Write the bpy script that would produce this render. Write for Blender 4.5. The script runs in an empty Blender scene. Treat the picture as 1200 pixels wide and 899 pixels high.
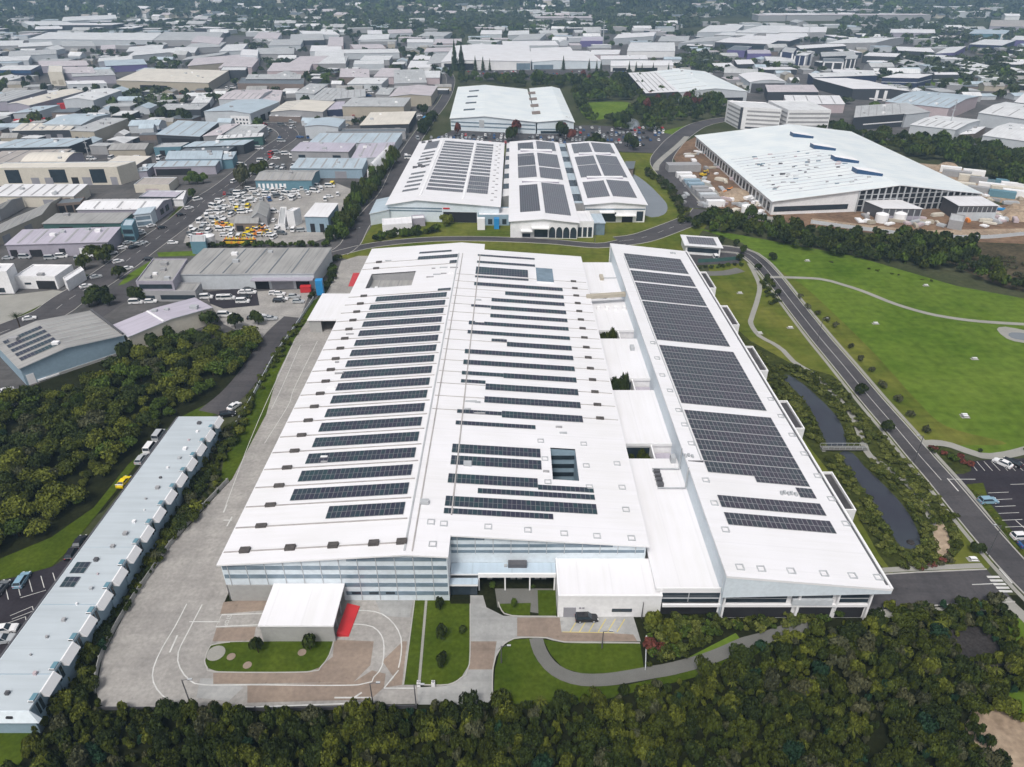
"""Aerial view of a solar-roofed factory, its park and the industrial estate behind it."""
HAZE_DENSITY = 0.00018
import bpy, math, random
import numpy as np
from mathutils import Vector
from mathutils.geometry import tessellate_polygon

random.seed(11)
rng = np.random.default_rng(11)
scene = bpy.context.scene
COL = scene.collection

# ------------------------------------------------------------------ survey
# camera solved from the factory's vanishing point: 110 m up, looking along +Y
F, HC, PITCH = 832.0, 110.0, math.radians(30.57)
SP, CP = math.sin(PITCH), math.cos(PITCH)

def ray(px, py):
    v = (py - 449.5) / F
    return ((px - 600.0) / F, CP - v * SP, -(SP + v * CP))

def G(px, py, z=0.0):
    d = ray(px, py)
    t = (z - HC) / d[2]
    return (d[0] * t, d[1] * t)

def on_plane(px, py, a, b, x0):
    """point where a sight line meets the roof plane z = a + b*(x - x0)"""
    d = ray(px, py)
    t = (a - b * x0 - HC) / (d[2] - b * d[0])
    return (d[0] * t, d[1] * t)

# ------------------------------------------------------------------ materials
MATS = {}

def material(key, col, rough=0.7, var=0.15, scale=0.3, metal=0.0, spec=0.4, col2=None, fine=0.0, fine_scale=6.0, worn=0.0):
    """plain surface with two sizes of procedural unevenness in its own colour"""
    if key in MATS:
        return MATS[key]
    m = bpy.data.materials.new(key)
    m.use_nodes = True
    nt = m.node_tree
    b = nt.nodes['Principled BSDF']
    b.inputs['Roughness'].default_value = rough
    b.inputs['Metallic'].default_value = metal
    b.inputs['Specular IOR Level'].default_value = spec
    tc = nt.nodes.new('ShaderNodeTexCoord')
    n1 = nt.nodes.new('ShaderNodeTexNoise')
    n1.inputs['Scale'].default_value = scale
    n1.inputs['Detail'].default_value = 5.0
    n1.inputs['Roughness'].default_value = 0.6
    nt.links.new(tc.outputs['Object'], n1.inputs['Vector'])
    mr = nt.nodes.new('ShaderNodeMapRange')
    mr.inputs['From Min'].default_value = 0.32
    mr.inputs['From Max'].default_value = 0.68
    nt.links.new(n1.outputs['Fac'], mr.inputs['Value'])
    mx = nt.nodes.new('ShaderNodeMix')
    mx.data_type = 'RGBA'
    c2 = col2 if col2 else tuple(max(0.0, c * (1 - 2 * var)) for c in col)
    mx.inputs['A'].default_value = (*c2, 1)
    mx.inputs['B'].default_value = (*col, 1)
    nt.links.new(mr.outputs['Result'], mx.inputs['Factor'])
    out = mx.outputs['Result']
    if fine > 0:
        n2 = nt.nodes.new('ShaderNodeTexNoise')
        n2.inputs['Scale'].default_value = fine_scale
        n2.inputs['Detail'].default_value = 3.0
        nt.links.new(tc.outputs['Object'], n2.inputs['Vector'])
        m2 = nt.nodes.new('ShaderNodeMapRange')
        m2.inputs['From Min'].default_value = 0.3
        m2.inputs['From Max'].default_value = 0.7
        m2.inputs['To Min'].default_value = 1 - fine
        m2.inputs['To Max'].default_value = 1 + fine
        nt.links.new(n2.outputs['Fac'], m2.inputs['Value'])
        mu = nt.nodes.new('ShaderNodeVectorMath')
        mu.operation = 'SCALE'
        nt.links.new(out, mu.inputs[0])
        nt.links.new(m2.outputs['Result'], mu.inputs['Scale'])
        out = mu.outputs['Vector']
    if worn > 0:                                     # wheel tracks, patch repairs and oil spots
        for sc, lo, hi, amt in (((.035, .42, 1), .48, .62, worn), ((.3, .03, 1), .52, .64, worn * .8), ((.9, .9, 1), .66, .72, worn * 1.3)):
            mp = nt.nodes.new('ShaderNodeMapping'); mp.inputs['Scale'].default_value = sc
            nt.links.new(tc.outputs['Object'], mp.inputs['Vector'])
            n3 = nt.nodes.new('ShaderNodeTexNoise'); n3.inputs['Scale'].default_value = 1.0; n3.inputs['Detail'].default_value = 4
            nt.links.new(mp.outputs['Vector'], n3.inputs['Vector'])
            m3 = nt.nodes.new('ShaderNodeMapRange')
            m3.inputs['From Min'].default_value = lo; m3.inputs['From Max'].default_value = hi
            m3.inputs['To Min'].default_value = 1.0; m3.inputs['To Max'].default_value = 1 - amt
            nt.links.new(n3.outputs['Fac'], m3.inputs['Value'])
            mu = nt.nodes.new('ShaderNodeVectorMath'); mu.operation = 'SCALE'
            nt.links.new(out, mu.inputs[0]); nt.links.new(m3.outputs['Result'], mu.inputs['Scale'])
            out = mu.outputs['Vector']
    nt.links.new(out, b.inputs['Base Color'])
    MATS[key] = m
    return m

def roofing(key, col, rough=0.45, seam=0.10, stain=0.10, pitch=6.0, stain_col=None):
    """sheet-metal roofing: faint cross laps and drip streaks, laid out in the roof's own metres (UV)"""
    if key in MATS:
        return MATS[key]
    m = bpy.data.materials.new(key)
    m.use_nodes = True
    nt = m.node_tree
    L = nt.links.new
    b = nt.nodes['Principled BSDF']
    b.inputs['Roughness'].default_value = rough
    b.inputs['Specular IOR Level'].default_value = 0.35
    uv = nt.nodes.new('ShaderNodeUVMap')
    sep = nt.nodes.new('ShaderNodeSeparateXYZ')
    L(uv.outputs['UV'], sep.inputs['Vector'])
    # laps across the sheets
    md = nt.nodes.new('ShaderNodeMath'); md.operation = 'PINGPONG'; md.inputs[1].default_value = pitch / 2
    L(sep.outputs['X'], md.inputs[0])
    lt = nt.nodes.new('ShaderNodeMath'); lt.operation = 'LESS_THAN'; lt.inputs[1].default_value = 0.14
    L(md.outputs[0], lt.inputs[0])
    # streaks running down the slope
    mp = nt.nodes.new('ShaderNodeMapping')
    mp.inputs['Scale'].default_value = (0.9, 0.06, 1)
    L(uv.outputs['UV'], mp.inputs['Vector'])
    n1 = nt.nodes.new('ShaderNodeTexNoise'); n1.inputs['Scale'].default_value = 1.0; n1.inputs['Detail'].default_value = 4
    L(mp.outputs['Vector'], n1.inputs['Vector'])
    n2 = nt.nodes.new('ShaderNodeTexNoise'); n2.inputs['Scale'].default_value = 0.07; n2.inputs['Detail'].default_value = 5
    L(uv.outputs['UV'], n2.inputs['Vector'])
    ad = nt.nodes.new('ShaderNodeMath'); ad.operation = 'ADD'
    L(n1.outputs['Fac'], ad.inputs[0]); L(n2.outputs['Fac'], ad.inputs[1])
    mr = nt.nodes.new('ShaderNodeMapRange')
    mr.inputs['From Min'].default_value = 0.85; mr.inputs['From Max'].default_value = 1.25
    mr.inputs['To Min'].default_value = 0.0; mr.inputs['To Max'].default_value = 1.0
    L(ad.outputs[0], mr.inputs['Value'])
    mx = nt.nodes.new('ShaderNodeMix'); mx.data_type = 'RGBA'
    mx.inputs['A'].default_value = (*col, 1)
    sc = stain_col if stain_col else tuple(c * (1 - 2.2 * stain) for c in col)
    mx.inputs['B'].default_value = (*sc, 1)
    L(mr.outputs['Result'], mx.inputs['Factor'])
    sm = nt.nodes.new('ShaderNodeMapRange')
    sm.inputs['To Min'].default_value = 1.0; sm.inputs['To Max'].default_value = 1.0 - seam * 2
    L(lt.outputs[0], sm.inputs['Value'])
    mu = nt.nodes.new('ShaderNodeVectorMath'); mu.operation = 'SCALE'
    L(mx.outputs['Result'], mu.inputs[0]); L(sm.outputs['Result'], mu.inputs['Scale'])
    L(mu.outputs['Vector'], b.inputs['Base Color'])
    MATS[key] = m
    return m

def solar_material(key, dark=(0.032, 0.032, 0.054), teal=(0.022, 0.050, 0.058), line=0.20, lw=0.03):
    """UV counts modules: silver frames round dark cells, every module a touch different"""
    if key in MATS:
        return MATS[key]
    m = bpy.data.materials.new(key); m.use_nodes = True
    nt = m.node_tree; L = nt.links.new
    b = nt.nodes['Principled BSDF']
    b.inputs['Roughness'].default_value = 0.30
    b.inputs['Specular IOR Level'].default_value = 0.34
    uv = nt.nodes.new('ShaderNodeUVMap')
    fl = nt.nodes.new('ShaderNodeVectorMath'); fl.operation = 'FLOOR'
    L(uv.outputs['UV'], fl.inputs[0])
    oi = nt.nodes.new('ShaderNodeObjectInfo')
    av = nt.nodes.new('ShaderNodeVectorMath'); av.operation = 'ADD'
    L(fl.outputs['Vector'], av.inputs[0]); L(oi.outputs['Location'], av.inputs[1])
    wn = nt.nodes.new('ShaderNodeTexWhiteNoise'); wn.noise_dimensions = '2D'
    L(av.outputs['Vector'], wn.inputs['Vector'])
    n1 = nt.nodes.new('ShaderNodeTexNoise'); n1.inputs['Scale'].default_value = 0.13
    tc = nt.nodes.new('ShaderNodeTexCoord'); L(tc.outputs['Object'], n1.inputs['Vector'])
    mm = nt.nodes.new('ShaderNodeMath'); mm.operation = 'MULTIPLY_ADD'
    mm.inputs[1].default_value = 0.45; L(wn.outputs['Value'], mm.inputs[0]); L(n1.outputs['Fac'], mm.inputs[2])
    mr = nt.nodes.new('ShaderNodeMapRange'); mr.inputs['From Min'].default_value = 0.5; mr.inputs['From Max'].default_value = 1.0
    L(mm.outputs[0], mr.inputs['Value'])
    mx = nt.nodes.new('ShaderNodeMix'); mx.data_type = 'RGBA'
    mx.inputs['A'].default_value = (*dark, 1); mx.inputs['B'].default_value = (*teal, 1)
    L(mr.outputs['Result'], mx.inputs['Factor'])
    fr = nt.nodes.new('ShaderNodeVectorMath'); fr.operation = 'FRACTION'
    L(uv.outputs['UV'], fr.inputs[0])
    sp = nt.nodes.new('ShaderNodeSeparateXYZ'); L(fr.outputs['Vector'], sp.inputs['Vector'])
    masks = []
    for ax, w in (('X', lw * 1.6), ('Y', lw)):
        a = nt.nodes.new('ShaderNodeMath'); a.operation = 'PINGPONG'; a.inputs[1].default_value = 0.5
        L(sp.outputs[ax], a.inputs[0])
        l = nt.nodes.new('ShaderNodeMath'); l.operation = 'LESS_THAN'; l.inputs[1].default_value = w
        L(a.outputs[0], l.inputs[0]); masks.append(l)
    mxm = nt.nodes.new('ShaderNodeMath'); mxm.operation = 'MAXIMUM'
    L(masks[0].outputs[0], mxm.inputs[0]); L(masks[1].outputs[0], mxm.inputs[1])
    m3 = nt.nodes.new('ShaderNodeMix'); m3.data_type = 'RGBA'
    m3.inputs['B'].default_value = (line, line, line * 1.03, 1)
    L(mxm.outputs[0], m3.inputs['Factor']); L(mx.outputs['Result'], m3.inputs['A'])
    L(m3.outputs['Result'], b.inputs['Base Color'])
    MATS[key] = m
    return m

def foliage(key, c_lo, c_hi, scale=0.5):
    """leaf clumps: every clump its own shade, in drifts"""
    if key in MATS:
        return MATS[key]
    m = bpy.data.materials.new(key); m.use_nodes = True
    nt = m.node_tree; L = nt.links.new
    b = nt.nodes['Principled BSDF']
    b.inputs['Roughness'].default_value = 0.75
    b.inputs['Specular IOR Level'].default_value = 0.2
    ge = nt.nodes.new('ShaderNodeNewGeometry')
    oi = nt.nodes.new('ShaderNodeObjectInfo')
    tc = nt.nodes.new('ShaderNodeTexCoord')
    n1 = nt.nodes.new('ShaderNodeTexNoise'); n1.inputs['Scale'].default_value = scale; n1.inputs['Detail'].default_value = 2
    L(tc.outputs['Object'], n1.inputs['Vector'])
    a = nt.nodes.new('ShaderNodeMath'); a.operation = 'MULTIPLY_ADD'; a.inputs[1].default_value = 0.55
    L(ge.outputs['Random Per Island'], a.inputs[0])
    s = nt.nodes.new('ShaderNodeMath'); s.operation = 'MULTIPLY_ADD'; s.inputs[1].default_value = 0.40; s.inputs[2].default_value = -0.40
    L(oi.outputs['Random'], s.inputs[0])
    s2 = nt.nodes.new('ShaderNodeMath'); s2.operation = 'ADD'
    L(s.outputs[0], s2.inputs[0]); L(n1.outputs['Fac'], s2.inputs[1])
    L(s2.outputs[0], a.inputs[2])
    cl = nt.nodes.new('ShaderNodeClamp'); L(a.outputs[0], cl.inputs['Value'])
    mx = nt.nodes.new('ShaderNodeMix'); mx.data_type = 'RGBA'
    mx.inputs['A'].default_value = (*c_lo, 1); mx.inputs['B'].default_value = (*c_hi, 1)
    L(cl.outputs['Result'], mx.inputs['Factor'])
    L(mx.outputs['Result'], b.inputs['Base Color'])
    MATS[key] = m
    return m

# roofs
roofing('roof_white', (0.72, 0.72, 0.74), seam=0.03, stain=0.035, stain_col=(0.62, 0.61, 0.62))
roofing('roof_main', (0.735, 0.73, 0.755), seam=0.022, stain=0.03, stain_col=(0.69, 0.685, 0.695), pitch=6.5)
roofing('roof_mint', (0.72, 0.755, 0.755), seam=0.03, stain=0.05, stain_col=(0.60, 0.66, 0.69))
roofing('roof_cream', (0.66, 0.62, 0.55), seam=0.03, stain=0.08)
roofing('roof_lilac', (0.46, 0.43, 0.50), seam=0.08, stain=0.08, pitch=9)
roofing('roof_row', (0.46, 0.51, 0.545), seam=0.03, stain=0.06, pitch=12)
roofing('roof_blue', (0.43, 0.51, 0.57), seam=0.05, stain=0.10)
roofing('roof_pale', (0.67, 0.68, 0.69), seam=0.05, stain=0.10)
roofing('roof_grey', (0.345, 0.34, 0.33), seam=0.15, stain=0.14, pitch=7)
roofing('roof_mid', (0.46, 0.47, 0.475), seam=0.1, stain=0.12)
roofing('roof_dark', (0.14, 0.16, 0.18), seam=0.08, stain=0.12)
roofing('roof_pink', (0.54, 0.495, 0.515), seam=0.05, stain=0.1)
roofing('roof_tan', (0.42, 0.38, 0.35), seam=0.1, stain=0.12)
roofing('roof_terrace', (0.45, 0.54, 0.62), seam=0.05, stain=0.05, pitch=8)
# walls and small materials
for k, c in dict(white=(0.78, 0.78, 0.79), cream=(0.62, 0.58, 0.50), beige=(0.42, 0.38, 0.31), grey=(0.33, 0.33, 0.34), pale=(0.52, 0.55, 0.58),
                 lilac=(0.36, 0.34, 0.40), blue=(0.27, 0.37, 0.45), paleblue=(0.65, 0.72, 0.77), dark=(0.045, 0.05, 0.06), navy=(0.03, 0.04, 0.09), green=(0.05, 0.12, 0.11),
                 brown=(0.20, 0.16, 0.14), pinkw=(0.50, 0.42, 0.44), teal=(0.12, 0.24, 0.30), purple=(0.13, 0.11, 0.26), concrete=(0.36, 0.36, 0.35)).items():
    material('wall_' + k, c, rough=0.65, var=0.05, scale=0.15, fine=0.05, fine_scale=1.2)
material('glass', (0.035, 0.05, 0.065), rough=0.12, var=0.2, scale=0.4, spec=0.6)
material('glass_blue', (0.19, 0.26, 0.32), rough=0.15, var=0.15, scale=0.3, spec=0.6)
material('opening', (0.02, 0.02, 0.024), rough=0.9, var=0.2)  # near-black stands in for the shade inside open bays and recesses
material('shutter', (0.30, 0.30, 0.33), rough=0.5, var=0.08)
material('steel', (0.45, 0.47, 0.49), rough=0.45, var=0.1)
material('steel_dark', (0.10, 0.10, 0.11), rough=0.5, var=0.1)
material('trim', (0.80, 0.80, 0.81), rough=0.5, var=0.02)
material('red', (0.55, 0.03, 0.035), rough=0.55, var=0.1)
material('orange', (0.75, 0.25, 0.04), rough=0.5, var=0.1)
material('yellow', (0.72, 0.50, 0.03), rough=0.4, var=0.08)
material('deep_blue', (0.025, 0.075, 0.17), rough=0.4, var=0.1)
material('strong_blue', (0.03, 0.28, 0.62), rough=0.45, var=0.08)
material('vent', (0.10, 0.09, 0.085), rough=0.7, var=0.25, scale=1.5)
material('seam', (0.42, 0.40, 0.39), rough=0.7, var=0.15)
material('rubber', (0.015, 0.015, 0.016), rough=0.8, var=0.1)
solar_material('solar')
solar_material('solar_mauve', dark=(0.050, 0.044, 0.062), teal=(0.040, 0.052, 0.062), line=0.28, lw=0.035)
solar_material('solar_fine', dark=(0.085, 0.078, 0.100), teal=(0.095, 0.11, 0.125), line=0.26, lw=0.05)  # base colour lightened to stand in for sky reflected at a grazing angle
for k, c in dict(white=(0.75, 0.75, 0.76), silver=(0.42, 0.44, 0.46), grey=(0.14, 0.15, 0.16), black=(0.014, 0.014, 0.017), blue=(0.03, 0.09, 0.24), red=(0.42, 0.02, 0.02), yellow=(0.80, 0.60, 0.0), sky=(0.22, 0.36, 0.46)).items():
    material('paint_' + k, c, rough=0.25, var=0.02, spec=0.6)
# ground
material('earth', (0.075, 0.078, 0.045), var=0.2, scale=0.02, col2=(0.036, 0.046, 0.018), fine=0.2, fine_scale=0.5, rough=0.95, spec=0.0)
material('yard', (0.125, 0.118, 0.118), scale=0.045, col2=(0.066, 0.066, 0.066), fine=0.12, fine_scale=0.7, rough=0.9, spec=0.2, worn=0.2)
material('asphalt', (0.090, 0.085, 0.089), scale=0.06, col2=(0.062, 0.060, 0.065), fine=0.1, fine_scale=1.5, rough=0.9, spec=0.1, worn=0.14)
material('asphalt_dark', (0.042, 0.038, 0.045), scale=0.09, col2=(0.030, 0.027, 0.034), fine=0.12, fine_scale=1.5, rough=0.9, spec=0.06, worn=0.14)
material('concrete', (0.355, 0.340, 0.320), scale=0.13, col2=(0.26, 0.248, 0.236), fine=0.13, fine_scale=1.3, rough=0.85, spec=0.2, worn=0.10)
material('concrete_pale', (0.36, 0.36, 0.352), scale=0.12, col2=(0.27, 0.274, 0.27), fine=0.08, fine_scale=1.1, rough=0.85, spec=0.2, worn=0.12)
material('concrete_tan', (0.285, 0.225, 0.180), scale=0.13, col2=(0.215, 0.17, 0.14), fine=0.10, fine_scale=1.3, rough=0.85, spec=0.2, worn=0.13)
material('lawn', (0.118, 0.172, 0.026), scale=0.03, col2=(0.066, 0.118, 0.012), fine=0.20, fine_scale=0.35, rough=0.95, spec=0.0, worn=0.1)
material('lawn_dry', (0.145, 0.150, 0.032), scale=0.06, col2=(0.070, 0.100, 0.014), fine=0.14, fine_scale=0.4, rough=0.95, spec=0.0, worn=0.14)
material('lawn_close', (0.070, 0.098, 0.012), scale=0.10, col2=(0.040, 0.066, 0.007), fine=0.20, fine_scale=1.2, rough=0.95, spec=0.0, worn=0.08)
material('verge', (0.068, 0.085, 0.014), scale=0.10, col2=(0.038, 0.055, 0.010), fine=0.25, fine_scale=0.9, rough=0.95, spec=0.0)
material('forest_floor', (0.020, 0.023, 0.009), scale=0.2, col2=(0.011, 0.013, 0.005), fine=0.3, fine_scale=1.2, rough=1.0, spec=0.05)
material('scrub', (0.055, 0.064, 0.016), scale=0.1, col2=(0.028, 0.036, 0.010), fine=0.35, fine_scale=0.8, rough=1.0, spec=0.05)
material('clay', (0.22, 0.145, 0.095), scale=0.05, col2=(0.11, 0.075, 0.055), fine=0.2, fine_scale=0.4, rough=0.95, spec=0.0)
material('sand', (0.38, 0.30, 0.22), scale=0.1, col2=(0.24, 0.18, 0.13), fine=0.2, fine_scale=0.8, rough=0.95, spec=0.1)
material('mulch', (0.055, 0.05, 0.05), scale=0.3, col2=(0.03, 0.028, 0.028), fine=0.3, fine_scale=2.0, rough=1.0, spec=0.05)
material('mulch_bank', (0.105, 0.085, 0.055), scale=0.06, col2=(0.045, 0.04, 0.025), fine=0.3, fine_scale=0.6, rough=1.0, spec=0.0)
material('path', (0.30, 0.295, 0.27), scale=0.2, var=0.08, fine=0.08, rough=0.9, spec=0.2)
material('path_dark', (0.15, 0.15, 0.14), scale=0.2, var=0.08, fine=0.08, rough=0.9, spec=0.2)
material('kerb', (0.40, 0.39, 0.37), scale=0.5, var=0.08, rough=0.85, spec=0.2)
material('marking', (0.60, 0.60, 0.585), scale=0.5, var=0.12, fine=0.08, rough=0.7, spec=0.2)
material('marking_yellow', (0.60, 0.50, 0.18), scale=0.5, var=0.12, rough=0.7, spec=0.2)
material('red_paint', (0.50, 0.06, 0.07), scale=0.3, var=0.12, rough=0.7, spec=0.2)
material('bark', (0.09, 0.07, 0.05), scale=2.0, var=0.2, rough=0.95, spec=0.1)
m = material('pond_water', (0.045, 0.055, 0.065), rough=0.08, var=0.12, scale=0.05, spec=0.6, col2=(0.032, 0.032, 0.045))
m = material('pond_pale', (0.20, 0.22, 0.24), rough=0.10, var=0.1, scale=0.05, spec=0.6)
foliage('leaf_olive', (0.014, 0.018, 0.003), (0.070, 0.090, 0.011))
foliage('leaf_dark', (0.007, 0.012, 0.003), (0.044, 0.064, 0.012))
foliage('leaf_grey', (0.020, 0.024, 0.010), (0.095, 0.100, 0.050))
foliage('leaf_lime', (0.024, 0.032, 0.004), (0.150, 0.170, 0.022))
foliage('leaf_teal', (0.006, 0.018, 0.008), (0.026, 0.066, 0.032))
foliage('leaf_green', (0.014, 0.026, 0.004), (0.082, 0.128, 0.016))
foliage('leaf_red', (0.05, 0.012, 0.010), (0.17, 0.055, 0.04))
foliage('leaf_bare', (0.03, 0.032, 0.014), (0.105, 0.105, 0.05))
foliage('leaf_bank', (0.034, 0.042, 0.008), (0.165, 0.185, 0.040))
foliage('leaf_hedge', (0.022, 0.032, 0.006), (0.105, 0.130, 0.024))
foliage('leaf_far', (0.016, 0.024, 0.012), (0.080, 0.100, 0.050), scale=0.02)

# ------------------------------------------------------------------ mesh helpers
class MB:
    """collects faces and links them as ONE mesh object"""
    def __init__(self):
        self.v, self.f, self.m, self.uv, self.slots = [], [], [], [], []

    def slot(self, key):
        if key not in self.slots:
            self.slots.append(key)
        return self.slots.index(key)

    def face(self, pts, key, uv=None):
        i = len(self.v)
        self.v += [tuple(p) for p in pts]
        self.f.append(tuple(range(i, i + len(pts))))
        self.m.append(self.slot(key))
        self.uv.append(uv if uv else [(p[0], p[1]) for p in pts])

    def hexa(self, b, t, key, top_uv=None, top_key=None):
        """box from 4 base points (counter-clockwise from above) and 4 top points"""
        self.face([b[3], b[2], b[1], b[0]], key)
        self.face(t, top_key or key, top_uv)
        for i in range(4):
            j = (i + 1) % 4
            w = math.hypot(b[j][0] - b[i][0], b[j][1] - b[i][1])
            self.face([b[i], b[j], t[j], t[i]], key, [(0, b[i][2]), (w, b[j][2]), (w, t[j][2]), (0, t[i][2])])

    def box(self, x0, x1, y0, y1, z0, z1, key, top_key=None):
        b = [(x0, y0, z0), (x1, y0, z0), (x1, y1, z0), (x0, y1, z0)]
        t = [(x0, y0, z1), (x1, y0, z1), (x1, y1, z1), (x0, y1, z1)]
        self.hexa(b, t, key, top_key=top_key)

    def tube(self, p, q, r0, r1, key, n=6, cap=True):
        p, q = Vector(p), Vector(q)
        d = (q - p).normalized()
        a = d.cross(Vector((0, 0, 1)) if abs(d.z) < 0.9 else Vector((1, 0, 0))).normalized()
        c = d.cross(a)
        A = [p + (a * math.cos(2 * math.pi * k / n) + c * math.sin(2 * math.pi * k / n)) * r0 for k in range(n)]
        B = [q + (a * math.cos(2 * math.pi * k / n) + c * math.sin(2 * math.pi * k / n)) * r1 for k in range(n)]
        for k in range(n):
            j = (k + 1) % n
            self.face([A[j], A[k], B[k], B[j]], key)
        if cap:
            self.face(list(reversed(B)), key)
            self.face(A, key)

    def build(self, name, parent=None, origin=None, smooth=False):
        me = bpy.data.meshes.new(name)
        o = origin if origin is not None else (0, 0, 0)
        me.from_pydata([(v[0] - o[0], v[1] - o[1], v[2] - o[2]) for v in self.v], [], self.f)
        for k in self.slots:
            me.materials.append(MATS[k])
        me.polygons.foreach_set('material_index', self.m)
        if smooth:
            me.polygons.foreach_set('use_smooth', [True] * len(self.f))
        ul = me.uv_layers.new(name='UVMap')
        ul.data.foreach_set('uv', [c for u in self.uv for p in u for c in p])
        me.update()
        ob = bpy.data.objects.new(name, me)
        COL.objects.link(ob)
        if parent is not None:
            ob.parent = parent
        else:
            ob.location = o
        return ob

def tag(o, label, cat, group=None, kind=None):
    if label: o['label'] = label
    if cat: o['category'] = cat
    if group: o['group'] = group
    if kind: o['kind'] = kind
    return o

def empty(name, loc, label=None, cat=None, group=None, rz=0.0, sc=1.0):
    e = bpy.data.objects.new(name, None)
    COL.objects.link(e)
    e.location = loc
    e.rotation_euler = (0, 0, rz)
    e.scale = (sc, sc, sc) if not isinstance(sc, tuple) else sc
    e.empty_display_size = 0.5
    return tag(e, label, cat, group)

def copy_thing(root, loc, rz=0.0, sc=1.0, label=None, group=None, cat=None):
    """a thing with copies of its parts and sub-parts, meshes shared"""
    r = root.copy(); COL.objects.link(r)
    r.location = loc; r.rotation_euler = (0, 0, rz)
    r.scale = (sc, sc, sc) if not isinstance(sc, tuple) else sc
    if label: r['label'] = label
    if group: r['group'] = group
    if cat: r['category'] = cat
    for ch in root.children:
        c = ch.copy(); COL.objects.link(c); c.parent = r
        for g in ch.children:
            d = g.copy(); COL.objects.link(d); d.parent = c
    return r

def W(pts, z=0.0):
    return [G(x, y, z) for x, y in pts]

def smooth_line(pts, step=3.0):
    """Catmull-Rom through world points"""
    if len(pts) < 3:
        return [Vector((p[0], p[1])) for p in pts]
    P = [Vector((p[0], p[1])) for p in pts]
    P = [P[0] * 2 - P[1]] + P + [P[-1] * 2 - P[-2]]
    out = []
    for i in range(1, len(P) - 2):
        n = max(2, int((P[i + 1] - P[i]).length / step))
        for k in range(n):
            t = k / n
            out.append(0.5 * ((2 * P[i]) + (P[i + 1] - P[i - 1]) * t + (2 * P[i - 1] - 5 * P[i] + 4 * P[i + 1] - P[i + 2]) * t * t
                              + (3 * P[i] - P[i - 1] - 3 * P[i + 1] + P[i + 2]) * t ** 3))
    out.append(P[-2])
    return out

def closed_curve(pts, step=2.5):
    P = [Vector((p[0], p[1])) for p in pts]
    n0 = len(P); out = []
    for i in range(n0):
        a, b, c, d = P[i - 1], P[i], P[(i + 1) % n0], P[(i + 2) % n0]
        n = max(2, int((c - b).length / step))
        for k in range(n):
            t = k / n
            out.append(0.5 * ((2 * b) + (c - a) * t + (2 * a - 5 * b + 4 * c - d) * t * t + (3 * b - a - 3 * c + d) * t ** 3))
    return out

_lay = [0]
def lay(z):
    _lay[0] = (_lay[0] + 1) % 8          # neighbours on one layer never share a plane
    return z + 0.0012 * _lay[0]

def sheet_w(name, pts, z, key, kind='structure'):
    z = lay(z)
    V = [Vector((p[0], p[1], z)) for p in pts]
    tris = tessellate_polygon([V])
    me = bpy.data.meshes.new(name)
    fs = []
    for t in tris:
        a, b, c = (V[i] for i in t)
        fs.append(t if (b - a).cross(c - a).z > 0 else (t[0], t[2], t[1]))
    me.from_pydata(V, [], fs)
    me.materials.append(MATS[key]); me.update()
    o = bpy.data.objects.new(name, me); COL.objects.link(o)
    o['kind'] = kind
    return o

def sheet(name, px, z, key, curve=False, kind='structure'):
    w = W(px)
    return sheet_w(name, closed_curve(w) if curve else w, z, key, kind)

def offset_line(L, d):
    out = []
    for i, p in enumerate(L):
        a = L[max(i - 1, 0)]; b = L[min(i + 1, len(L) - 1)]
        t = (b - a).normalized()
        out.append(p + Vector((-t.y, t.x)) * d)
    return out

def ribbon_w(name, L, width, z, key, thick=0.0, kind='structure'):
    A, B = offset_line(L, width / 2), offset_line(L, -width / 2)
    if not thick:
        z = lay(z)
    mb = MB()
    for i in range(len(L) - 1):
        q = [(B[i].x, B[i].y), (B[i + 1].x, B[i + 1].y), (A[i + 1].x, A[i + 1].y), (A[i].x, A[i].y)]
        mb.face([(x, y, z + thick) for x, y in q], key)
        if thick:
            mb.face([(q[1][0], q[1][1], z), (q[1][0], q[1][1], z + thick), (q[0][0], q[0][1], z + thick), (q[0][0], q[0][1], z)], key)
            mb.face([(q[3][0], q[3][1], z), (q[3][0], q[3][1], z + thick), (q[2][0], q[2][1], z + thick), (q[2][0], q[2][1], z)], key)
    o = mb.build(name); o['kind'] = kind
    return o

def ribbon(name, px, width, z, key, thick=0.0):
    return ribbon_w(name, smooth_line(W(px)), width, z, key, thick)

def dashes_w(name, L, width, z, key, on=3.0, off=6.0):
    mb = MB(); s = 0.0
    A, B = offset_line(L, width / 2), offset_line(L, -width / 2)
    for i in range(len(L) - 1):
        d = (L[i + 1] - L[i]).length
        if (s % (on + off)) < on:
            mb.face([(B[i].x, B[i].y, z), (B[i + 1].x, B[i + 1].y, z), (A[i + 1].x, A[i + 1].y, z), (A[i].x, A[i].y, z)], key)
        s += d
    if mb.f:
        o = mb.build(name); o['kind'] = 'structure'

def inside(poly, x, y):
    c = False
    n = len(poly)
    j = n - 1
    for i in range(n):
        xi, yi = poly[i]; xj, yj = poly[j]
        if (yi > y) != (yj > y) and x < (xj - xi) * (y - yi) / (yj - yi) + xi:
            c = not c
        j = i
    return c

def scatter(poly, spacing, jitter=0.45, holes=()):
    xs = [p[0] for p in poly]; ys = [p[1] for p in poly]
    out = []
    y = min(ys); row = 0
    while y < max(ys):
        x = min(xs) + (spacing / 2 if row % 2 else 0)
        while x < max(xs):
            px = x + random.uniform(-1, 1) * jitter * spacing
            py = y + random.uniform(-1, 1) * jitter * spacing
            if inside(poly, px, py) and not any(inside(h, px, py) for h in holes):
                out.append((px, py))
            x += spacing
        y += spacing * 0.87; row += 1
    return out

def project(x, y, z):
    dx, dy, dz = x, y, z - HC
    dep = dy * CP - dz * SP
    up = dy * SP + dz * CP
    return (600 + F * dx / dep, 449.5 - F * up / dep, dep)
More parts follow.
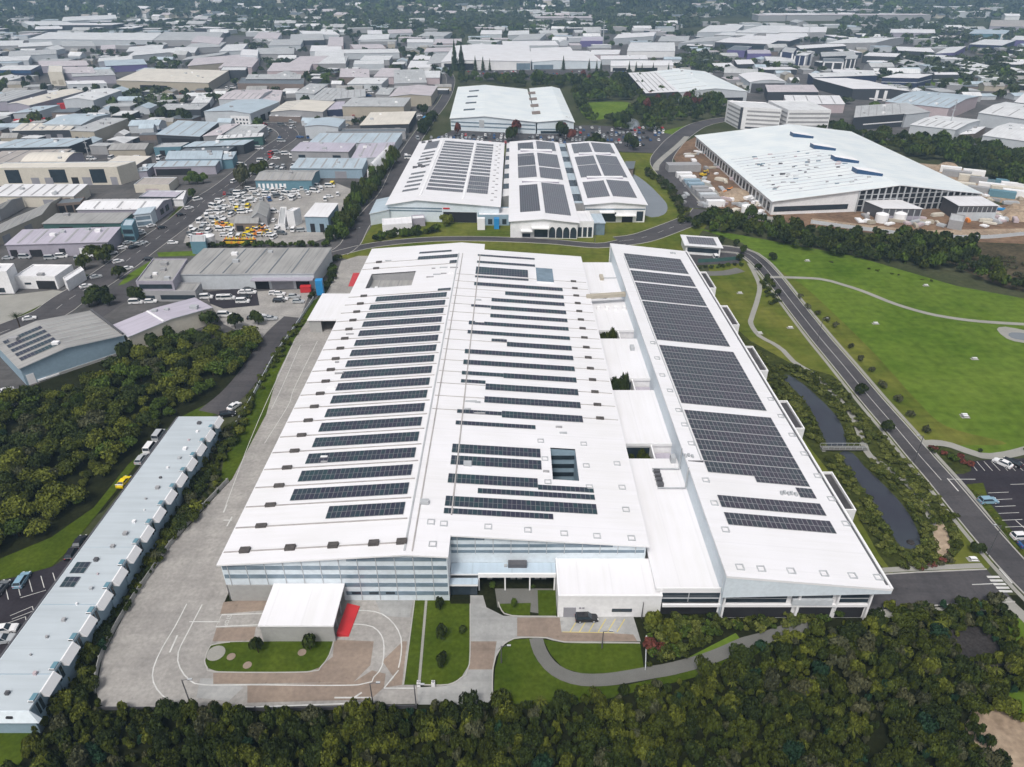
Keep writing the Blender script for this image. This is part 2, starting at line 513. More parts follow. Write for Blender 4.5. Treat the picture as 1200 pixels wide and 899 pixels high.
# ------------------------------------------------------------------ camera, sky, sun
cam_data = bpy.data.cameras.new('camera')
cam = bpy.data.objects.new('camera', cam_data)
COL.objects.link(cam)
cam.location = (0, 0, HC)
cam.rotation_euler = (math.pi / 2 - PITCH, 0, 0)
cam_data.sensor_width = 36.0
cam_data.lens = 36.0 * F / 1200.0
cam_data.clip_start = 1.0
cam_data.clip_end = 30000.0
scene.camera = cam

world = bpy.data.worlds.new('World')
scene.world = world
world.use_nodes = True
nt = world.node_tree
bg = nt.nodes['Background']
sky = nt.nodes.new('ShaderNodeTexSky')
sky.sky_type = 'NISHITA'
sky.sun_disc = False
SUN_EL, SUN_AZ = math.radians(58), math.radians(200)   # high, a little behind the camera's left shoulder
sky.sun_elevation = SUN_EL
sky.sun_rotation = SUN_AZ
sky.dust_density = 6.0
sky.ozone_density = 0.6
hs = nt.nodes.new('ShaderNodeHueSaturation')
hs.inputs['Saturation'].default_value = 0.42           # cloud cover greys the sky
nt.links.new(sky.outputs['Color'], hs.inputs['Color'])
nt.links.new(hs.outputs['Color'], bg.inputs['Color'])
bg.inputs['Strength'].default_value = 0.100
sd = bpy.data.lights.new('sun', 'SUN')
sd.energy = 1.5
sd.angle = math.radians(10)
sd.color = (1.0, 0.965, 0.92)
sun = bpy.data.objects.new('sun', sd)
COL.objects.link(sun)
dirv = Vector((math.sin(SUN_AZ) * math.cos(SUN_EL), math.cos(SUN_AZ) * math.cos(SUN_EL), math.sin(SUN_EL)))
sun.rotation_euler = dirv.to_track_quat('Z', 'Y').to_euler()
sun.location = (0, 0, 400)

scene.view_settings.view_transform = 'Standard'
scene.view_settings.look = 'None'
scene.view_settings.gamma = 1.0
scene.view_settings.use_curve_mapping = False
scene.view_settings.exposure = 0.38
scene.render.engine = 'CYCLES'
cy = scene.cycles
cy.max_bounces = 5
cy.diffuse_bounces = 2
cy.glossy_bounces = 2
cy.transmission_bounces = 2
cy.volume_bounces = 0
cy.use_denoising = True
cy.use_adaptive_sampling = True
cy.adaptive_threshold = 0.02

# ------------------------------------------------------------------ air
hz = bpy.data.meshes.new('haze')
X0, X1, Y0, Y1, Z0, Z1 = -6500, 6500, -1500, 9500, -2.0, 175.0
vs = [(x, y, z) for z in (Z0, Z1) for x, y in ((X0, Y0), (X1, Y0), (X1, Y1), (X0, Y1))]
hz.from_pydata(vs, [], [(3, 2, 1, 0), (4, 5, 6, 7), (0, 1, 5, 4), (1, 2, 6, 5), (2, 3, 7, 6), (3, 0, 4, 7)])
hm = bpy.data.materials.new('haze_air'); hm.use_nodes = True
hn = hm.node_tree
hn.nodes.remove(hn.nodes['Principled BSDF'])
pv = hn.nodes.new('ShaderNodeVolumePrincipled')
pv.inputs['Color'].default_value = (0.46, 0.72, 1.0, 1)
pv.inputs['Density'].default_value = HAZE_DENSITY
pv.inputs['Anisotropy'].default_value = 0.0
hn.links.new(pv.outputs['Volume'], hn.nodes['Material Output'].inputs['Volume'])
hz.materials.append(hm)
ho = bpy.data.objects.new('haze', hz); COL.objects.link(ho)
ho['kind'] = 'stuff'; ho['label'] = 'pale bluish haze hanging over the far suburbs'

# ------------------------------------------------------------------ terrain
def ground_z(x, y):
    t = min(max((y - 1500.0) / 3500.0, 0.0), 1.0)
    s = t * t * (3 - 2 * t)
    return s * (70.0 + 14.0 * math.sin(x / 430.0 + 1.3) + 9.0 * math.sin(x / 170.0 + y / 400.0)) - 0.06

ys = [-1000, -300, 0, 60, 120, 200, 300, 420, 600, 800, 1000, 1250, 1500] + [1500 + 110 * k for k in range(1, 42)] + [6400, 7000, 7800, 8800, 9300]
xs = [-6400, -5600, -4800, -4000, -3400] + [-3000 + 150 * k for k in range(0, 41)] + [3400, 4000, 4800, 5600, 6400]
tv = [(x, y, ground_z(x, y)) for y in ys for x in xs]
nx = len(xs)
tf = [(j * nx + i, j * nx + i + 1, (j + 1) * nx + i + 1, (j + 1) * nx + i) for j in range(len(ys) - 1) for i in range(nx - 1)]
tm = bpy.data.meshes.new('terrain'); tm.from_pydata(tv, [], tf)
tm.materials.append(MATS['earth'])
tm.polygons.foreach_set('use_smooth', [True] * len(tf))
to = bpy.data.objects.new('terrain', tm); COL.objects.link(to); to['kind'] = 'structure'

# ------------------------------------------------------------------ broad grounds
sheet('industrial_ground', [(-420, 480), (0, 470), (150, 405), (318, 398), (345, 385), (408, 300), (425, 288), (470, 190), (520, 105), (535, 70), (500, 42), (-420, 40)], 0.0, 'yard')
sheet('business_park_ground', [(830, 100), (870, 155), (1010, 160), (1150, 178), (1300, 215), (1500, 215), (1450, 60), (1000, 40), (800, 40), (640, 40), (590, 52), (590, 85), (720, 85)], 0.0, 'yard')
sheet('campus_lawn', [(385, 302), (560, 312), (700, 312), (800, 300), (830, 262), (815, 240), (800, 225), (780, 200), (770, 180), (600, 175), (500, 170), (455, 235), (418, 292)], 0.0, 'lawn_dry')
sheet('staff_car_park', [(500, 166), (540, 149), (700, 147), (760, 152), (798, 160), (780, 180), (730, 178), (690, 170), (600, 170), (500, 173)], 0.04, 'asphalt')
sheet('staff_car_park', [(545, 93), (552, 82), (735, 83), (745, 92), (700, 95)], 0.04, 'asphalt')
sheet('distant_lawn', [(682, 122), (735, 120), (742, 132), (720, 137), (690, 140)], 0.02, 'lawn', True)
sheet('distant_lawn', [(1090, 92), (1130, 88), (1185, 95), (1180, 104), (1110, 106)], 0.02, 'lawn', True)
sheet('distant_lawn', [(755, 160), (800, 148), (830, 140), (845, 143), (812, 152), (790, 162)], 0.02, 'lawn', True)
sheet('distant_lawn', [(820, 16), (850, 15), (852, 21), (828, 22)], 0.02, 'lawn', True)
sheet('building_site', [(800, 168), (820, 158), (916, 238), (1000, 248), (1180, 240), (1300, 236), (1300, 290), (1150, 284), (1010, 272), (905, 262), (830, 250), (838, 225), (795, 195), (786, 180)], 0.02, 'clay')
sheet('site_yard', [(1100, 215), (1060, 190), (1120, 195), (1200, 225), (1300, 245), (1300, 262), (1180, 240)], 0.05, 'sand')
sheet('waste_ground', [(1090, 296), (1140, 284), (1300, 292), (1300, 360), (1180, 338), (1140, 322)], 0.03, 'mulch_bank')
sheet('site_yard', [(802, 205), (830, 212), (850, 236), (838, 246), (822, 240), (806, 222)], 0.06, 'path')
sheet('site_track', [(952, 256), (1000, 262), (1080, 270), (1200, 268), (1200, 274), (1080, 277), (1000, 269), (950, 261)], 0.06, 'sand')

# big park east of the factory
sheet('park_lawn', [(818, 268), (870, 276), (1000, 300), (1120, 335), (1200, 350), (1420, 390), (1500, 560), (1200, 528), (1150, 535), (1105, 522), (1085, 526), (1040, 480), (1000, 430), (960, 375), (905, 310), (870, 285)], 0.02, 'lawn')
sheet('park_lawn', [(828, 300), (868, 302), (895, 322), (930, 365), (975, 415), (1030, 478), (1075, 535), (1100, 570), (1150, 625), (1168, 655), (1150, 676), (1050, 680), (1020, 650), (960, 560), (925, 500), (870, 420), (838, 360)], 0.02, 'lawn_dry')
sheet('park_edge', [(905, 318), (935, 330), (985, 375), (1030, 420), (1075, 470), (1110, 500), (1180, 520), (1105, 521), (1082, 520), (1040, 478), (1000, 430), (960, 380)], 0.03, 'lawn_dry', True)
# grounds beside and in front of the factory
sheet('creek_bank', [(845, 370), (880, 400), (925, 425), (975, 440), (1010, 470), (1040, 520), (1075, 555), (1115, 600), (1130, 640), (1105, 668), (1050, 676), (1030, 650), (985, 570), (930, 500), (890, 440)], 0.045, 'scrub')
sheet('factory_surround', [(-60, 930), (1300, 930), (1300, 700), (1040, 694), (1000, 640), (700, 640), (250, 640), (150, 760)], 0.0, 'forest_floor')
sheet('west_wood_floor', [(-200, 480), (30, 455), (150, 410), (320, 400), (330, 400), (300, 440), (215, 490), (195, 510), (120, 600), (0, 660), (-200, 740)], 0.02, 'forest_floor')
sheet('west_lawn', [(-120, 710), (0, 655), (60, 630), (110, 595), (150, 545), (195, 503), (215, 487), (258, 466), (300, 425), (330, 395), (326, 408), (305, 442), (262, 482), (240, 492), (205, 500), (180, 520), (140, 570), (80, 645), (60, 665), (-120, 740)], 0.04, 'lawn_close')
sheet('yard_verge', [(420, 330), (395, 340), (368, 352), (344, 388), (322, 419), (297, 465), (262, 540), (258, 566), (272, 562), (312, 486), (325, 440), (345, 398), (372, 358)], 0.05, 'lawn_close')
sheet('corner_lawn', [(-80, 858), (48, 858), (20, 900), (-80, 940)], 0.05, 'lawn_close')
# roads ------------------------------------------------------------
def road(px, width, key='asphalt', kerbs=True, centre=True, z=0.06, name='road'):
    L = smooth_line(W(px), 4.0)
    ribbon_w(name, L, width, z, key)
    if kerbs:
        for s in (1, -1):
            ribbon_w('kerb', offset_line(L, s * (width / 2 + 0.15)), 0.3, 0.0, 'kerb', 0.17)
    if centre:
        dashes_w('road_marking', L, 0.18, z + 0.03, 'marking', 4.0, 6.0)
    return L

road([(725, 283), (752, 279), (784, 268), (818, 254), (826, 246)], 12.0, name='site_road')
road([(812, 244), (803, 222), (783, 203), (775, 188), (786, 171), (800, 158), (818, 147), (842, 141), (862, 139)], 14.0, centre=False, name='site_road')
ribbon('site_road', [(822, 250), (850, 250), (880, 254), (908, 258)], 9, 0.05, 'path')
ribbon('boulevard_path', [(768, 200), (772, 190), (795, 170), (805, 160)], 4, 0.07, 'path')
L_park = road([(838, 291), (868, 294), (886, 304), (903, 322), (930, 357), (960, 395), (987, 427), (1020, 467), (1053, 505), (1080, 537), (1103, 563), (1140, 608), (1169, 642), (1202, 678), (1260, 735)], 6.6, centre=False, name='park_road')
ribbon_w('road_marking', L_park[2:-10], 0.16, 0.10, 'marking')
for s in (1, -1):
    ribbon_w('footpath', offset_line(L_park, s * 4.5), 1.0, 0.05, 'path')
L_x = road([(1172, 686), (1130, 688), (1085, 690), (1030, 694), (1000, 700)], 8.6, centre=False, name='side_road')
ribbon_w('footpath', offset_line(L_x, 5.6), 1.4, 0.05, 'path')
ribbon_w('footpath', offset_line(L_x, -5.6), 1.4, 0.05, 'path')
sheet('footpath', [(1172, 703), (1182, 700), (1215, 730), (1205, 735)], 0.06, 'path')
mbz = MB()
for k in range(5):                                  # zebra crossing at the junction
    a = Vector(G(1164 + 3.6 * k, 676.5 + 4.2 * k)); 
    mbz.box(a.x - 1.3, a.x + 1.3, a.y - 0.30, a.y + 0.30, 0.085, 0.095, 'marking')
o = mbz.build('road_marking'); o['kind'] = 'structure'
ribbon('road_marking', [(1171, 667), (1186, 684)], 0.35, 0.10, 'marking')
ribbon('road_marking', [(1139, 685.5), (1163, 684.5)], 0.2, 0.10, 'marking')
# long street through the estate, its side streets, and the lane behind the factory
STREET = [(-70, 425), (-20, 399), (12, 386), (57, 368), (81, 351), (113, 331), (142, 311), (160, 297), (193, 273), (215, 257), (240, 235), (260, 222), (277, 209), (302, 188), (313, 178), (325, 170), (335, 163), (338, 157), (330, 150), (316, 146), (290, 146)]
L_st = road(STREET, 14.0, centre=True)
L_sh = road([(385, 300), (400, 296), (440, 287), (500, 281), (560, 280), (640, 283), (700, 288), (728, 284)], 6.0, centre=False, name='lane')
road([(396, 297), (410, 287), (422, 265), (438, 245), (455, 225), (470, 192), (483, 170), (495, 152), (505, 138), (513, 128), (520, 118), (526, 105), (528, 92), (522, 82)], 9.0, centre=False, name='lane')
road([(470, 84), (480, 70), (488, 58), (500, 47)], 12.0, centre=False)
ribbon('verge', [(478, 178), (490, 158), (499, 145), (506, 133)], 9, 0.05, 'lawn')
ribbon('estate_lane', [(20, 160), (60, 178), (105, 186), (150, 176), (182, 168)], 10, 0.04, 'asphalt')
ribbon('estate_lane', [(360, 392), (392, 345), (408, 312)], 7, 0.03, 'concrete')
sheet('verge', [(184, 296), (232, 294), (228, 300), (186, 301)], 0.05, 'lawn')
sheet('verge', [(146, 333), (160, 325), (186, 308), (183, 302), (150, 322), (138, 335)], 0.05, 'lawn')
sheet('verge', [(196, 257), (212, 240), (222, 238), (215, 250), (200, 262)], 0.05, 'verge')
sheet('verge', [(176, 276), (196, 263), (204, 262), (186, 280), (174, 282)], 0.05, 'verge')
sheet('verge', [(0, 381), (60, 352), (82, 338), (98, 322), (104, 322), (86, 342), (62, 358), (0, 388)], 0.05, 'verge')
sheet('white_building_forecourt', [(-60, 350), (20, 345), (62, 340), (78, 342), (55, 360), (20, 375), (-60, 395)], 0.03, 'path')
sheet('grey_shed_yard', [(240, 345), (365, 338), (352, 372), (326, 402), (300, 398), (262, 380), (250, 362)], 0.03, 'concrete')
sheet('grey_shed_car_park', [(122, 345), (158, 318), (166, 322), (156, 348), (120, 372), (100, 372)], 0.03, 'asphalt')
sheet('grey_shed_car_park', [(243, 342), (300, 336), (304, 358), (262, 362), (246, 356)], 0.05, 'asphalt_dark')
sheet('machinery_yard', [(215, 285), (225, 255), (275, 225), (330, 222), (395, 215), (420, 225), (410, 250), (395, 275), (360, 286)], 0.03, 'concrete')
# west lane and car park beside the long blue-roofed workshop
ribbon('driveway', [(345, 372), (326, 390), (309, 414), (292, 440), (272, 463), (246, 484)], 8, 0.06, 'asphalt')
sheet('west_car_park', [(258, 487), (236, 490), (204, 501), (172, 537), (146, 572), (112, 618), (84, 650), (62, 664), (20, 676), (-60, 692), (-160, 760), (-160, 860), (0, 790), (110, 660), (160, 590), (215, 520)], 0.05, 'asphalt_dark')
for k in range(11):                                  # bay lines
    a = Vector(G(189 - 9.8 * k, 528 + 13.2 * k)) 
    if k not in (0,):
        o = sheet_w('road_marking', [(a.x - 1.6, a.y), (a.x + 1.6, a.y), (a.x + 1.6, a.y + 0.14), (a.x - 1.6, a.y + 0.14)], 0.07, 'marking')
for k in range(9):
    p, q = G(76 - 14 * k, 668 + 3.6 * k), G(80 - 14 * k, 680 + 4.6 * k)
    ribbon_w('road_marking', [Vector(p), Vector(q)], 0.14, 0.08, 'marking')
for a, b in (((24, 701), (54, 692)), ((12, 722), (38, 711)), ((38, 711), (40, 718)), ((14, 726), (40, 716)), ((0, 734), (30, 723)), ((30, 723), (31, 730))):
    ribbon_w('road_marking', [Vector(G(*a)), Vector(G(*b))], 0.14, 0.08, 'marking')
# the factory's own concrete yard ----------------------------------
sheet('concrete_yard', [(420, 300), (400, 306), (385, 345), (372, 358), (345, 398), (325, 440), (312, 486), (272, 562), (262, 572), (200, 640), (150, 713), (120, 770), (113, 810), (117, 826), (135, 832), (300, 829), (490, 825), (490, 700), (263, 706), (300, 620), (420, 380), (440, 300)], 0.06, 'concrete')
for px in ([(262, 706), (322, 700), (316, 715), (258, 720)], [(254, 736), (300, 735), (297, 751), (249, 752)],
           [(250, 789), (366, 788), (390, 770), (392, 750), (438, 752), (434, 780), (414, 800), (250, 802)],
           [(290, 803), (414, 800), (436, 786), (452, 790), (450, 806), (434, 820), (290, 824)],
           [(448, 775), (472, 752), (477, 752), (471, 803), (450, 806), (462, 795)]):
    sheet('concrete_patch', px, 0.075, 'concrete_tan')
for px in ([(440, 704), (484, 703), (480, 724), (448, 722)], [(235, 795), (262, 796), (285, 806), (268, 822), (230, 818)]):
    sheet('concrete_patch', px, 0.07, 'concrete_pale')
sheet('red_loading_zone', [(408, 336), (414, 320), (423, 320), (417, 336)], 0.08, 'red_paint')
sheet('entrance_drive', [(551, 698), (566, 698), (570, 712), (590, 722), (655, 723), (742, 722), (751, 752), (660, 753), (640, 748), (602, 748), (585, 760), (578, 780), (577, 818), (570, 826), (490, 826), (489, 806), (523, 804), (541, 794), (548, 780), (551, 730)], 0.07, 'concrete_pale')
sheet('concrete_patch', [(606, 724), (656, 724), (658, 741), (690, 741), (742, 744), (747, 752), (660, 752), (642, 747), (606, 746)], 0.085, 'concrete_tan')
sheet('concrete_patch', [(551, 752), (582, 752), (577, 785), (549, 785)], 0.085, 'concrete_tan')
sheet('island_lawn', [(240, 775), (247, 757), (270, 753), (330, 752), (391, 752), (386, 768), (376, 782), (360, 788), (256, 788), (243, 783)], 0.10, 'lawn_close')
sheet('lawn_strip', [(486, 704), (498, 704), (490, 803), (473, 803)], 0.10, 'lawn_close')
sheet('lawn_strip', [(501, 704), (527, 704), (528, 708), (551, 708), (550, 779), (540, 795), (525, 803), (493, 803)], 0.10, 'lawn_close')
sheet('court_lawn', [(584, 708), (622, 707), (621, 722), (600, 722), (588, 716)], 0.10, 'lawn_close')
sheet('court_lawn', [(630, 692), (651, 692), (652, 722), (631, 722)], 0.10, 'lawn_close')
sheet('court_paving', [(580, 690), (652, 690), (652, 722), (583, 712)], 0.06, 'path_dark')
sheet('front_lawn', [(578, 830), (580, 785), (586, 762), (600, 750), (625, 748), (640, 775), (660, 794), (690, 803), (735, 803), (800, 788), (860, 770), (905, 745), (912, 752), (860, 782), (790, 800), (700, 822)], 0.03, 'lawn_close')
sheet('front_lawn', [(636, 749), (660, 754), (750, 754), (755, 786), (716, 793), (690, 792), (660, 783), (646, 768)], 0.03, 'lawn_close')
sheet('front_lawn', [(757, 785), (800, 774), (862, 742), (870, 752), (825, 770), (795, 779)], 0.03, 'lawn')
ribbon('garden_path', [(628, 748), (633, 764), (644, 780), (660, 791), (682, 797), (709, 797), (732, 794), (766, 788), (788, 784), (825, 774), (853, 763), (873, 754), (896, 748), (925, 738), (960, 730)], 2.6, 0.12, 'path_dark')
sheet('lamp_pad', [(1000, 722), (1010, 700), (1030, 697), (1045, 715), (1035, 722)], 0.05, 'path')
# yard markings
def stripe(px, w=0.22, curve=True, z=0.10, key='marking'):
    L = smooth_line(W(px), 1.5) if curve else [Vector(p) for p in W(px)]
    return ribbon_w('road_marking', L, w, z, key)
stripe([(219, 708), (205, 735), (190, 760), (180, 783), (180, 800), (190, 815), (207, 826), (228, 829)])
stripe([(228, 829), (300, 829), (430, 824)], curve=False)
stripe([(237, 709), (222, 738), (209, 765), (211, 783), (223, 798), (240, 803), (300, 803), (420, 803), (438, 794), (448, 780), (450, 758), (447, 745), (437, 735), (420, 732), (403, 732)])
stripe([(410, 716), (430, 716), (448, 720), (462, 732), (470, 748), (470, 768), (467, 783)])
stripe([(450, 807), (487, 807)], curve=False); stripe([(450, 807), (467, 786)], curve=False)
stripe([(317, 719), (260, 721), (253, 735), (316, 732)], 0.25, curve=False)
stripe([(222, 729), (258, 729)], curve=False)
stripe([(392, 818), (436, 818)], 0.3, curve=False); stripe([(415, 818), (424, 812)], 0.3, curve=False)
stripe([(199, 765), (208, 745)], 0.3, curve=False)
stripe([(345, 400), (300, 500), (262, 600)], 0.15); stripe([(372, 400), (345, 455), (338, 475), (310, 520)], 0.15)
stripe([(352, 405), (330, 455), (318, 480)], 0.15)
for k, (a, b) in enumerate((((262, 610), (272, 610)), ((266, 617), (272, 606)), ((262, 601), (266, 592)))):
    stripe([a, b], 0.3, curve=False)
for k in range(6):                                   # hatched bay by the white annexe
    x = 668 + 11 * k
    stripe([(x, 741), (x + 9, 726)], 0.18, curve=False, key='marking_yellow')
stripe([(659, 741), (720, 742)], 0.15, curve=False, key='marking_yellow')
# STOP painted twice at the dock bay
def ground_text(word, px, size, rz=0.0):
    cu = bpy.data.curves.new('painted_word', 'FONT'); cu.body = word; cu.size = size; cu.align_x = 'CENTER'; cu.extrude = 0.004
    cu.materials.append(MATS['marking'])
    o = bpy.data.objects.new('road_marking', cu); COL.objects.link(o)
    p = G(*px); o.location = (p[0], p[1], 0.105); o.rotation_euler = (0, 0, rz); o.scale = (1.0, 1.0, 1.0)
    o['kind'] = 'structure'
ground_text('STOP', (264.5, 727.5), 1.15, -math.pi / 2)
# kerbs round the islands
for px in ([(240, 775), (247, 757), (270, 753)], [(391, 752), (386, 768), (376, 782), (360, 788), (256, 788), (243, 783), (240, 775)], [(473, 803), (486, 704)], [(551, 708), (550, 779), (540, 795), (525, 803), (490, 803)],
           [(577, 825), (578, 782), (586, 761), (602, 749), (640, 748), (662, 753), (750, 754)], [(584, 706), (588, 716), (600, 722), (652, 723)]):
    ribbon_w('kerb', smooth_line(W(px), 1.5), 0.2, 0.06, 'kerb', 0.13)
ribbon('lawn_path', [(499.5, 704), (491, 803)], 0.5, 0.11, 'path')
# round concrete pit on the island
pp = Vector(G(253, 766)); 
sheet_w('paved_circle', [(pp.x + 1.7 * math.cos(a * 0.2618), pp.y + 1.7 * math.sin(a * 0.2618)) for a in range(24)], 0.13, 'path')
for p in ((271, 770), (290, 780), (354, 765), (364, 753)):
    q = Vector(G(*p)); sheet_w('mulch_bed', [(q.x + .8 * math.cos(a * .5236), q.y + .8 * math.sin(a * .5236)) for a in range(12)], 0.12, 'concrete_tan')
# park paths and ponds
ribbon('park_path', [(900, 325), (913, 325), (960, 327), (985, 333), (1010, 341), (1040, 353), (1060, 360), (1085, 367), (1110, 372), (1150, 377), (1215, 381), (1300, 386)], 2.3, 0.06, 'path')
ribbon('park_path', [(878, 309), (884, 320), (890, 335), (888, 350), (881, 372), (880, 380), (890, 394), (905, 402), (918, 411), (930, 424), (955, 440), (985, 470), (1000, 490), (1012, 520), (1020, 535), (1050, 555), (1080, 585), (1092, 610), (1100, 630)], 1.8, 0.07, 'path')
ribbon('park_path', [(1075, 521), (1095, 519), (1115, 522), (1150, 534), (1180, 533), (1230, 520)], 2.8, 0.06, 'path')
sheet('garden_bed', [(1088, 524), (1112, 526), (1132, 540), (1138, 552), (1118, 556), (1100, 546)], 0.05, 'scrub', True)
sheet('pebble_bank', [(1094, 618), (1104, 612), (1112, 630), (1112, 648), (1102, 652), (1096, 640)], 0.08, 'sand', True)
sheet('pond', [(916, 442), (925, 440), (941, 450), (958, 465), (975, 482), (987, 500), (991, 526), (973, 526), (962, 505), (950, 480), (934, 460)], 0.06, 'pond_water', True)
sheet('pond', [(984, 531), (999, 531), (1012, 546), (1032, 565), (1056, 590), (1072, 615), (1079, 641), (1057, 642), (1045, 625), (1028, 598), (1008, 568)], 0.06, 'pond_water', True)
sheet('pond', [(727, 201), (742, 204), (756, 213), (770, 226), (782, 241), (777, 252), (757, 253), (745, 230)], 0.04, 'pond_pale', True)
sheet('pond', [(734, 139), (747, 141), (750, 154), (740, 155), (736, 147)], 0.06, 'pond_pale', True)
sheet('pond_rim', [(1168, 386), (1178, 383), (1205, 388), (1240, 396), (1240, 406), (1200, 402), (1180, 397)], 0.04, 'path', True)
sheet('pond', [(1182, 391), (1195, 390), (1240, 398), (1240, 402), (1200, 399), (1185, 396)], 0.06, 'pond_pale', True)
# car parks right
sheet('east_car_park', [(1110, 556), (1132, 541), (1170, 538), (1300, 535), (1400, 700), (1240, 690), (1190, 640), (1150, 600)], 0.04, 'asphalt_dark')
sheet('verge', [(1132, 568), (1152, 566), (1160, 590), (1200, 640), (1215, 660), (1196, 650), (1150, 592)], 0.055, 'verge')
for k in range(8):
    stripe([(1136 + 8.5 * k, 541), (1145 + 9 * k, 552)], 0.14, curve=False, z=0.07)
for k in range(6):
    stripe([(1158 + 4 * k, 578 + 8 * k), (1182 + 4 * k, 577 + 8 * k)], 0.14, curve=False, z=0.07)
stripe([(1110, 562), (1143, 562)], 0.2, curve=False); stripe([(1110, 561), (1123, 576)], 0.3, curve=False)
stripe([(1184, 568), (1215, 567)], 0.14, curve=False, z=0.07); stripe([(1190, 610), (1215, 632)], 0.2, curve=False, z=0.07)
sheet('corner_car_park', [(800, 294), (848, 290), (868, 300), (866, 309), (812, 311)], 0.05, 'asphalt')
ribbon('corner_hedge_path', [(818, 321), (850, 320), (868, 316)], 5, 0.05, 'path_dark')
# bare patches in the front wood
sheet('mulch_patch', [(1120, 733), (1150, 732), (1175, 765), (1180, 780), (1120, 778), (1108, 755)], 0.03, 'mulch', True)
sheet('bare_bank', [(1130, 850), (1162, 830), (1190, 842), (1260, 880), (1260, 960), (1180, 930)], 0.04, 'sand', True)
sheet('east_lawn', [(1160, 820), (1200, 808), (1300, 800), (1300, 880), (1200, 845)], 0.03, 'lawn', True)
sheet('east_lawn', [(1180, 730), (1200, 722), (1260, 730), (1260, 770), (1200, 765)], 0.03, 'lawn', True)
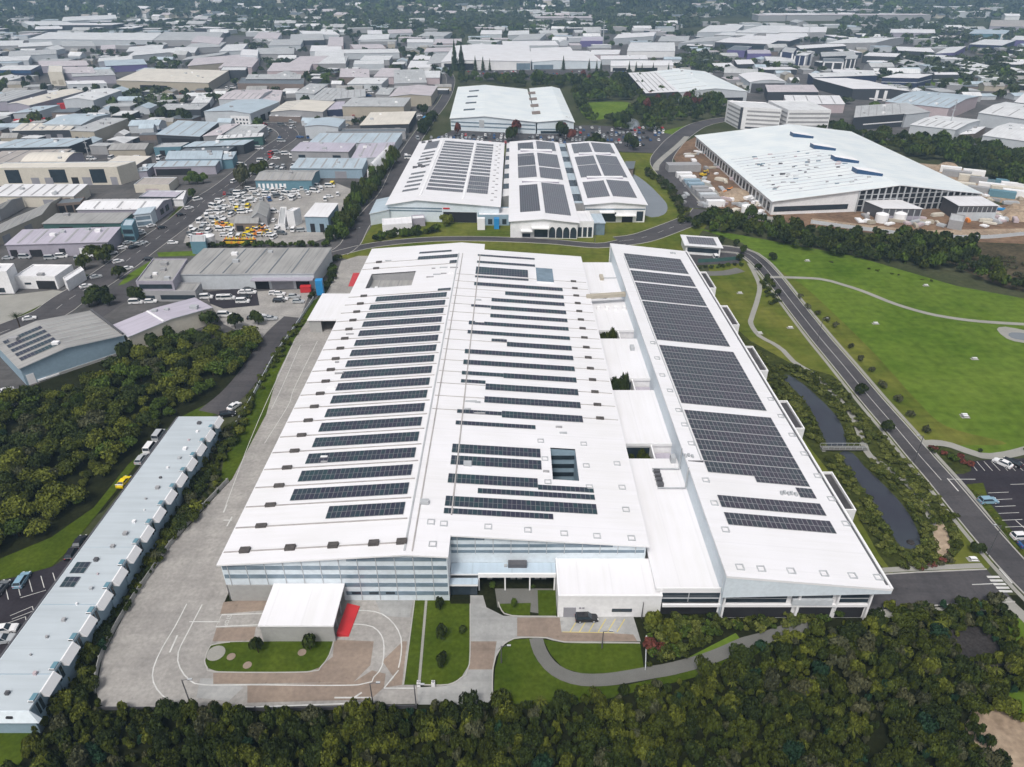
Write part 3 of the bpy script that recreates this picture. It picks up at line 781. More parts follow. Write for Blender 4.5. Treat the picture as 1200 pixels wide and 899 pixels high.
# ------------------------------------------------------------------ buildings
def warehouse(px, h, label, name='warehouse', cat='warehouse', roof='gable', along='u', rise=1.6, rc='roof_pale', wc='wall_grey',
              back='r', peak=0.5, fascia=None, doors=(), windows=(), bands=(), rooflights=0, vents=0, overhang=0.35, group=None, z0=0.0, plinth=None, solar=(), seams=0, rdoors=(), rwindows=(), sign=None):
    """one building from three roof corners seen in the survey photo (front-left, front-right, a back corner) at eaves height h"""
    A, B, Cc = (Vector(p) for p in (G(*px[0], h + z0), G(*px[1], h + z0), G(*px[2], h + z0)))
    du = B - A
    dv = (Cc - B) if back == 'r' else (Cc - A)
    base = A + du / 2 + dv / 2
    loc = (base.x, base.y, z0)
    root = empty(name, loc, label, cat, group)
    U, V = du.length, dv.length
    def P(u, v, z):
        q = A + du * u + dv * v
        return (q.x, q.y, z + z0)
    # profile across the ridge
    if roof == 'gable':
        prof = [(0, h), (peak, h + rise), (1, h)]
    elif roof == 'barrel':
        prof = [(k / 8, h + rise * math.sin(math.pi * k / 8)) for k in range(9)]
    elif roof == 'mono':
        prof = [(0, h), (1, h + rise)]
    else:
        prof = [(0, h), (1, h)]
    # ---- walls
    mb = MB()
    def zt(t):
        for a, b in zip(prof, prof[1:]):
            if t <= b[0] + 1e-9 or b is prof[-1]:
                return a[1] + (b[1] - a[1]) * (t - a[0]) / (b[0] - a[0])
    par = 0.7 if roof == 'flat' else 0.0
    ts = [p[0] for p in prof]
    def wall(p0, p1, w):
        """p0,p1: (u,v); top follows the profile"""
        idx = 0 if along == 'v' else 1     # along: the axis the ridge runs along; the profile varies over the other
        stops = [0.0, 1.0] if p0[idx] == p1[idx] else (ts if p1[idx] > p0[idx] else [1 - t for t in ts][::1])
        n = [0.0] + [s for s in sorted(set(abs((t - p0[idx]) / ((p1[idx] - p0[idx]) or 1)) for t in ts)) if 0 < s < 1] + [1.0] if p0[idx] != p1[idx] else [0.0, 1.0]
        pts = [(p0[0] + (p1[0] - p0[0]) * s, p0[1] + (p1[1] - p0[1]) * s) for s in n]
        top = [P(q[0], q[1], zt(q[idx]) + par) for q in pts]
        bot = [P(pts[0][0], pts[0][1], 0), P(pts[-1][0], pts[-1][1], 0)]
        face = bot[:1] + bot[1:] + list(reversed(top))
        mb.face(face, wc, [((q[0] - face[0][0]) + (q[1] - face[0][1]), q[2]) for q in face])
    wall((0, 0), (1, 0), U); wall((1, 0), (1, 1), V); wall((1, 1), (0, 1), U); wall((0, 1), (0, 0), V)
    if par:                                       # inner faces and top of the parapet
        iu, iv = 0.3 / U, 0.3 / V
        ring = [(0, 0), (1, 0), (1, 1), (0, 1)]; inn = [(iu, iv), (1 - iu, iv), (1 - iu, 1 - iv), (iu, 1 - iv)]
        for i in range(4):
            j = (i + 1) % 4
            mb.face([P(*ring[i], h + par), P(*ring[j], h + par), P(*inn[j], h + par), P(*inn[i], h + par)], fascia or wc)
            mb.face([P(*inn[i], h + par), P(*inn[j], h + par), P(*inn[j], h - .1), P(*inn[i], h - .1)], fascia or wc)
    mb.build('wall', root, loc)
    # ---- roof
    mb = MB()
    ou, ov = (overhang / U, overhang / V) if roof != 'flat' else (-0.3 / U, -0.3 / V)
    th = 0.22
    if along == 'v':
        lo, hi, wl, o1, o2 = -ov, 1 + ov, V, ou, U
    else:
        lo, hi, wl, o1, o2 = -ou, 1 + ou, U, ov, V
    pr = [list(p) for p in prof]
    if roof != 'flat':
        s0 = (pr[1][1] - pr[0][1]) / (pr[1][0] - pr[0][0]); s1 = (pr[-1][1] - pr[-2][1]) / (pr[-1][0] - pr[-2][0])
        pr[0] = [-o1, pr[0][1] - s0 * o1]; pr[-1] = [1 + o1, pr[-1][1] + s1 * o1]
    else:
        pr[0][0] = -o1; pr[-1][0] = 1 + o1
    Q = (lambda t, s, z: P(t, s, z)) if along == 'v' else (lambda t, s, z: P(s, t, z))
    zz = 0.06
    for a, b in zip(pr, pr[1:]):
        w = (b[0] - a[0]) * o2
        pts_t = [Q(a[0], lo, a[1] + zz + th), Q(b[0], lo, b[1] + zz + th), Q(b[0], hi, b[1] + zz + th), Q(a[0], hi, a[1] + zz + th)]
        pts_b = [(p[0], p[1], p[2] - th) for p in pts_t]
        if along != 'v':
            pts_t = [pts_t[1], pts_t[0], pts_t[3], pts_t[2]]; pts_b = [pts_b[1], pts_b[0], pts_b[3], pts_b[2]]
            uv = [(0, b[0] * o2), (0, a[0] * o2), (wl, a[0] * o2), (wl, b[0] * o2)]
        else:
            uv = [(0, a[0] * o2), (0, b[0] * o2), (wl, b[0] * o2), (wl, a[0] * o2)]
        mb.hexa(pts_b, pts_t, fascia or rc, uv, rc)
    ro = mb.build('roof', root, loc)
    # a point on the roof skin
    def R(u, v, dz=0.0):
        return P(u, v, zt(v if along == 'u' else u) + zz + th + dz)
    def patch(name, u0, u1, v0, v1, dz, th2, key, uv=None, parent=root, top_key=None):
        m = MB()
        cut = [u0, u1] if along == 'u' else [v0, v1]
        t = [R(u0, v0, dz + th2), R(u1, v0, dz + th2), R(u1, v1, dz + th2), R(u0, v1, dz + th2)]
        b = [R(u0, v0, dz), R(u1, v0, dz), R(u1, v1, dz), R(u0, v1, dz)]
        m.hexa(b, t, key, uv, top_key)
        return m.build(name, parent, loc)
    for k in range(rooflights):
        c = (k + 0.7) / (rooflights + 0.4)
        w = 0.5 / (U if along == 'u' else V)
        if along == 'u':
            patch('rooflight', c - w, c + w, 0.06, 0.94 if roof in ('mono', 'flat') else peak - 0.05, 0.0, 0.08, 'wall_grey', parent=ro)
        else:
            patch('rooflight', 0.06, 0.94 if roof in ('mono', 'flat') else peak - 0.05, c - w, c + w, 0.0, 0.08, 'wall_grey', parent=ro)
    for k in range(seams):
        c = (k + 1) / (seams + 1)
        if along == 'u':
            patch('roof_seam', c - .25 / U, c + .25 / U, 0.02, 0.98, 0.0, 0.10, 'roof_dark', parent=ro)
        else:
            patch('roof_seam', 0.02, 0.98, c - .25 / V, c + .25 / V, 0.0, 0.10, 'roof_dark', parent=ro)
    for k in range(vents):
        u, v = random.uniform(.12, .88), random.uniform(.12, .88)
        s = random.uniform(.6, 1.3)
        m = MB(); q = R(u, v)
        m.box(q[0] - s, q[0] + s, q[1] - s * .7, q[1] + s * .7, q[2] - .3, q[2] + s * .9, random.choice(['steel', 'trim', 'wall_grey']))
        m.build('roof_vent', root, loc)
    for s in solar:                                # (u0,u1,v0,v1)
        nu, nv = max(1, round((s[1] - s[0]) * U / 1.05)), max(1, round((s[3] - s[2]) * V / 1.9))
        patch('solar_array', s[0], s[1], s[2], s[3], 0.10, 0.06, 'steel', [(0, 0), (nu, 0), (nu, nv), (0, nv)], ro, s[4] if len(s) > 4 else 'solar_fine')
    # ---- openings on the front (v=0) and right (u=1) walls, set a little proud
    nf = Vector((du.y, -du.x)).normalized()
    nr = Vector((dv.y, -dv.x)).normalized()
    def slab(name, face, t0, t1, za, zb, key, out=0.08, parent=root):
        m = MB()
        n = nf if face == 'f' else nr
        def X(t, z, d):
            p = P(t, 0, z) if face == 'f' else P(1, t, z)
            return (p[0] + n.x * d, p[1] + n.y * d, p[2])
        m.hexa([X(t0, za, out), X(t1, za, out), X(t1, za, -.1), X(t0, za, -.1)], [X(t0, zb, out), X(t1, zb, out), X(t1, zb, -.1), X(t0, zb, -.1)], key)
        return m.build(name, parent, loc)
    for d in doors:
        key = d[4] if len(d) > 4 else 'shutter'
        slab('roller_door' if key in ('shutter', 'trim', 'red') else 'loading_opening', 'f', d[0], d[1], d[2], d[3], key)
    for d in rdoors:
        slab('roller_door', 'r', d[0], d[1], d[2], d[3], d[4] if len(d) > 4 else 'shutter')
    wname = lambda w: 'window' if len(w) < 5 or w[4].startswith('glass') else 'pilaster' if w[4] in ('trim', 'steel_dark') else 'wall_panel' if w[4].startswith('wall') else 'opening'
    for w in windows:
        slab(wname(w), 'f', w[0], w[1], w[2], w[3], w[4] if len(w) > 4 else 'glass', 0.06)
    for w in rwindows:
        slab(wname(w), 'r', w[0], w[1], w[2], w[3], w[4] if len(w) > 4 else 'glass', 0.06)
    for b in bands:                                # full-width strips
        slab('wall_band', 'f', 0.004, 0.996, b[0], b[1], b[2], 0.05)
        slab('wall_band', 'r', 0.004, 0.996, b[0], b[1], b[2], 0.05)
    if sign:
        slab('sign_panel', 'f', *sign, out=0.15)
    root['_'] = 0
    del root['_']
    return root, P, R, slab, patch

def spread_rects(n, z0, z1, a=0.05, b=0.95, fill=0.5, key=None):
    w = (b - a) / n
    return [(a + w * (k + .5 - fill / 2), a + w * (k + .5 + fill / 2), z0, z1) + ((key,) if key else ()) for k in range(n)]
# ------------------------------------------------------------------ the big solar-roofed factory in the middle
FL = (-10.0, 100.0, 0.0)
fac = empty('factory', FL, 'huge white-roofed factory covered in rows of solar panels beside the park', 'factory')
XL, XR, XM, YA, YB, YE, YR = -57.0, 27.6, -20.5, 100.0, 106.0, 276.5, 270.0
def zl(x): return 13.0 - 0.074 * (XM - x)
def zr(x): return 13.0 - 0.0735 * (x - XM)
def zhall(x): return zl(x) if x < XM else zr(x)
def zwing(x): return 12.7 - 0.109 * (x - 39.6)

def slab_roof(name, xs, ys, zf, skip, key, parent, th=0.35, edge='trim'):
    mb = MB()
    nxx, nyy = len(xs) - 1, len(ys) - 1
    on = [[not skip((xs[i] + xs[i + 1]) / 2, (ys[j] + ys[j + 1]) / 2) for j in range(nyy)] for i in range(nxx)]
    for i in range(nxx):
        for j in range(nyy):
            if not on[i][j]:
                continue
            x0, x1, y0, y1 = xs[i], xs[i + 1], ys[j], ys[j + 1]
            T = [(x0, y0, zf(x0 + 1e-6)), (x1, y0, zf(x1 - 1e-6)), (x1, y1, zf(x1 - 1e-6)), (x0, y1, zf(x0 + 1e-6))]
            Bm = [(a, b, c - th) for a, b, c in T]
            mb.face(T, key, [(p[1], p[0]) for p in T]); mb.face(list(reversed(Bm)), edge)
            for di, dj, a, b in ((0, -1, 0, 1), (1, 0, 1, 2), (0, 1, 2, 3), (-1, 0, 3, 0)):
                ii, jj = i + di, j + dj
                if not (0 <= ii < nxx and 0 <= jj < nyy and on[ii][jj]):
                    mb.face([Bm[a], Bm[b], T[b], T[a]], edge)
    return mb.build(name, parent, FL)

def rect(px):
    """pixel corners -> world rectangle on the hall roof (right slope unless told)"""
    return px
def on_hall(p):
    q = on_plane(p[0], p[1], 13.0, -0.0735, XM)
    if q[0] < XM:
        q = on_plane(p[0], p[1], 13.0, 0.074, XM)
    return q
def on_wing(p): return on_plane(p[0], p[1], 12.7, -0.109, 39.6)

# courts cut into the roof
c1a, c1b = on_hall((644.9, 524.9)), on_hall((678.8, 563.3))
COURT = (on_hall((645, 526))[0], on_hall((677, 550))[0], on_hall((660, 562.5))[1], on_hall((660, 525.5))[1])
c2 = [on_hall(p) for p in ((429, 336), (487, 319), (487, 334), (436, 320))]
PLANT = (c2[0][0], c2[1][0], min(c2[0][1], c2[2][1]), (c2[1][1] + c2[3][1]) / 2)
def skip_hall(x, y):
    if x > -12.2 and y < YB: return True
    if x > -11 and y > YR: return True
    for c in (COURT, PLANT):
        if c[0] < x < c[1] and c[2] < y < c[3]: return True
    return False
xs = sorted({XL, PLANT[0], PLANT[1], XM, -12.2, -11.0, COURT[0], COURT[1], XR})
ys = sorted({YA, YB, COURT[2], COURT[3], PLANT[2], PLANT[3], YR, YE})
hall_roof = slab_roof('hall_roof', xs, ys, zhall, skip_hall, 'roof_main', fac)

# ---- hall walls
mb = MB()
x0, x1 = XL + .5, XR - .5
def wallf(a, b, z0, z1a, z1b, key):
    mb.face([(a[0], a[1], z0), (b[0], b[1], z0), (b[0], b[1], z1b), (a[0], a[1], z1a)], key, [(0, z0), (math.dist(a, b), z0), (math.dist(a, b), z1b), (0, z1a)])
YF = YA + .6
wallf((x0, YF), (XM, YF), 4.4, zl(x0) - .34, 13 - .34, 'wall_paleblue')
wallf((XM, YF), (-12.5, YF), 0, 13 - .34, zr(-12.5) - .34, 'wall_paleblue')
wallf((-33.5, YF), (XM, YF), 0, 4.4, 4.4, 'wall_paleblue')
wallf((-12.5, YF), (-12.5, YB + .6), 0, zr(-12.5) - .34, zr(-12.5) - .34, 'wall_white')
wallf((-12.5, YB + .6), (x1, YB + .6), 0, zr(-12.5) - .34, zr(x1) - .34, 'wall_paleblue')
wallf((x1, YB + .6), (x1, YR - .5), 0, zr(x1) - .34, zr(x1) - .34, 'wall_white')
wallf((x1, YR - .5), (-11.4, YR - .5), 0, zr(x1) - .34, zr(-11.4) - .34, 'wall_white')
wallf((-11.4, YR - .5), (-11.4, YE - .5), 0, zr(-11.4) - .34, zr(-11.4) - .34, 'wall_white')
wallf((-11.4, YE - .5), (XM, YE - .5), 0, zr(-11.4) - .34, 12.66, 'wall_white')
wallf((XM, YE - .5), (x0, YE - .5), 0, 12.66, zl(x0) - .34, 'wall_white')
wallf((x0, YE - .5), (x0, YF), 0, zl(x0) - .34, zl(x0) - .34, 'wall_white')
mb.build('hall_wall', fac, FL)
# lower left front: concrete base set back under the cladding
mb = MB(); mb.box(x0 + .3, -33.6, YF - .15, YF + 3, 0, 4.35, 'wall_concrete'); mb.build('concrete_base', fac, FL)
# horizontal bands of dark glazing between pale cladding
def band(xa, xb, y, za, zb, key='glass_blue', out=0.08, name='window_band', slope=None):
    mb = MB(); mb.box(xa, xb, y - out, y + .05, za, zb, key); return mb.build(name, fac, FL)
for k, (za, zb) in enumerate(((10.75, 11.65), (8.5, 9.5), (6.2, 7.2))):
    a = x0 + .2 if zb < zl(x0) - .5 else XM - (13 - .5 - zb) / 0.074
    band(max(a, x0 + .2), -12.7, YF, za, zb)
for za, zb in ((3.9, 4.9), (1.6, 2.6)):
    band(-33 if za < 4 else -33, -12.7, YF, za, zb)
for k in range(13):                                   # vertical joints of the cladding
    x = x0 + 1.2 + 3.62 * k
    if x < -13:
        mb = MB(); mb.box(x - .06, x + .06, YF - .12, YF + .02, 4.45 if x < -33 else 0.05, zhall(x) - .45, 'steel'); mb.build('mullion', fac, FL)
for x in (-31.0, -27.5, -24.2):
    mb = MB(); mb.box(x - .9, x + .9, YF - .14, YF + .02, 1.9, 2.5, 'glass'); mb.build('window', fac, FL)
for za, zb in ((10.6, 11.4), (8.7, 9.5), (7.2, 7.9)):
    xb = min(x1 - .3, XM + (13 - .5 - zb) / 0.0735)
    band(-12.3, xb, YB + .6, za, zb)
for k in range(11):
    x = -11 + 3.6 * k
    mb = MB(); mb.box(x - .06, x + .06, YB + .47, YB + .62, 6.9, zr(x) - .45, 'steel'); mb.build('mullion', fac, FL)

# ---- roof courts
def court(c, depth, floor_key, wall_key, name):
    mb = MB(); xa, xb, ya, yb = c
    zt = [zhall(xa) - .02, zhall(xb) - .02]; zb = depth
    mb.face([(xa, ya, zb), (xb, ya, zb), (xb, yb, zb), (xa, yb, zb)], floor_key)
    mb.face([(xa, yb, zb), (xb, yb, zb), (xb, yb, zt[1]), (xa, yb, zt[0])], wall_key)
    mb.face([(xa, ya, zb), (xa, yb, zb), (xa, yb, zt[0]), (xa, ya, zt[0])], wall_key)
    mb.face([(xb, ya, zb), (xb, yb, zb), (xb, yb, zt[1]), (xb, ya, zt[1])], wall_key)
    mb.face([(xa, ya, zb), (xb, ya, zb), (xb, ya, zt[1]), (xa, ya, zt[0])], wall_key)
    return mb.build(name, fac, FL)
court(COURT, 0.3, 'forest_floor', 'wall_blue', 'roof_court')
for k in range(3):
    mb = MB(); z = 7.4 - 2.5 * k
    mb.box(COURT[0] + .05, COURT[1] - .05, COURT[3] - .15, COURT[3] - .02, z, z + 1.1, 'glass'); mb.build('court_window', fac, FL)
court(PLANT, 8.2, 'roof_grey', 'wall_grey', 'plant_well')
random.seed(5)
for k in range(9):
    x = PLANT[0] + 1.5 + k * (PLANT[1] - PLANT[0] - 3) / 8; y = random.uniform(PLANT[2] + 1.5, PLANT[2] + 4)
    mb = MB(); mb.box(x - .5, x + .5, y - .6, y + .6, 8.2, 9.2 + random.random() * .6, random.choice(['steel', 'trim', 'wall_grey', 'steel_dark'])); mb.build('cooling_unit', fac, FL)

# ---- seams (stepped box gutters) and their dark roof ventilators
PITCH_Y = 6.5
for k in range(24):
    y = 110.2 + PITCH_Y * k
    if y > 272: break
    if PLANT[2] - 1 < y < PLANT[3] + 1:
        continue
    mb = MB()
    xa, xb = XL + .3, XM - .8
    mb.hexa([(xa, y, zl(xa)), (xb, y, zl(xb)), (xb, y + .3, zl(xb)), (xa, y + .3, zl(xa))],
            [(xa, y, zl(xa) + .16), (xb, y, zl(xb) + .16), (xb, y + .3, zl(xb) + .16), (xa, y + .3, zl(xa) + .16)], 'seam')
    mb.build('roof_seam', hall_roof, FL)
    xv = -52.5
    mb = MB(); mb.hexa([(xv, y - .25, zl(xv) - .1), (xv + 2.2, y - .25, zl(xv + 2.2) - .1), (xv + 2.2, y + .7, zl(xv + 2.2) - .1), (xv, y + .7, zl(xv) - .1)],
                       [(xv, y - .25, zl(xv) + .55), (xv + 2.2, y - .25, zl(xv + 2.2) + .55), (xv + 2.2, y + .7, zl(xv + 2.2) + .55), (xv, y + .7, zl(xv) + .55)], 'vent')
    mb.build('roof_ventilator', hall_roof, FL)
for k in range(15):
    y = 160 + PITCH_Y * k
    mb = MB(); xa, xb = XM + .3, XR - .4
    y -= 8.4
    mb.hexa([(xa, y, zr(xa)), (xb, y, zr(xb)), (xb, y + .22, zr(xb)), (xa, y + .22, zr(xa))],
            [(xa, y, zr(xa) + .1), (xb, y, zr(xb) + .1), (xb, y + .22, zr(xb) + .1), (xa, y + .22, zr(xa) + .1)], 'seam')
    mb.build('roof_seam', hall_roof, FL)
    xv = 21.5
    mb = MB(); mb.hexa([(xv, y - .2, zr(xv) - .1), (xv + 2.0, y - .2, zr(xv + 2) - .1), (xv + 2.0, y + .6, zr(xv + 2) - .1), (xv, y + .6, zr(xv) - .1)],
                       [(xv, y - .2, zr(xv) + .5), (xv + 2.0, y - .2, zr(xv + 2) + .5), (xv + 2.0, y + .6, zr(xv + 2) + .5), (xv, y + .6, zr(xv) + .5)], 'vent')
    mb.build('roof_ventilator', hall_roof, FL)
# front gutter line of ventilators on the left slope
y = 103.2
mb = MB(); mb.hexa([(XL + .3, y, zl(XL)), (XM - 1, y, zl(XM - 1)), (XM - 1, y + .3, zl(XM - 1)), (XL + .3, y + .3, zl(XL))],
                   [(XL + .3, y, zl(XL) + .16), (XM - 1, y, zl(XM - 1) + .16), (XM - 1, y + .3, zl(XM - 1) + .16), (XL + .3, y + .3, zl(XL) + .16)], 'seam')
mb.build('roof_seam', hall_roof, FL)
for xv in (-53.5, -44.5, -36.0, -28.0, -22.5):
    mb = MB(); mb.hexa([(xv, y - .4, zl(xv) - .1), (xv + 2, y - .4, zl(xv + 2) - .1), (xv + 2, y + .9, zl(xv + 2) - .1), (xv, y + .9, zl(xv) - .1)],
                       [(xv, y - .4, zl(xv) + .6), (xv + 2, y - .4, zl(xv + 2) + .6), (xv + 2, y + .9, zl(xv + 2) + .6), (xv, y + .9, zl(xv) + .6)], 'vent')
    mb.build('roof_ventilator', hall_roof, FL)
# walkway along the ridge: two rails of flashing and cross pieces
for x, w in ((XM - .35, .35), (XM + 1.2, .25), (-12.6, .3)):
    mb = MB(); ya = 101 if x < -13 else 112
    mb.hexa([(x, ya, zhall(x) - .05), (x + w, ya, zhall(x + w) - .05), (x + w, YR - 6, zhall(x + w) - .05), (x, YR - 6, zhall(x) - .05)],
            [(x, ya, zhall(x) + .2), (x + w, ya, zhall(x + w) + .2), (x + w, YR - 6, zhall(x + w) + .2), (x, YR - 6, zhall(x) + .2)], 'seam' if x > -20 else 'steel')
    mb.build('ridge_flashing', hall_roof, FL)

# ---- solar arrays, sitting on low rails above the sheeting
def array(parent, zf, x0, x1, y0, y1, key='solar', pw=1.0, ph=2.0, cols=None, rows=None):
    nu = cols or max(1, round((x1 - x0) / pw)); nv = rows or max(1, round((y1 - y0) / ph))
    b = [(x0, y0, zf(x0) + .12), (x1, y0, zf(x1) + .12), (x1, y1, zf(x1) + .12), (x0, y1, zf(x0) + .12)]
    t = [(p[0], p[1], p[2] + .06) for p in b]
    mb = MB(); mb.hexa(b, t, 'steel', [(0, 0), (nu, 0), (nu, nv), (0, nv)], key)
    return mb.build('solar_array', parent, FL)
for k in range(18):
    y = 113.5 + PITCH_Y * k
    array(hall_roof, zl, -38.4 if k == 0 else (-47.6 if k < 17 else -46.6), -22.3, y - 1.95, y + 1.95, rows=2)
def array_px(parent, on, zf, bl, br, tr, **kw):
    a, b, c = on(bl), on(br), on(tr)
    array(parent, zf, a[0], (b[0] + c[0]) / 2, (a[1] + b[1]) / 2, max(c[1], (a[1] + b[1]) / 2 + 1.7), **kw)
for q in (((491.2, 297.6), (529.2, 295), (529.2, 293.4)), ((489.2, 305), (536.2, 301.6), (536.2, 298)), ((526.6, 309), (535.2, 308.4), (535.2, 305)), ((512.8, 341), (528.2, 340), (528.2, 337.8))):
    array_px(hall_roof, on_hall, zl, *q)
for q in (((520, 600.7), (648.1, 610.8), (648.7, 603.6)), ((521.4, 591.3), (700.2, 605.5), (698.8, 591.6)), ((559.8, 576.6), (697.5, 588.4), (697, 582.2)),
          ((524.6, 565.4), (630.2, 572.9), (630.2, 561.4)), ((630.5, 572.9), (696.2, 579.6), (695.6, 573.4)), ((528, 543.5), (634.8, 552.1), (634.2, 540.3)),
          ((529.4, 529.4), (633.4, 538.2), (633.4, 526.7)), ((533.9, 496.6), (627.6, 504.9), (627.6, 500)), ((535.5, 484), (588, 488), (588, 484)),
          ((588.1, 488), (683.3, 497.4), (682.8, 488)), ((567.5, 470.7), (680.7, 480.6), (680.1, 472)), ((540, 448.5), (568.9, 450.7), (568.9, 446.7)),
          ((568.9, 455.2), (678, 465.9), (677.5, 456.8)), ((541, 439.2), (590, 442.6), (590, 438.2)), ((590, 442.6), (675.8, 449.8), (675.4, 443.2)),
          ((543, 425.2), (673.8, 437.8), (673.4, 430.2)), ((544.6, 412.5), (672.2, 424.8), (671.6, 417.7)), ((594, 405.5), (670.2, 412.5), (669.8, 406.1)),
          ((576, 399.7), (594, 402.1), (594, 399.1)), ((548, 389.1), (668.2, 401.1), (667.8, 395.1)), ((549.4, 378.5), (666.6, 390.1), (666.2, 384.1)),
          ((574.5, 370.7), (665.2, 379.7), (664.8, 374.1)), ((575.3, 361.7), (663.8, 370.1), (663.2, 364.5)), ((552, 359.3), (575, 361.5), (575, 358.5)),
          ((576, 352.1), (661.8, 360.7), (661.4, 355.5)), ((592, 345.1), (660.8, 351.7), (660.4, 346.7)), ((555.6, 333.7), (659.6, 342.7), (659.2, 338.1)),
          ((556.6, 324.5), (619.5, 330.5), (619.3, 328.5)), ((557.2, 320.4), (618.9, 326.4), (618.5, 317)), ((559, 307.4), (627.1, 314), (626.7, 310.6)), ((560, 299.4), (626.5, 305.6), (626.5, 303.6))):
    array_px(hall_roof, on_hall, zr, *q)
# glazed roof light near the far end
a, b, c = on_hall((629, 331)), on_hall((649, 331)), on_hall((648, 316.5))
mb = MB(); mb.hexa([(a[0], a[1], zr(a[0])), (b[0], a[1], zr(b[0])), (b[0], c[1], zr(b[0])), (a[0], c[1], zr(a[0]))],
                   [(a[0], a[1], zr(a[0]) + .5), (b[0], a[1], zr(b[0]) + .5), (b[0], c[1], zr(b[0]) + .5), (a[0], c[1], zr(a[0]) + .5)], 'trim', top_key='glass_blue')
mb.build('rooflight', hall_roof, FL)
# square hatch frames dotted round the roof edges
def hatch(parent, p, zf, s=.75):
    mb = MB(); x, y = p; z = zf(x)
    for xa, xb, ya, yb in ((x - s, x + s, y - s, y - s + .18), (x - s, x + s, y + s - .18, y + s), (x - s, x - s + .18, y - s + .18, y + s - .18), (x + s - .18, x + s, y - s + .18, y + s - .18)):
        mb.box(xa, xb, ya, yb, z - .15, z + .22, 'steel')
    mb.build('roof_hatch', parent, FL)
for p in ((520, 614), (572, 617.5), (618.5, 621.5), (661, 625.5), (699.5, 628.5), (740, 631), (733.5, 597.5), (729, 571.5), (723, 543.5), (687, 546), (690.7, 571), (684, 520.5), (633.5, 517), (638.5, 538), (642, 565), (507, 638), (505, 612)):
    hatch(hall_roof, on_hall(p), zhall)
for p in ((497.5, 590), (548, 545)):
    q = on_hall(p); mb = MB(); mb.box(q[0] - .9, q[0] + .9, q[1] - .5, q[1] + .5, zhall(q[0]) - .2, zhall(q[0]) + .9, 'steel'); mb.build('roof_fan', hall_roof, FL)
for p in ((560, 472), (552, 471), (562, 485), (548, 480), (585, 397), (560, 352), (562, 378), (640, 553), (655, 501), (660, 508), (380, 542), (380, 536), (388, 455), (410, 392), (395, 425), (398, 438), (455, 306), (470, 312), (508, 315), (520, 314), (532, 314), (512, 322), (520, 321), (528, 320), (504, 325)):
    q = on_hall(p); mb = MB(); w = random.uniform(.5, 1.5); mb.box(q[0] - w, q[0] + w, q[1] - .25, q[1] + .25, zhall(q[0]) - .2, zhall(q[0]) + .35, random.choice(['steel', 'wall_grey', 'trim'])); mb.build('roof_plant', hall_roof, FL)

# ---- low link between the hall and the east wing: roof slabs with planted courts between
LZ = 6.6
gaps = [(139.2, 145.0), (171.4, 177.4), (203.4, 208.8), (235.0, 239.4)]
lx0, lx1 = XR + .1, 41.4
stops = [97.2] + [g for gp in gaps for g in gp] + [271.0]
for i in range(0, len(stops), 2):
    mb = MB(); mb.box(lx0, lx1, stops[i], stops[i + 1], LZ - .5, LZ, 'trim', 'roof_main'); mb.build('link_roof', fac, FL)
    mb = MB(); mb.box(lx0 + .3, lx1, stops[i] + .3, stops[i + 1] - .3, 0, LZ - .5, 'wall_white'); mb.build('link_wall', fac, FL)
    mb = MB(); mb.box(lx0, lx1, stops[i], stops[i] + .25, LZ, LZ + .35, 'trim'); mb.build('parapet', fac, FL)
for a, b in gaps:
    mb = MB(); mb.box(34.8, lx1, a, b, 0, 4.0, 'wall_grey', 'roof_lilac'); mb.build('court_annexe', fac, FL)
    mb = MB(); mb.box(lx0, 34.8, a, b, -.05, .15, 'forest_floor'); mb.build('court_floor', fac, FL)
    mb = MB(); mb.box(lx0 + .4, 34.6, b + .22, b + .34, 1.0, 5.5, 'glass'); mb.build('court_window', fac, FL)
    mb = MB(); mb.box(34.6, 34.95, a, b, 4.0, LZ - .1, 'trim'); mb.build('court_screen', fac, FL)
# covered duct bridging over the link
mb = MB(); p, q = (26.0, 229.0), (43.5, 232.5)
mb.hexa([(26, 228.4, 9.2), (43.5, 231.4, 9.2), (43.5, 233.2, 9.2), (26, 230.2, 9.2)], [(26, 228.4, 10.4), (43.5, 231.4, 10.4), (43.5, 233.2, 10.4), (26, 230.2, 10.4)], 'wall_beige'); mb.build('roof_duct', fac, FL)
for x in (30, 33, 36, 39):
    mb = MB(); mb.box(x - .5, x + .5, 225.5, 226.6, LZ, LZ + 1.1, 'trim'); mb.build('roof_fan', fac, FL)
for k in range(4):
    y = 128.2 + 1.6 * k
    mb = MB(); mb.box(33.4, 34.8, y, y + .9, LZ, LZ + 1.0, 'steel_dark'); mb.box(33.2, 35.0, y + .9, y + 1.1, LZ, LZ + .5, 'steel'); mb.build('roof_fan', fac, FL)
for y, z in ((134.6, LZ + .5), (127.4, LZ + .5)):
    mb = MB(); mb.tube((33.2, y, z), (39.6, y, z), .16, .16, 'steel'); mb.tube((39.6, y, z), (39.6, y, 12.9), .16, .16, 'steel'); mb.build('roof_pipe', fac, FL)
mb = MB(); mb.box(38.2, 39.3, 137.2, 139.0, LZ, LZ + 1.6, 'steel'); mb.build('roof_fan', fac, FL)
mb = MB(); mb.box(33.5, 34.8, 252, 256, LZ, LZ + 1.0, 'wall_beige'); mb.build('roof_fan', fac, FL)
mb = MB(); mb.box(34.8, 39.8, 253.6, 253.9, LZ + .3, LZ + .5, 'steel'); mb.build('roof_pipe', fac, FL)
mb = MB(); mb.box(36.8, 38.0, 195, 197, LZ, LZ + 1.2, 'steel'); mb.build('roof_fan', fac, FL)

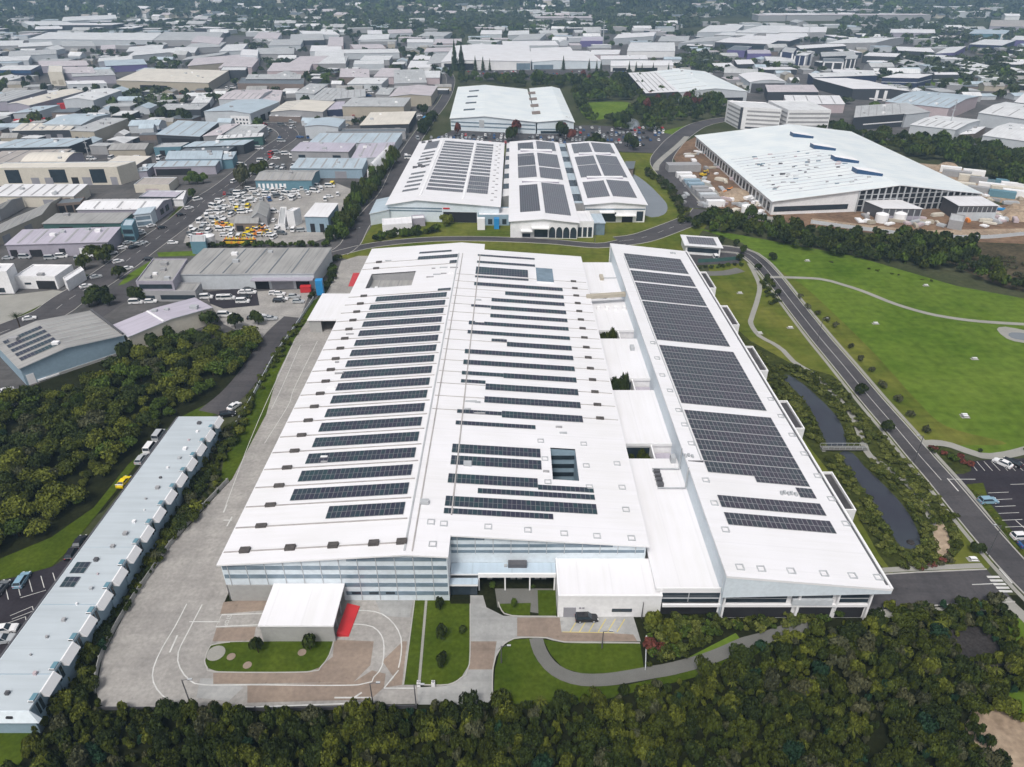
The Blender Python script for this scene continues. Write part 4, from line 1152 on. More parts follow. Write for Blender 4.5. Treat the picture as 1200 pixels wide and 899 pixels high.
# ---- east wing: one tilted plane, deep fascia
WX0, WX1, WY0, WY1 = 39.7, 71.3, 94.8, 276.5
wing_roof = slab_roof('wing_roof', [WX0, 55.0, WX1], [WY0, 180.0, WY1], zwing, lambda x, y: False, 'roof_main', fac, th=.5)
mb = MB()
T = lambda x, y, d=0: (x, y, zwing(x) - .5 - d)
for p, q, k in (((WX0, 96.2), (WX1 - 2.5, 96.2), 'wall_white'), ((WX0 + .3, WY1), (WX0 + .3, 95.0), 'wall_paleblue'), ((WX1 - 2.5, 96.2), (WX1 - 2.5, WY1), 'wall_white'), ((WX1 - 2.5, WY1 - .3), (WX0, WY1 - .3), 'wall_white')):
    mb.face([(p[0], p[1], 0), (q[0], q[1], 0), T(*q), T(*p)], k, [(0, 0), (math.dist(p, q), 0), (math.dist(p, q), 10), (0, 10)])
mb.build('wing_wall', fac, FL)
mb = MB()                                            # fascia wedge under the front of the roof
b0, b1 = 7.0, 8.0
mb.hexa([(WX0, WY0 + .05, b0), (WX1, WY0 + .05, b1), (WX1, 96.1, b1), (WX0, 96.1, b0)], [T(WX0, WY0 + .05), T(WX1, WY0 + .05), T(WX1, 96.1), T(WX0, 96.1)], 'wall_paleblue')
mb.build('fascia', fac, FL)
mb = MB(); mb.box(WX1 - .35, WX1 + .05, WY0, WY1, zwing(WX1) + .02, zwing(WX1) + .28, 'trim'); mb.build('parapet', fac, FL)
mb = MB(); mb.box(WX1 - .9, WX1 - .45, WY0 + 1, WY1 - 1, zwing(WX1) - .05, zwing(WX1) + .12, 'steel_dark'); mb.build('gutter', fac, FL)
for xa, xb in ((41.0, 52.6), (53.6, 61.3), (62.6, 68.4)):
    mb = MB(); mb.box(xa, xb, 96.05, 96.25, 4.4, 6.9, 'glass'); mb.build('window', fac, FL)
    mb = MB(); mb.box(xa, xb, 95.95, 96.15, 5.5, 5.62, 'steel'); mb.build('transom', fac, FL)
for xa, xb in ((41.0, 54.0), (55.6, 61.8), (62.8, 68.0)):
    mb = MB(); mb.box(xa, xb, 96.05, 96.25, 0.3, 3.6, 'opening'); mb.build('undercroft', fac, FL)
mb = MB(); mb.box(53.6, 61.3, 95.5, 96.2, 4.2, 5.6, 'wall_pale'); mb.build('balcony', fac, FL)
mb = MB(); mb.box(28.9, 68.5, 95.7, 96.2 if False else 96.05, 3.5, 4.15, 'trim'); mb.build('floor_band', fac, FL)
for x in (40.6, 54.9, 62.3, 68.5):
    mb = MB(); mb.box(x - .2, x + .2, 95.6, 96.1, 0 if x != 62.3 else 3.5, 7.3, 'trim'); mb.build('column', fac, FL)
mb = MB(); mb.box(28.9, 40.2, 96.9, 97.15, 3.6, 6.0, 'glass'); mb.build('window', fac, FL)
for x in (34.0,):
    mb = MB(); mb.box(x - .08, x + .08, 96.8, 97.2, 3.5, 6.1, 'steel'); mb.build('mullion', fac, FL)
mb = MB(); mb.box(28.9, 40.2, 96.9, 97.15, 0.3, 2.9, 'opening'); mb.build('undercroft', fac, FL)
mb = MB(); mb.box(28.9, 53.0, 96.7, 97.15, 4.7, 4.82, 'steel'); mb.build('transom', fac, FL)
# arrays of the wing
for q, kw in ((((737.1, 315.2), (808.1, 321.1), (800.1, 304.4)), {}), (((743.1, 329.7), (817.6, 336.5), (809.5, 324.3)), {}), (((752.5, 352.1), (831.8, 359.5), (820.2, 338.7)), {}),
          (((771.1, 399.1), (860.2, 407.1), (833.8, 361.1)), {}), (((799.3, 472.7), (904.9, 483.4), (864.6, 413.5)), {}), (((830.3, 554.9), (949.5, 564), (909.9, 490.5)), {}),
          (((887, 565.9), (957.6, 571.7), (952.7, 564.8)), {}), (((938.2, 583.8), (965.7, 585.5), (961.4, 574.5)), {}), (((847.6, 595.4), (977.3, 605.5), (971.5, 591.9)), {}), (((855.2, 615.9), (989.4, 626.6), (982.5, 612.2)), {})):
    a, b, c = on_wing(q[0]), on_wing(q[1]), on_wing(q[2])
    ya, yb = (a[1] + b[1]) / 2, c[1]
    n = max(1, round((yb - ya) / 4.2))                # rows in pairs, a thin walkway between the pairs
    h = (yb - ya) / n
    for k in range(n):
        array(wing_roof, zwing, 43.8 if q[0][0] < 860 else a[0], min(b[0], 66.3), ya + k * h + (.12 if n > 1 else 0), ya + (k + 1) * h - (.12 if n > 1 else 0), rows=2, key='solar_mauve')
for p in ((867, 665), (892, 667), (927, 669.5), (965.5, 672.5), (999, 675), (1029, 677), (991, 614), (974, 585), (958, 558), (942, 532), (928, 510), (915, 488), (903, 468), (850, 621), (837, 590), (827, 563), (810, 520), (802, 498), (795, 481), (785, 458), (776, 440), (770, 420), (765, 402)):
    hatch(wing_roof, on_wing(p), zwing)
for p, n in (((923, 581), 5), ((810, 537), 3), ((790, 298), 3)):
    q = on_wing(p)
    for k in range(n):
        mb = MB(); x = q[0] - 1.5 + .8 * k; y = q[1] + .3 * (k % 2); mb.box(x, x + .5, y, y + .9, zwing(x) - .1, zwing(x) + .5, 'steel'); mb.build('roof_plant', wing_roof, FL)
# dark line where the older roof meets
mb = MB(); mb.box(40.0, 43.6, 130.1, 130.35, zwing(43.6) - .1, zwing(41.0) + .1, 'steel_dark'); mb.build('roof_seam', wing_roof, FL)
mb = MB(); mb.hexa([(43.2, 131, zwing(43.2)), (43.4, 131, zwing(43.4)), (43.4, 262, zwing(43.4)), (43.2, 262, zwing(43.2))], [(43.2, 131, zwing(43.2) + .2), (43.4, 131, zwing(43.4) + .2), (43.4, 262, zwing(43.4) + .2), (43.2, 262, zwing(43.2) + .2)], 'steel'); mb.build('cable_tray', wing_roof, FL)
# boxes standing out of the park side
for ya, yb in ((119.0, 132.5), (150.5, 164.0), (180.5, 196.0), (211.0, 226.5), (242.0, 258.0)):
    mb = MB()
    xa, xb, zt = WX1 - 2.6, WX1 + 3.6, 7.6
    mb.box(xa, xb, ya, yb, 1.2, zt - .4, 'wall_white', 'asphalt'); mb.build('side_bay', fac, FL)
    mb = MB(); mb.box(xb - .3, xb + .02, ya - .02, yb + .02, zt - .42, zt + .2, 'trim'); mb.box(xa, xb - .3, ya - .02, ya + .28, zt - .42, zt + .2, 'trim'); mb.box(xa, xb - .3, yb - .28, yb + .02, zt - .42, zt + .2, 'trim'); mb.build('parapet', fac, FL)
    mb = MB(); mb.box(xa, xb + .03, ya + 1, yb - 1, 1.6, 3.2, 'glass'); mb.build('window', fac, FL)

# ---- front: white annexe, entrance porch, loading canopy
mb = MB(); mb.box(8.9, 28.8, 96.4, YB + .55, 0, 5.6, 'wall_white', 'roof_main'); mb.build('annexe', fac, FL)
mb = MB(); mb.box(8.85, 28.85, 96.3, 96.65, 5.6, 5.95, 'trim'); mb.box(28.5, 28.85, 96.65, YB + .4, 5.6, 5.95, 'trim'); mb.box(8.85, 9.2, 96.65, YB + .4, 5.6, 5.95, 'trim'); mb.build('parapet', fac, FL)
mb = MB(); mb.box(10.0, 12.4, 96.28, 96.45, 0.1, 2.7, 'shutter'); mb.build('roller_door', fac, FL)
mb = MB(); mb.box(19.4, 23.3, 96.3, 96.45, 1.5, 2.3, 'glass'); mb.build('window', fac, FL)
for x in (13.0, 13.6):
    mb = MB(); mb.box(x, x + .45, 96.33, 96.45, 2.3, 2.7, 'shutter'); mb.build('wall_vent', fac, FL)
mb = MB(); mb.box(28.8, 41.2, 97.0, 97.25, 5.9, 7.2, 'trim'); mb.build('parapet', fac, FL)
# porch roof
mb = MB(); mb.box(-12.4, 8.85, 103.4, YB + .5, 4.1, 4.5, 'trim', 'roof_terrace'); mb.build('porch_roof', fac, FL)
mb = MB(); mb.box(-6.8, 8.8, 103.1, 103.5, 3.75, 4.7, 'trim'); mb.build('porch_fascia', fac, FL)
mb = MB(); mb.box(-12.9, -6.8, 101.6, 103.4, 2.9, 3.4, 'trim', 'roof_terrace'); mb.build('porch_roof', fac, FL)
mb = MB(); mb.box(-12.6, -7.0, 102.0, 102.3, 0.1, 2.9, 'glass'); mb.build('entrance_door', fac, FL)
mb = MB(); mb.box(-6.6, 8.8, YB + .35, YB + .5, 0.1, 4.0, 'glass'); mb.build('window_band', fac, FL)
for x in (-6.7, -1.4, 3.6, 8.6):
    mb = MB(); mb.box(x - .14, x + .14, 103.2, 103.5, 0, 3.8, 'trim'); mb.build('column', fac, FL)
for x in (-4.6, 0.2, 1.6, 5.2, 6.6):
    mb = MB(); mb.box(x - .5, x + .5, YB + .2, YB + .4, .1, 2.2, 'wall_grey'); mb.build('bench_panel', fac, FL)
mb = MB(); mb.box(-0.8, 3.0, 105.0, 106.3, 4.5, 5.4, 'steel_dark'); mb.box(-1.6, -1.0, 105.2, 105.8, 4.5, 4.9, 'steel'); mb.build('roof_plant', fac, FL)
# loading canopy (front left) with concrete side walls
mb = MB(); mb.hexa([(-47.0, 90.2, 4.35), (-33.0, 90.2, 4.35), (-33.0, YA + .5, 4.45), (-47.0, YA + .5, 4.45)], [(-47.0, 90.2, 4.75), (-33.0, 90.2, 4.75), (-33.0, YA + .5, 4.85), (-47.0, YA + .5, 4.85)], 'trim', top_key='roof_main'); mb.build('canopy_roof', fac, FL)
mb = MB(); mb.box(-46.8, -33.2, 90.5, 90.8, 0, 4.35, 'wall_concrete'); mb.build('canopy_wall', fac, FL)
for x in (-46.7, -33.5):
    for y in (93.5, 97.0):
        mb = MB(); mb.box(x - .12, x + .12, y - .12, y + .12, 0, 4.35, 'steel'); mb.build('column', fac, FL)
# far-left canopy
mb = MB(); q = [G(365, 375, 5.0), G(400, 375, 5.0), G(415, 343, 5.0), G(381, 345, 5.0)]
xa, xb, ya, yb = q[0][0] - 1.5, XL + .4, (q[0][1] + q[1][1]) / 2, (q[2][1] + q[3][1]) / 2
mb.box(xa, xb, ya, yb, 4.6, 5.0, 'trim', 'roof_main'); mb.build('canopy_roof', fac, FL)
mb = MB(); mb.box(xa + .3, xa + 4.5, ya + .4, ya + .8, 0, 4.6, 'wall_concrete'); mb.build('canopy_wall', fac, FL)
mb = MB(); mb.box(xa + .3, xa + .7, ya + .8, yb - .4, 0, 4.6, 'wall_concrete'); mb.build('canopy_wall', fac, FL)
mb = MB(); mb.box(xb - 3.4, xb - .6, ya + 2.2, ya + 2.4, 0, 2.3, 'red'); mb.build('roller_door', fac, FL)
mb = MB(); mb.box(XL + .5 - 3, XL + .5, 248, 262, 0, 5.0, 'wall_white', 'roof_main'); mb.build('side_annexe', fac, FL)
# things under and beside the canopies
t = MB(); t.hexa([(-33.2, 91.6, 0.06), (-31.0, 91.6, .06), (-30.2, 98.9, .06), (-32.6, 98.9, .06)], [(-33.2, 91.6, 1.1), (-31.0, 91.6, .25), (-30.2, 98.9, .25), (-32.6, 98.9, 1.1)], 'red')
o = t.build('loading_ramp', None, (-32, 95, 0)); tag(o, 'bright red loading ramp against the front white canopy', 'ramp')
# little white kiosk roof by the park gate, with its own dark panels
KX = G(808, 297, 0)
_, P_, R_, s_, p_ = warehouse([(804, 287.5), (845, 290.5), (839, 279.5)], 4.0, 'small white flat-roofed gatehouse with dark solar panels on top', name='gatehouse', cat='gatehouse', roof='mono', rise=.1, rc='roof_white', wc='wall_white', fascia='trim', overhang=.8,
                              solar=((.1, .9, .12, .88),), windows=((.05, .95, 1.2, 3.2),))
# ------------------------------------------------------------------ the three halls behind the factory and the one beyond
MINI = dict(name='factory_hall', cat='factory')
# west hall: ridge 27 % across, two long banks of panel rows
rows1 = []
for k in range(16):
    v0 = .13 + k * .052
    rows1.append((.315, .655, v0, v0 + .034))
    rows1.append((.69, .885, v0, v0 + .034) if k > 3 else (.69, .885, v0 + .005, v0 + .051))
for k in range(5):
    rows1.append((.09, .24, .13 + k * .06, .155 + k * .06))
for k in range(5):
    rows1.append((.10, .25, .48 + k * .06, .505 + k * .06))
rows1.append((.10, .25, .80, .95))
r, P, R, S, Pt = warehouse([(453.5, 240), (585, 242.5), (590, 168)], 8.2, 'broad white hall with long stripes of solar panels, westmost of the three behind the factory', roof='gable', along='v', rise=2.6, peak=.27, rc='roof_main', wc='wall_paleblue', fascia='trim', overhang=.8,
      solar=rows1, bands=(), doors=((.50, .80, .1, 5.2, 'opening'),), sign=(.50, .56, 6.6, 7.3, 'red'), vents=0, **MINI)
for k, (za, zb) in enumerate(((7.6, 8.3), (6.3, 7.0))):
    S('wall_band', 'f', .002, .49, za - 1.2, zb - 1.2, 'glass_blue', .06)
for u, v in ((.05, .96), (.13, .955), (.2, .6), (.15, .5), (.1, .48), (.19, .47)):
    q = R(u, v); m = MB(); m.box(q[0] - 1.2, q[0] + 1.2, q[1] - .8, q[1] + .8, q[2] - .3, q[2] + .9, 'steel_dark'); m.build('roof_fan', r, r.location)
for k in range(22):
    q = R(.93 + .03 * (k % 2), .06 + .042 * k); m = MB(); m.box(q[0] - .7, q[0] + .7, q[1] - .3, q[1] + .3, q[2] - .3, q[2] + .4, 'wall_grey'); m.build('roof_vent', r, r.location)
for u in (.285, .672):
    m = MB(); a, b = R(u, .05), R(u, .97); m.hexa([(a[0] - .5, a[1], a[2] - .1), (a[0] + .5, a[1], a[2] - .1), (b[0] + .5, b[1], b[2] - .1), (b[0] - .5, b[1], b[2] - .1)], [(a[0] - .5, a[1], a[2] + .25), (a[0] + .5, a[1], a[2] + .25), (b[0] + .5, b[1], b[2] + .25), (b[0] - .5, b[1], b[2] + .25)], 'trim'); m.build('roof_walkway', r, r.location)
warehouse([(433.5, 251), (456, 247), (463, 231)], 5.6, 'lower pale-blue lean-to on the west side of the striped solar hall', name='side_wing', cat='annexe', roof='mono', rise=.4, along='v', rc='roof_blue', wc='wall_paleblue', fascia='trim')
warehouse([(448, 265.5), (483, 263), (482, 255.5)], 4.4, 'small white flat-roofed office in the hedge before the striped solar hall', name='office', cat='office', roof='flat', rc='roof_white', wc='wall_white', windows=((.1, .9, 1.2, 2.4),))
warehouse([(483, 258), (498, 257), (497, 253)], 3.4, 'low white shed joined to the small office in the hedge', name='shed', cat='shed', roof='flat', rc='roof_white', wc='wall_lilac')
r, P, R, S, Pt = warehouse([(560, 253.5), (597, 253.5), (598, 244)], 4.6, 'white flat link building between the west and middle solar halls', name='link_building', cat='office', roof='flat', rc='roof_white', wc='wall_blue', windows=spread_rects(4, .6, 3.2, fill=.6))
r, P, R, S, Pt = warehouse([(588, 232), (597, 231), (600.5, 168)], 5.0, 'narrow white service roof with dark gaps between the west and middle solar halls', name='link_building', cat='annexe', roof='flat', rc='roof_white', wc='wall_grey')
for k in range(5):
    Pt('courtyard_rooflight', .08, .92, .12 + .17 * k, .2 + .17 * k, .02, .05, 'glass')  # dark slabs on the flat roof stand in for shaded courtyards
# middle hall
r, P, R, S, Pt = warehouse([(598, 259.5), (677, 261), (653, 167.5)], 7.8, 'middle of the three solar halls, white with arched glass along its front', roof='gable', along='v', rise=1.4, peak=.50, rc='roof_main', wc='wall_white', fascia='trim', overhang=.8,
      solar=((.15, .46, .07, .35, 'solar_mauve'), (.53, .92, .05, .37, 'solar_fine'), (.14, .47, .44, .59), (.14, .47, .60, .74, 'solar_mauve'), (.53, .93, .43, .57), (.53, .93, .585, .78), (.14, .46, .745, .78), (.15, .47, .84, .96, 'solar_mauve'), (.54, .93, .84, .985)),
      windows=((.18, .30, .5, 2.2), (.36, .56, .6, 4.2)), **MINI)
for k in range(4):                                   # the arched bays
    u0 = .58 + .105 * k
    m = MB()
    n = 8
    pts = [(u0, .4)] + [(u0 + .095, .4)] + [(u0 + .0475 + .0475 * math.cos(math.pi * t / n), 3.0 + 2.6 * math.sin(math.pi * t / n)) for t in range(n + 1)]
    F3 = []
    for u, z in pts:
        q = P(u, 0, z); F3.append((q[0], q[1] - .12, q[2]))
    m.face(F3, 'glass')
    m.build('arched_window', r, r.location)
for v in (.38, .81):
    Pt('roof_monitor', .20, .84, v, v + .03, .0, 1.0, 'wall_lilac', top_key='trim')
S('canopy', 'f', .32, .58, 5.3, 5.7, 'trim', 3.0)
S('canopy', 'f', .16, .34, 3.6, 4.0, 'trim', 2.4)
warehouse([(676, 261), (696, 261), (690, 249)], 7.2, 'white corner pavilion at the east front of the middle solar hall', name='pavilion', cat='pavilion', roof='flat', rc='roof_white', wc='wall_white', windows=spread_rects(3, .4, 5, fill=.75))
warehouse([(695, 262), (709, 262), (704, 252)], 5.6, 'small glassy blue-topped canopy between the middle and east solar halls', name='pavilion', cat='pavilion', roof='mono', rise=.3, rc='roof_blue', wc='glass_blue')
r, P, R, S, Pt = warehouse([(671, 240), (686, 240), (662, 169)], 5.0, 'narrow service roof with dark courts between the middle and east solar halls', name='link_building', cat='annexe', roof='flat', rc='roof_blue', wc='wall_grey')
for k in range(5):
    Pt('courtyard_rooflight', .05, .95, .04 + .2 * k, .13 + .2 * k, .02, .05, 'glass')  # shade of the sunken courts, laid on the roof as dark slabs
# east hall
r, P, R, S, Pt = warehouse([(686, 240), (757, 240), (718, 168.5)], 8.8, 'east hall of the three, white with grey solar blocks, standing at the pale pond', roof='gable', along='v', rise=1.2, peak=.48, rc='roof_main', wc='wall_white', fascia='trim', overhang=.8,
      solar=((.06, .44, .07, .29), (.49, .90, .07, .30), (.06, .44, .36, .55), (.06, .44, .56, .71), (.49, .92, .36, .56), (.49, .92, .565, .72), (.07, .45, .78, .97), (.50, .93, .78, .975)),
      windows=((.28, .52, .3, 5.0), (.86, .97, .6, 5.5)), doors=((.62, .80, 0, 3.0, 'opening'),), bands=((6.2, 6.9, 'glass_blue'),), **MINI)
for v in (.33, .74):
    Pt('roof_monitor', .16, .82, v, v + .025, .0, .9, 'wall_lilac', top_key='trim')
S('canopy', 'f', .24, .48, 5.4, 5.8, 'trim', 3.0)
S('canopy', 'f', .50, .84, 3.6, 4.0, 'trim', 2.2)
warehouse([(731, 198), (742, 198), (744, 190)], 4.5, 'dark timber pump house at the head of the pale pond', name='pump_house', cat='shed', roof='mono', rise=.2, rc='roof_dark', wc='wall_brown')
# the mint-roofed double hall beyond the staff car park
r, P, R, S, Pt = warehouse([(528, 139), (628, 143.2), (617, 105)], 8.5, 'big mint-white roofed hall with glazed slots and striped walls beyond the staff car park', roof='gable', along='v', rise=2.6, peak=.40, rc='roof_mint', wc='wall_paleblue', fascia='trim', overhang=.8, bands=((5.6, 6.6, 'glass_blue'), (2.8, 3.8, 'glass_blue')), doors=((.34, .40, 3, 8.2, 'steel'),), **MINI)
for k in range(4):
    Pt('rooflight', .14 + .01 * k, .28 + .01 * k, .18 + .2 * k, .215 + .2 * k, .0, .3, 'glass')
r, P, R, S, Pt = warehouse([(629.5, 143.2), (672.5, 143.3), (655, 104)], 8.5, 'narrower mint-white hall joined east of the glazed-slot hall', roof='gable', along='v', rise=1.6, peak=.75, rc='roof_mint', wc='wall_paleblue', fascia='trim', overhang=.8, bands=((2.8, 3.8, 'glass_blue'),), windows=((.1, .9, .3, 2.2),), **MINI)
for k in range(4):
    Pt('rooflight', -.10, .14, .18 + .2 * k, .25 + .2 * k, .25, .3, 'wall_brown')

# ------------------------------------------------------------------ the hall under construction
random.seed(21)
r, P, R, S, Pt = warehouse([(906, 236), (1150, 227), (816, 159.5)], 7.0, 'enormous white-roofed hall under construction with open steel end', name='unfinished_hall', cat='construction site', back='l', roof='gable', along='v', rise=6.0, peak=.585, rc='roof_mint', wc='wall_white', fascia='trim', overhang=1.0)
S('wall_band', 'f', .01, .36, 1.6, 4.2, 'glass', .1)
S('steel_opening', 'f', .40, .985, .1, 6.6, 'opening', .05)
m = MB(); a, b, c, d = P(.40, 0, 6.6), P(.985, 0, 6.6), P(.985, 0, 6.9), P(.585, 0, 12.6)
e = P(.40, 0, 10.6)
m.face([(p[0], p[1] - .1, p[2]) for p in (a, b, c, d, e)], 'opening'); m.build('steel_opening', r, r.location)
for k in range(20):                                  # bare columns and girts
    u = .40 + .585 * k / 19
    zt = 7 + 6 * (u / .585 if u < .585 else (1 - u) / .415)
    q = P(u, 0, 0); m = MB(); m.box(q[0] - .35, q[0] + .35, q[1] - .6, q[1] - .15, 0, zt - .3, 'steel'); m.build('steel_column', r, r.location)
for z in (3.0, 6.2, 8.6):
    m = MB(); ua = .40 if z < 9 else .5; ub = .985 if z < 7 else .86
    a, b = P(ua, 0, z), P(ub, 0, z); m.hexa([(a[0], a[1] - .5, z), (b[0], b[1] - .5, z), (b[0], b[1] - .2, z), (a[0], a[1] - .2, z)], [(a[0], a[1] - .5, z + .3), (b[0], b[1] - .5, z + .3), (b[0], b[1] - .2, z + .3), (a[0], a[1] - .2, z + .3)], 'steel'); m.build('steel_beam', r, r.location)
for k in range(26):                                  # window bays down the road side
    v0 = .02 + k * .0375
    m = MB(); a, b = P(0, v0, 0), P(0, v0 + .021, 0)
    n = Vector((b[1] - a[1], -(b[0] - a[0]))).normalized() * -0.15
    m.hexa([(a[0] + n.x, a[1] + n.y, 1.0), (b[0] + n.x, b[1] + n.y, 1.0), (b[0], b[1], 1.0), (a[0], a[1], 1.0)], [(a[0] + n.x, a[1] + n.y, 5.2), (b[0] + n.x, b[1] + n.y, 5.2), (b[0], b[1], 5.2), (a[0], a[1], 5.2)], 'glass'); m.build('window', r, r.location)
for k, v in enumerate((.14, .32, .52, .74)):         # blue-fronted skylight boxes along the ridge
    a, b, c, d = R(.49, v + .03, -.2), R(.575, v - .035, -.2), R(.575, v + .03, -.2), R(.49, v + .07, -.2)
    m = MB(); m.hexa([a, b, c, d], [(a[0], a[1], a[2] + 2.6), (b[0], b[1], b[2] + 1.6), (c[0], c[1], c[2] + 1.6), (d[0], d[1], d[2] + 2.6)], 'deep_blue', top_key='trim'); m.build('skylight_box', r, r.location)
for k in range(60):                                  # bundles, tools and people's gear left on the roof
    u, v = random.uniform(.06, .52), random.uniform(.08, .55)
    q = R(u, v); s = random.uniform(.4, 1.4)
    m = MB(); m.box(q[0] - s, q[0] + s, q[1] - .35 * s, q[1] + .35 * s, q[2] - .15, q[2] + random.uniform(.2, .7), random.choice(['steel', 'steel_dark', 'wall_pinkw', 'wall_grey', 'glass_blue'])); m.build('roof_material', r, r.location)
for k in range(14):
    v = .06 + k * .037; q0, q1 = R(.03, v), R(.5, v)
    m = MB(); m.hexa([(q0[0], q0[1], q0[2] - .05), (q1[0], q1[1], q1[2] - .05), (q1[0], q1[1] + .25, q1[2] - .05), (q0[0], q0[1] + .25, q0[2] - .05)], [(q0[0], q0[1], q0[2] + .12), (q1[0], q1[1], q1[2] + .12), (q1[0], q1[1] + .25, q1[2] + .12), (q0[0], q0[1] + .25, q0[2] + .12)], 'wall_lilac'); m.build('roof_seam', r, r.location)
r, P, R, S, Pt = warehouse([(1035, 244.5), (1081, 245), (1055, 233.5)], 6.0, 'unfinished steel entrance canopy before the open end of the construction hall', name='unfinished_canopy', cat='construction site', roof='mono', rise=-.6, along='u', rc='roof_white', wc='steel_dark', fascia='trim')
for k in range(7):
    S('steel_column', 'f', k / 6.2, k / 6.2 + .02, 0, 5.6, 'steel', .2)
S('netting', 'f', 0, 1, .5, 2.4, 'wall_lilac', .15)
r, P, R, S, Pt = warehouse([(1124, 241.5), (1170, 241.5), (1150, 229)], 7.4, 'unfinished east annexe of the construction hall, pale panels below bare glazing', name='unfinished_annexe', cat='construction site', roof='mono', rise=-.8, along='u', rc='roof_white', wc='steel_dark', fascia='trim')
S('wall_panel', 'f', 0, 1, 0, 4.2, 'wall_pale', .25)
for k in range(9):
    S('steel_column', 'f', k / 8.2, k / 8.2 + .015, 4.2, 7.0, 'steel', .2)
warehouse([(1112, 259), (1129, 262), (1131, 254)], 3.6, 'grey cabin clad in panels beside the unfinished annexe', name='site_cabin', cat='cabin', roof='flat', rc='roof_mid', wc='wall_grey')

# ------------------------------------------------------------------ west side: sheds next to the wood
r, P, R, S, Pt = warehouse([(23.6, 431.8), (145, 393), (108, 365)], 6.0, 'grey-roofed shed with blue gable wall and five strips of solar panels beside the wood', name='workshop', cat='workshop', roof='gable', along='v', rise=1.8, peak=.44, rc='roof_grey', wc='wall_blue', fascia='wall_pale', overhang=.5,
      solar=[(.05, .43, .13 + .15 * k, .225 + .15 * k, 'solar') for k in range(5)], seams=0, vents=2)
S('concrete_base', 'f', .18, 1.0, 0.0, 0.9, 'wall_concrete', .25); S('roller_door', 'f', .02, .09, 0, 3.4, 'trim'); S('sill', 'f', .1, .3, .3, .8, 'trim', .5)
for k in range(6):
    Pt('roof_seam', .46, .98, .14 + .14 * k, .15 + .14 * k, 0, .12, 'roof_mid')
Pt('parapet', .985, 1.005, 0, 1, .0, .6, 'steel_dark')
r, P, R, S, Pt = warehouse([(151, 395), (248, 361), (228, 350)], 5.6, 'lilac-roofed shed in two halves standing next to the blue-gabled shed', name='workshop', cat='workshop', roof='gable', along='v', rise=1.0, peak=.5, rc='roof_lilac', wc='wall_cream', fascia='wall_pale', vents=3)
Pt('roof_seam', .40, .42, 0, 1, 0, .25, 'trim')
r, P, R, S, Pt = warehouse([(207, 322), (367.5, 321), (388, 293)], 6.2, 'long grey-roofed warehouse with open loading bays by the white car yard', name='warehouse', roof='mono', rise=.7, rc='roof_grey', wc='wall_pale', fascia='wall_pale', rooflights=0, seams=5, vents=3,
      doors=((.56, .66, 0, 4.0, 'opening'), (.68, .84, 0, 4.0, 'shutter'), (.86, .96, 0, 4.4, 'opening')))
S('loading_canopy', 'f', .55, 1.0, 4.4, 4.8, 'wall_lilac', 3.0)
r, P, R, S, Pt = warehouse([(159.5, 331.5), (203, 331.5), (220, 305)], 7.0, 'grey two-storey office block at the west end of the long grey warehouse', name='office', cat='office', roof='flat', rc='roof_grey', wc='wall_lilac', windows=((.06, .94, 4.6, 6.4),), vents=5)
warehouse([(159, 343), (229, 343), (236, 333)], 3.6, 'single-storey grey podium in front of the two-storey office block', name='office', cat='office', roof='flat', rc='roof_grey', wc='wall_grey', windows=((.02, .3, .8, 2.4), (.4, .98, .8, 2.6)))
r, P, R, S, Pt = warehouse([(17, 325.5), (64.5, 326), (85, 312)], 4.6, 'white workshop with one dark garage bay on the street corner', name='workshop', cat='workshop', roof='flat', rc='roof_white', wc='wall_white', doors=((.50, .96, 0, 3.4, 'opening'), (.2, .36, 1.8, 2.6, 'glass')), vents=1)
warehouse([(-12, 320), (8, 320), (17, 310.5)], 8.5, 'taller white block beside the garage-bay workshop', name='workshop', cat='workshop', roof='flat', rc='roof_white', wc='wall_white', vents=1, windows=((.1, .5, .5, 2.4),))
warehouse([(78, 331.5), (99, 318), (95, 314)], 3.6, 'white free-standing sign wall at the side of the garage-bay workshop', name='sign_wall', cat='wall', roof='flat', rc='roof_white', wc='wall_white')

# long blue-grey workshop row at the near west corner
LX0, LX1, LY0, LY1, LZt = -88.6, -78.0, 71.8, 158.0, 6.3
LO = ((LX0 + LX1) / 2, 115, 0)
row = empty('workshop_row', LO, 'long blue-grey roofed row of workshops with white slanted panels down one side', 'workshop')
mb = MB(); mb.box(LX0 + .3, LX1 - .2, LY0 + .2, LY1, 0, LZt - .3, 'wall_blue'); mb.build('wall', row, LO)
mb = MB(); mb.face([(LX0, LY0, LZt), (LX1, LY0, LZt), (LX1, LY1, LZt + .2), (LX0, LY1, LZt + .2)], 'roof_row', [(0, 0), (0, 11), (86, 11), (86, 0)])
mb.box(LX0 - .2, LX1, LY0, LY1, LZt - .35, LZt - .02, 'wall_paleblue'); rf = mb.build('roof', row, LO)
mb = MB(); mb.hexa([(LX0 - .2, LY0 - .9, LZt - 2.0), (LX1 + 1.5, LY0 - .9, LZt - 2.0), (LX1 + 1.5, LY0, LZt - 2.0), (LX0 - .2, LY0, LZt - 2.0)], [(LX0 - .2, LY0 - .15, LZt), (LX1 + .1, LY0 - .15, LZt), (LX1 + .1, LY0, LZt), (LX0 - .2, LY0, LZt)], 'wall_paleblue'); mb.build('end_panel', row, LO)
mb = MB(); mb.box(LX0 + 7, LX0 + 8, LY0 - .75, LY0 - .3, LZt - 1.1, LZt - .8, 'opening'); mb.build('wall_vent', row, LO)
mb = MB(); mb.box(LX0 - .55, LX0 - .2, LY0, LY1, LZt - .5, LZt + .12, 'steel_dark'); mb.build('gutter', row, LO)
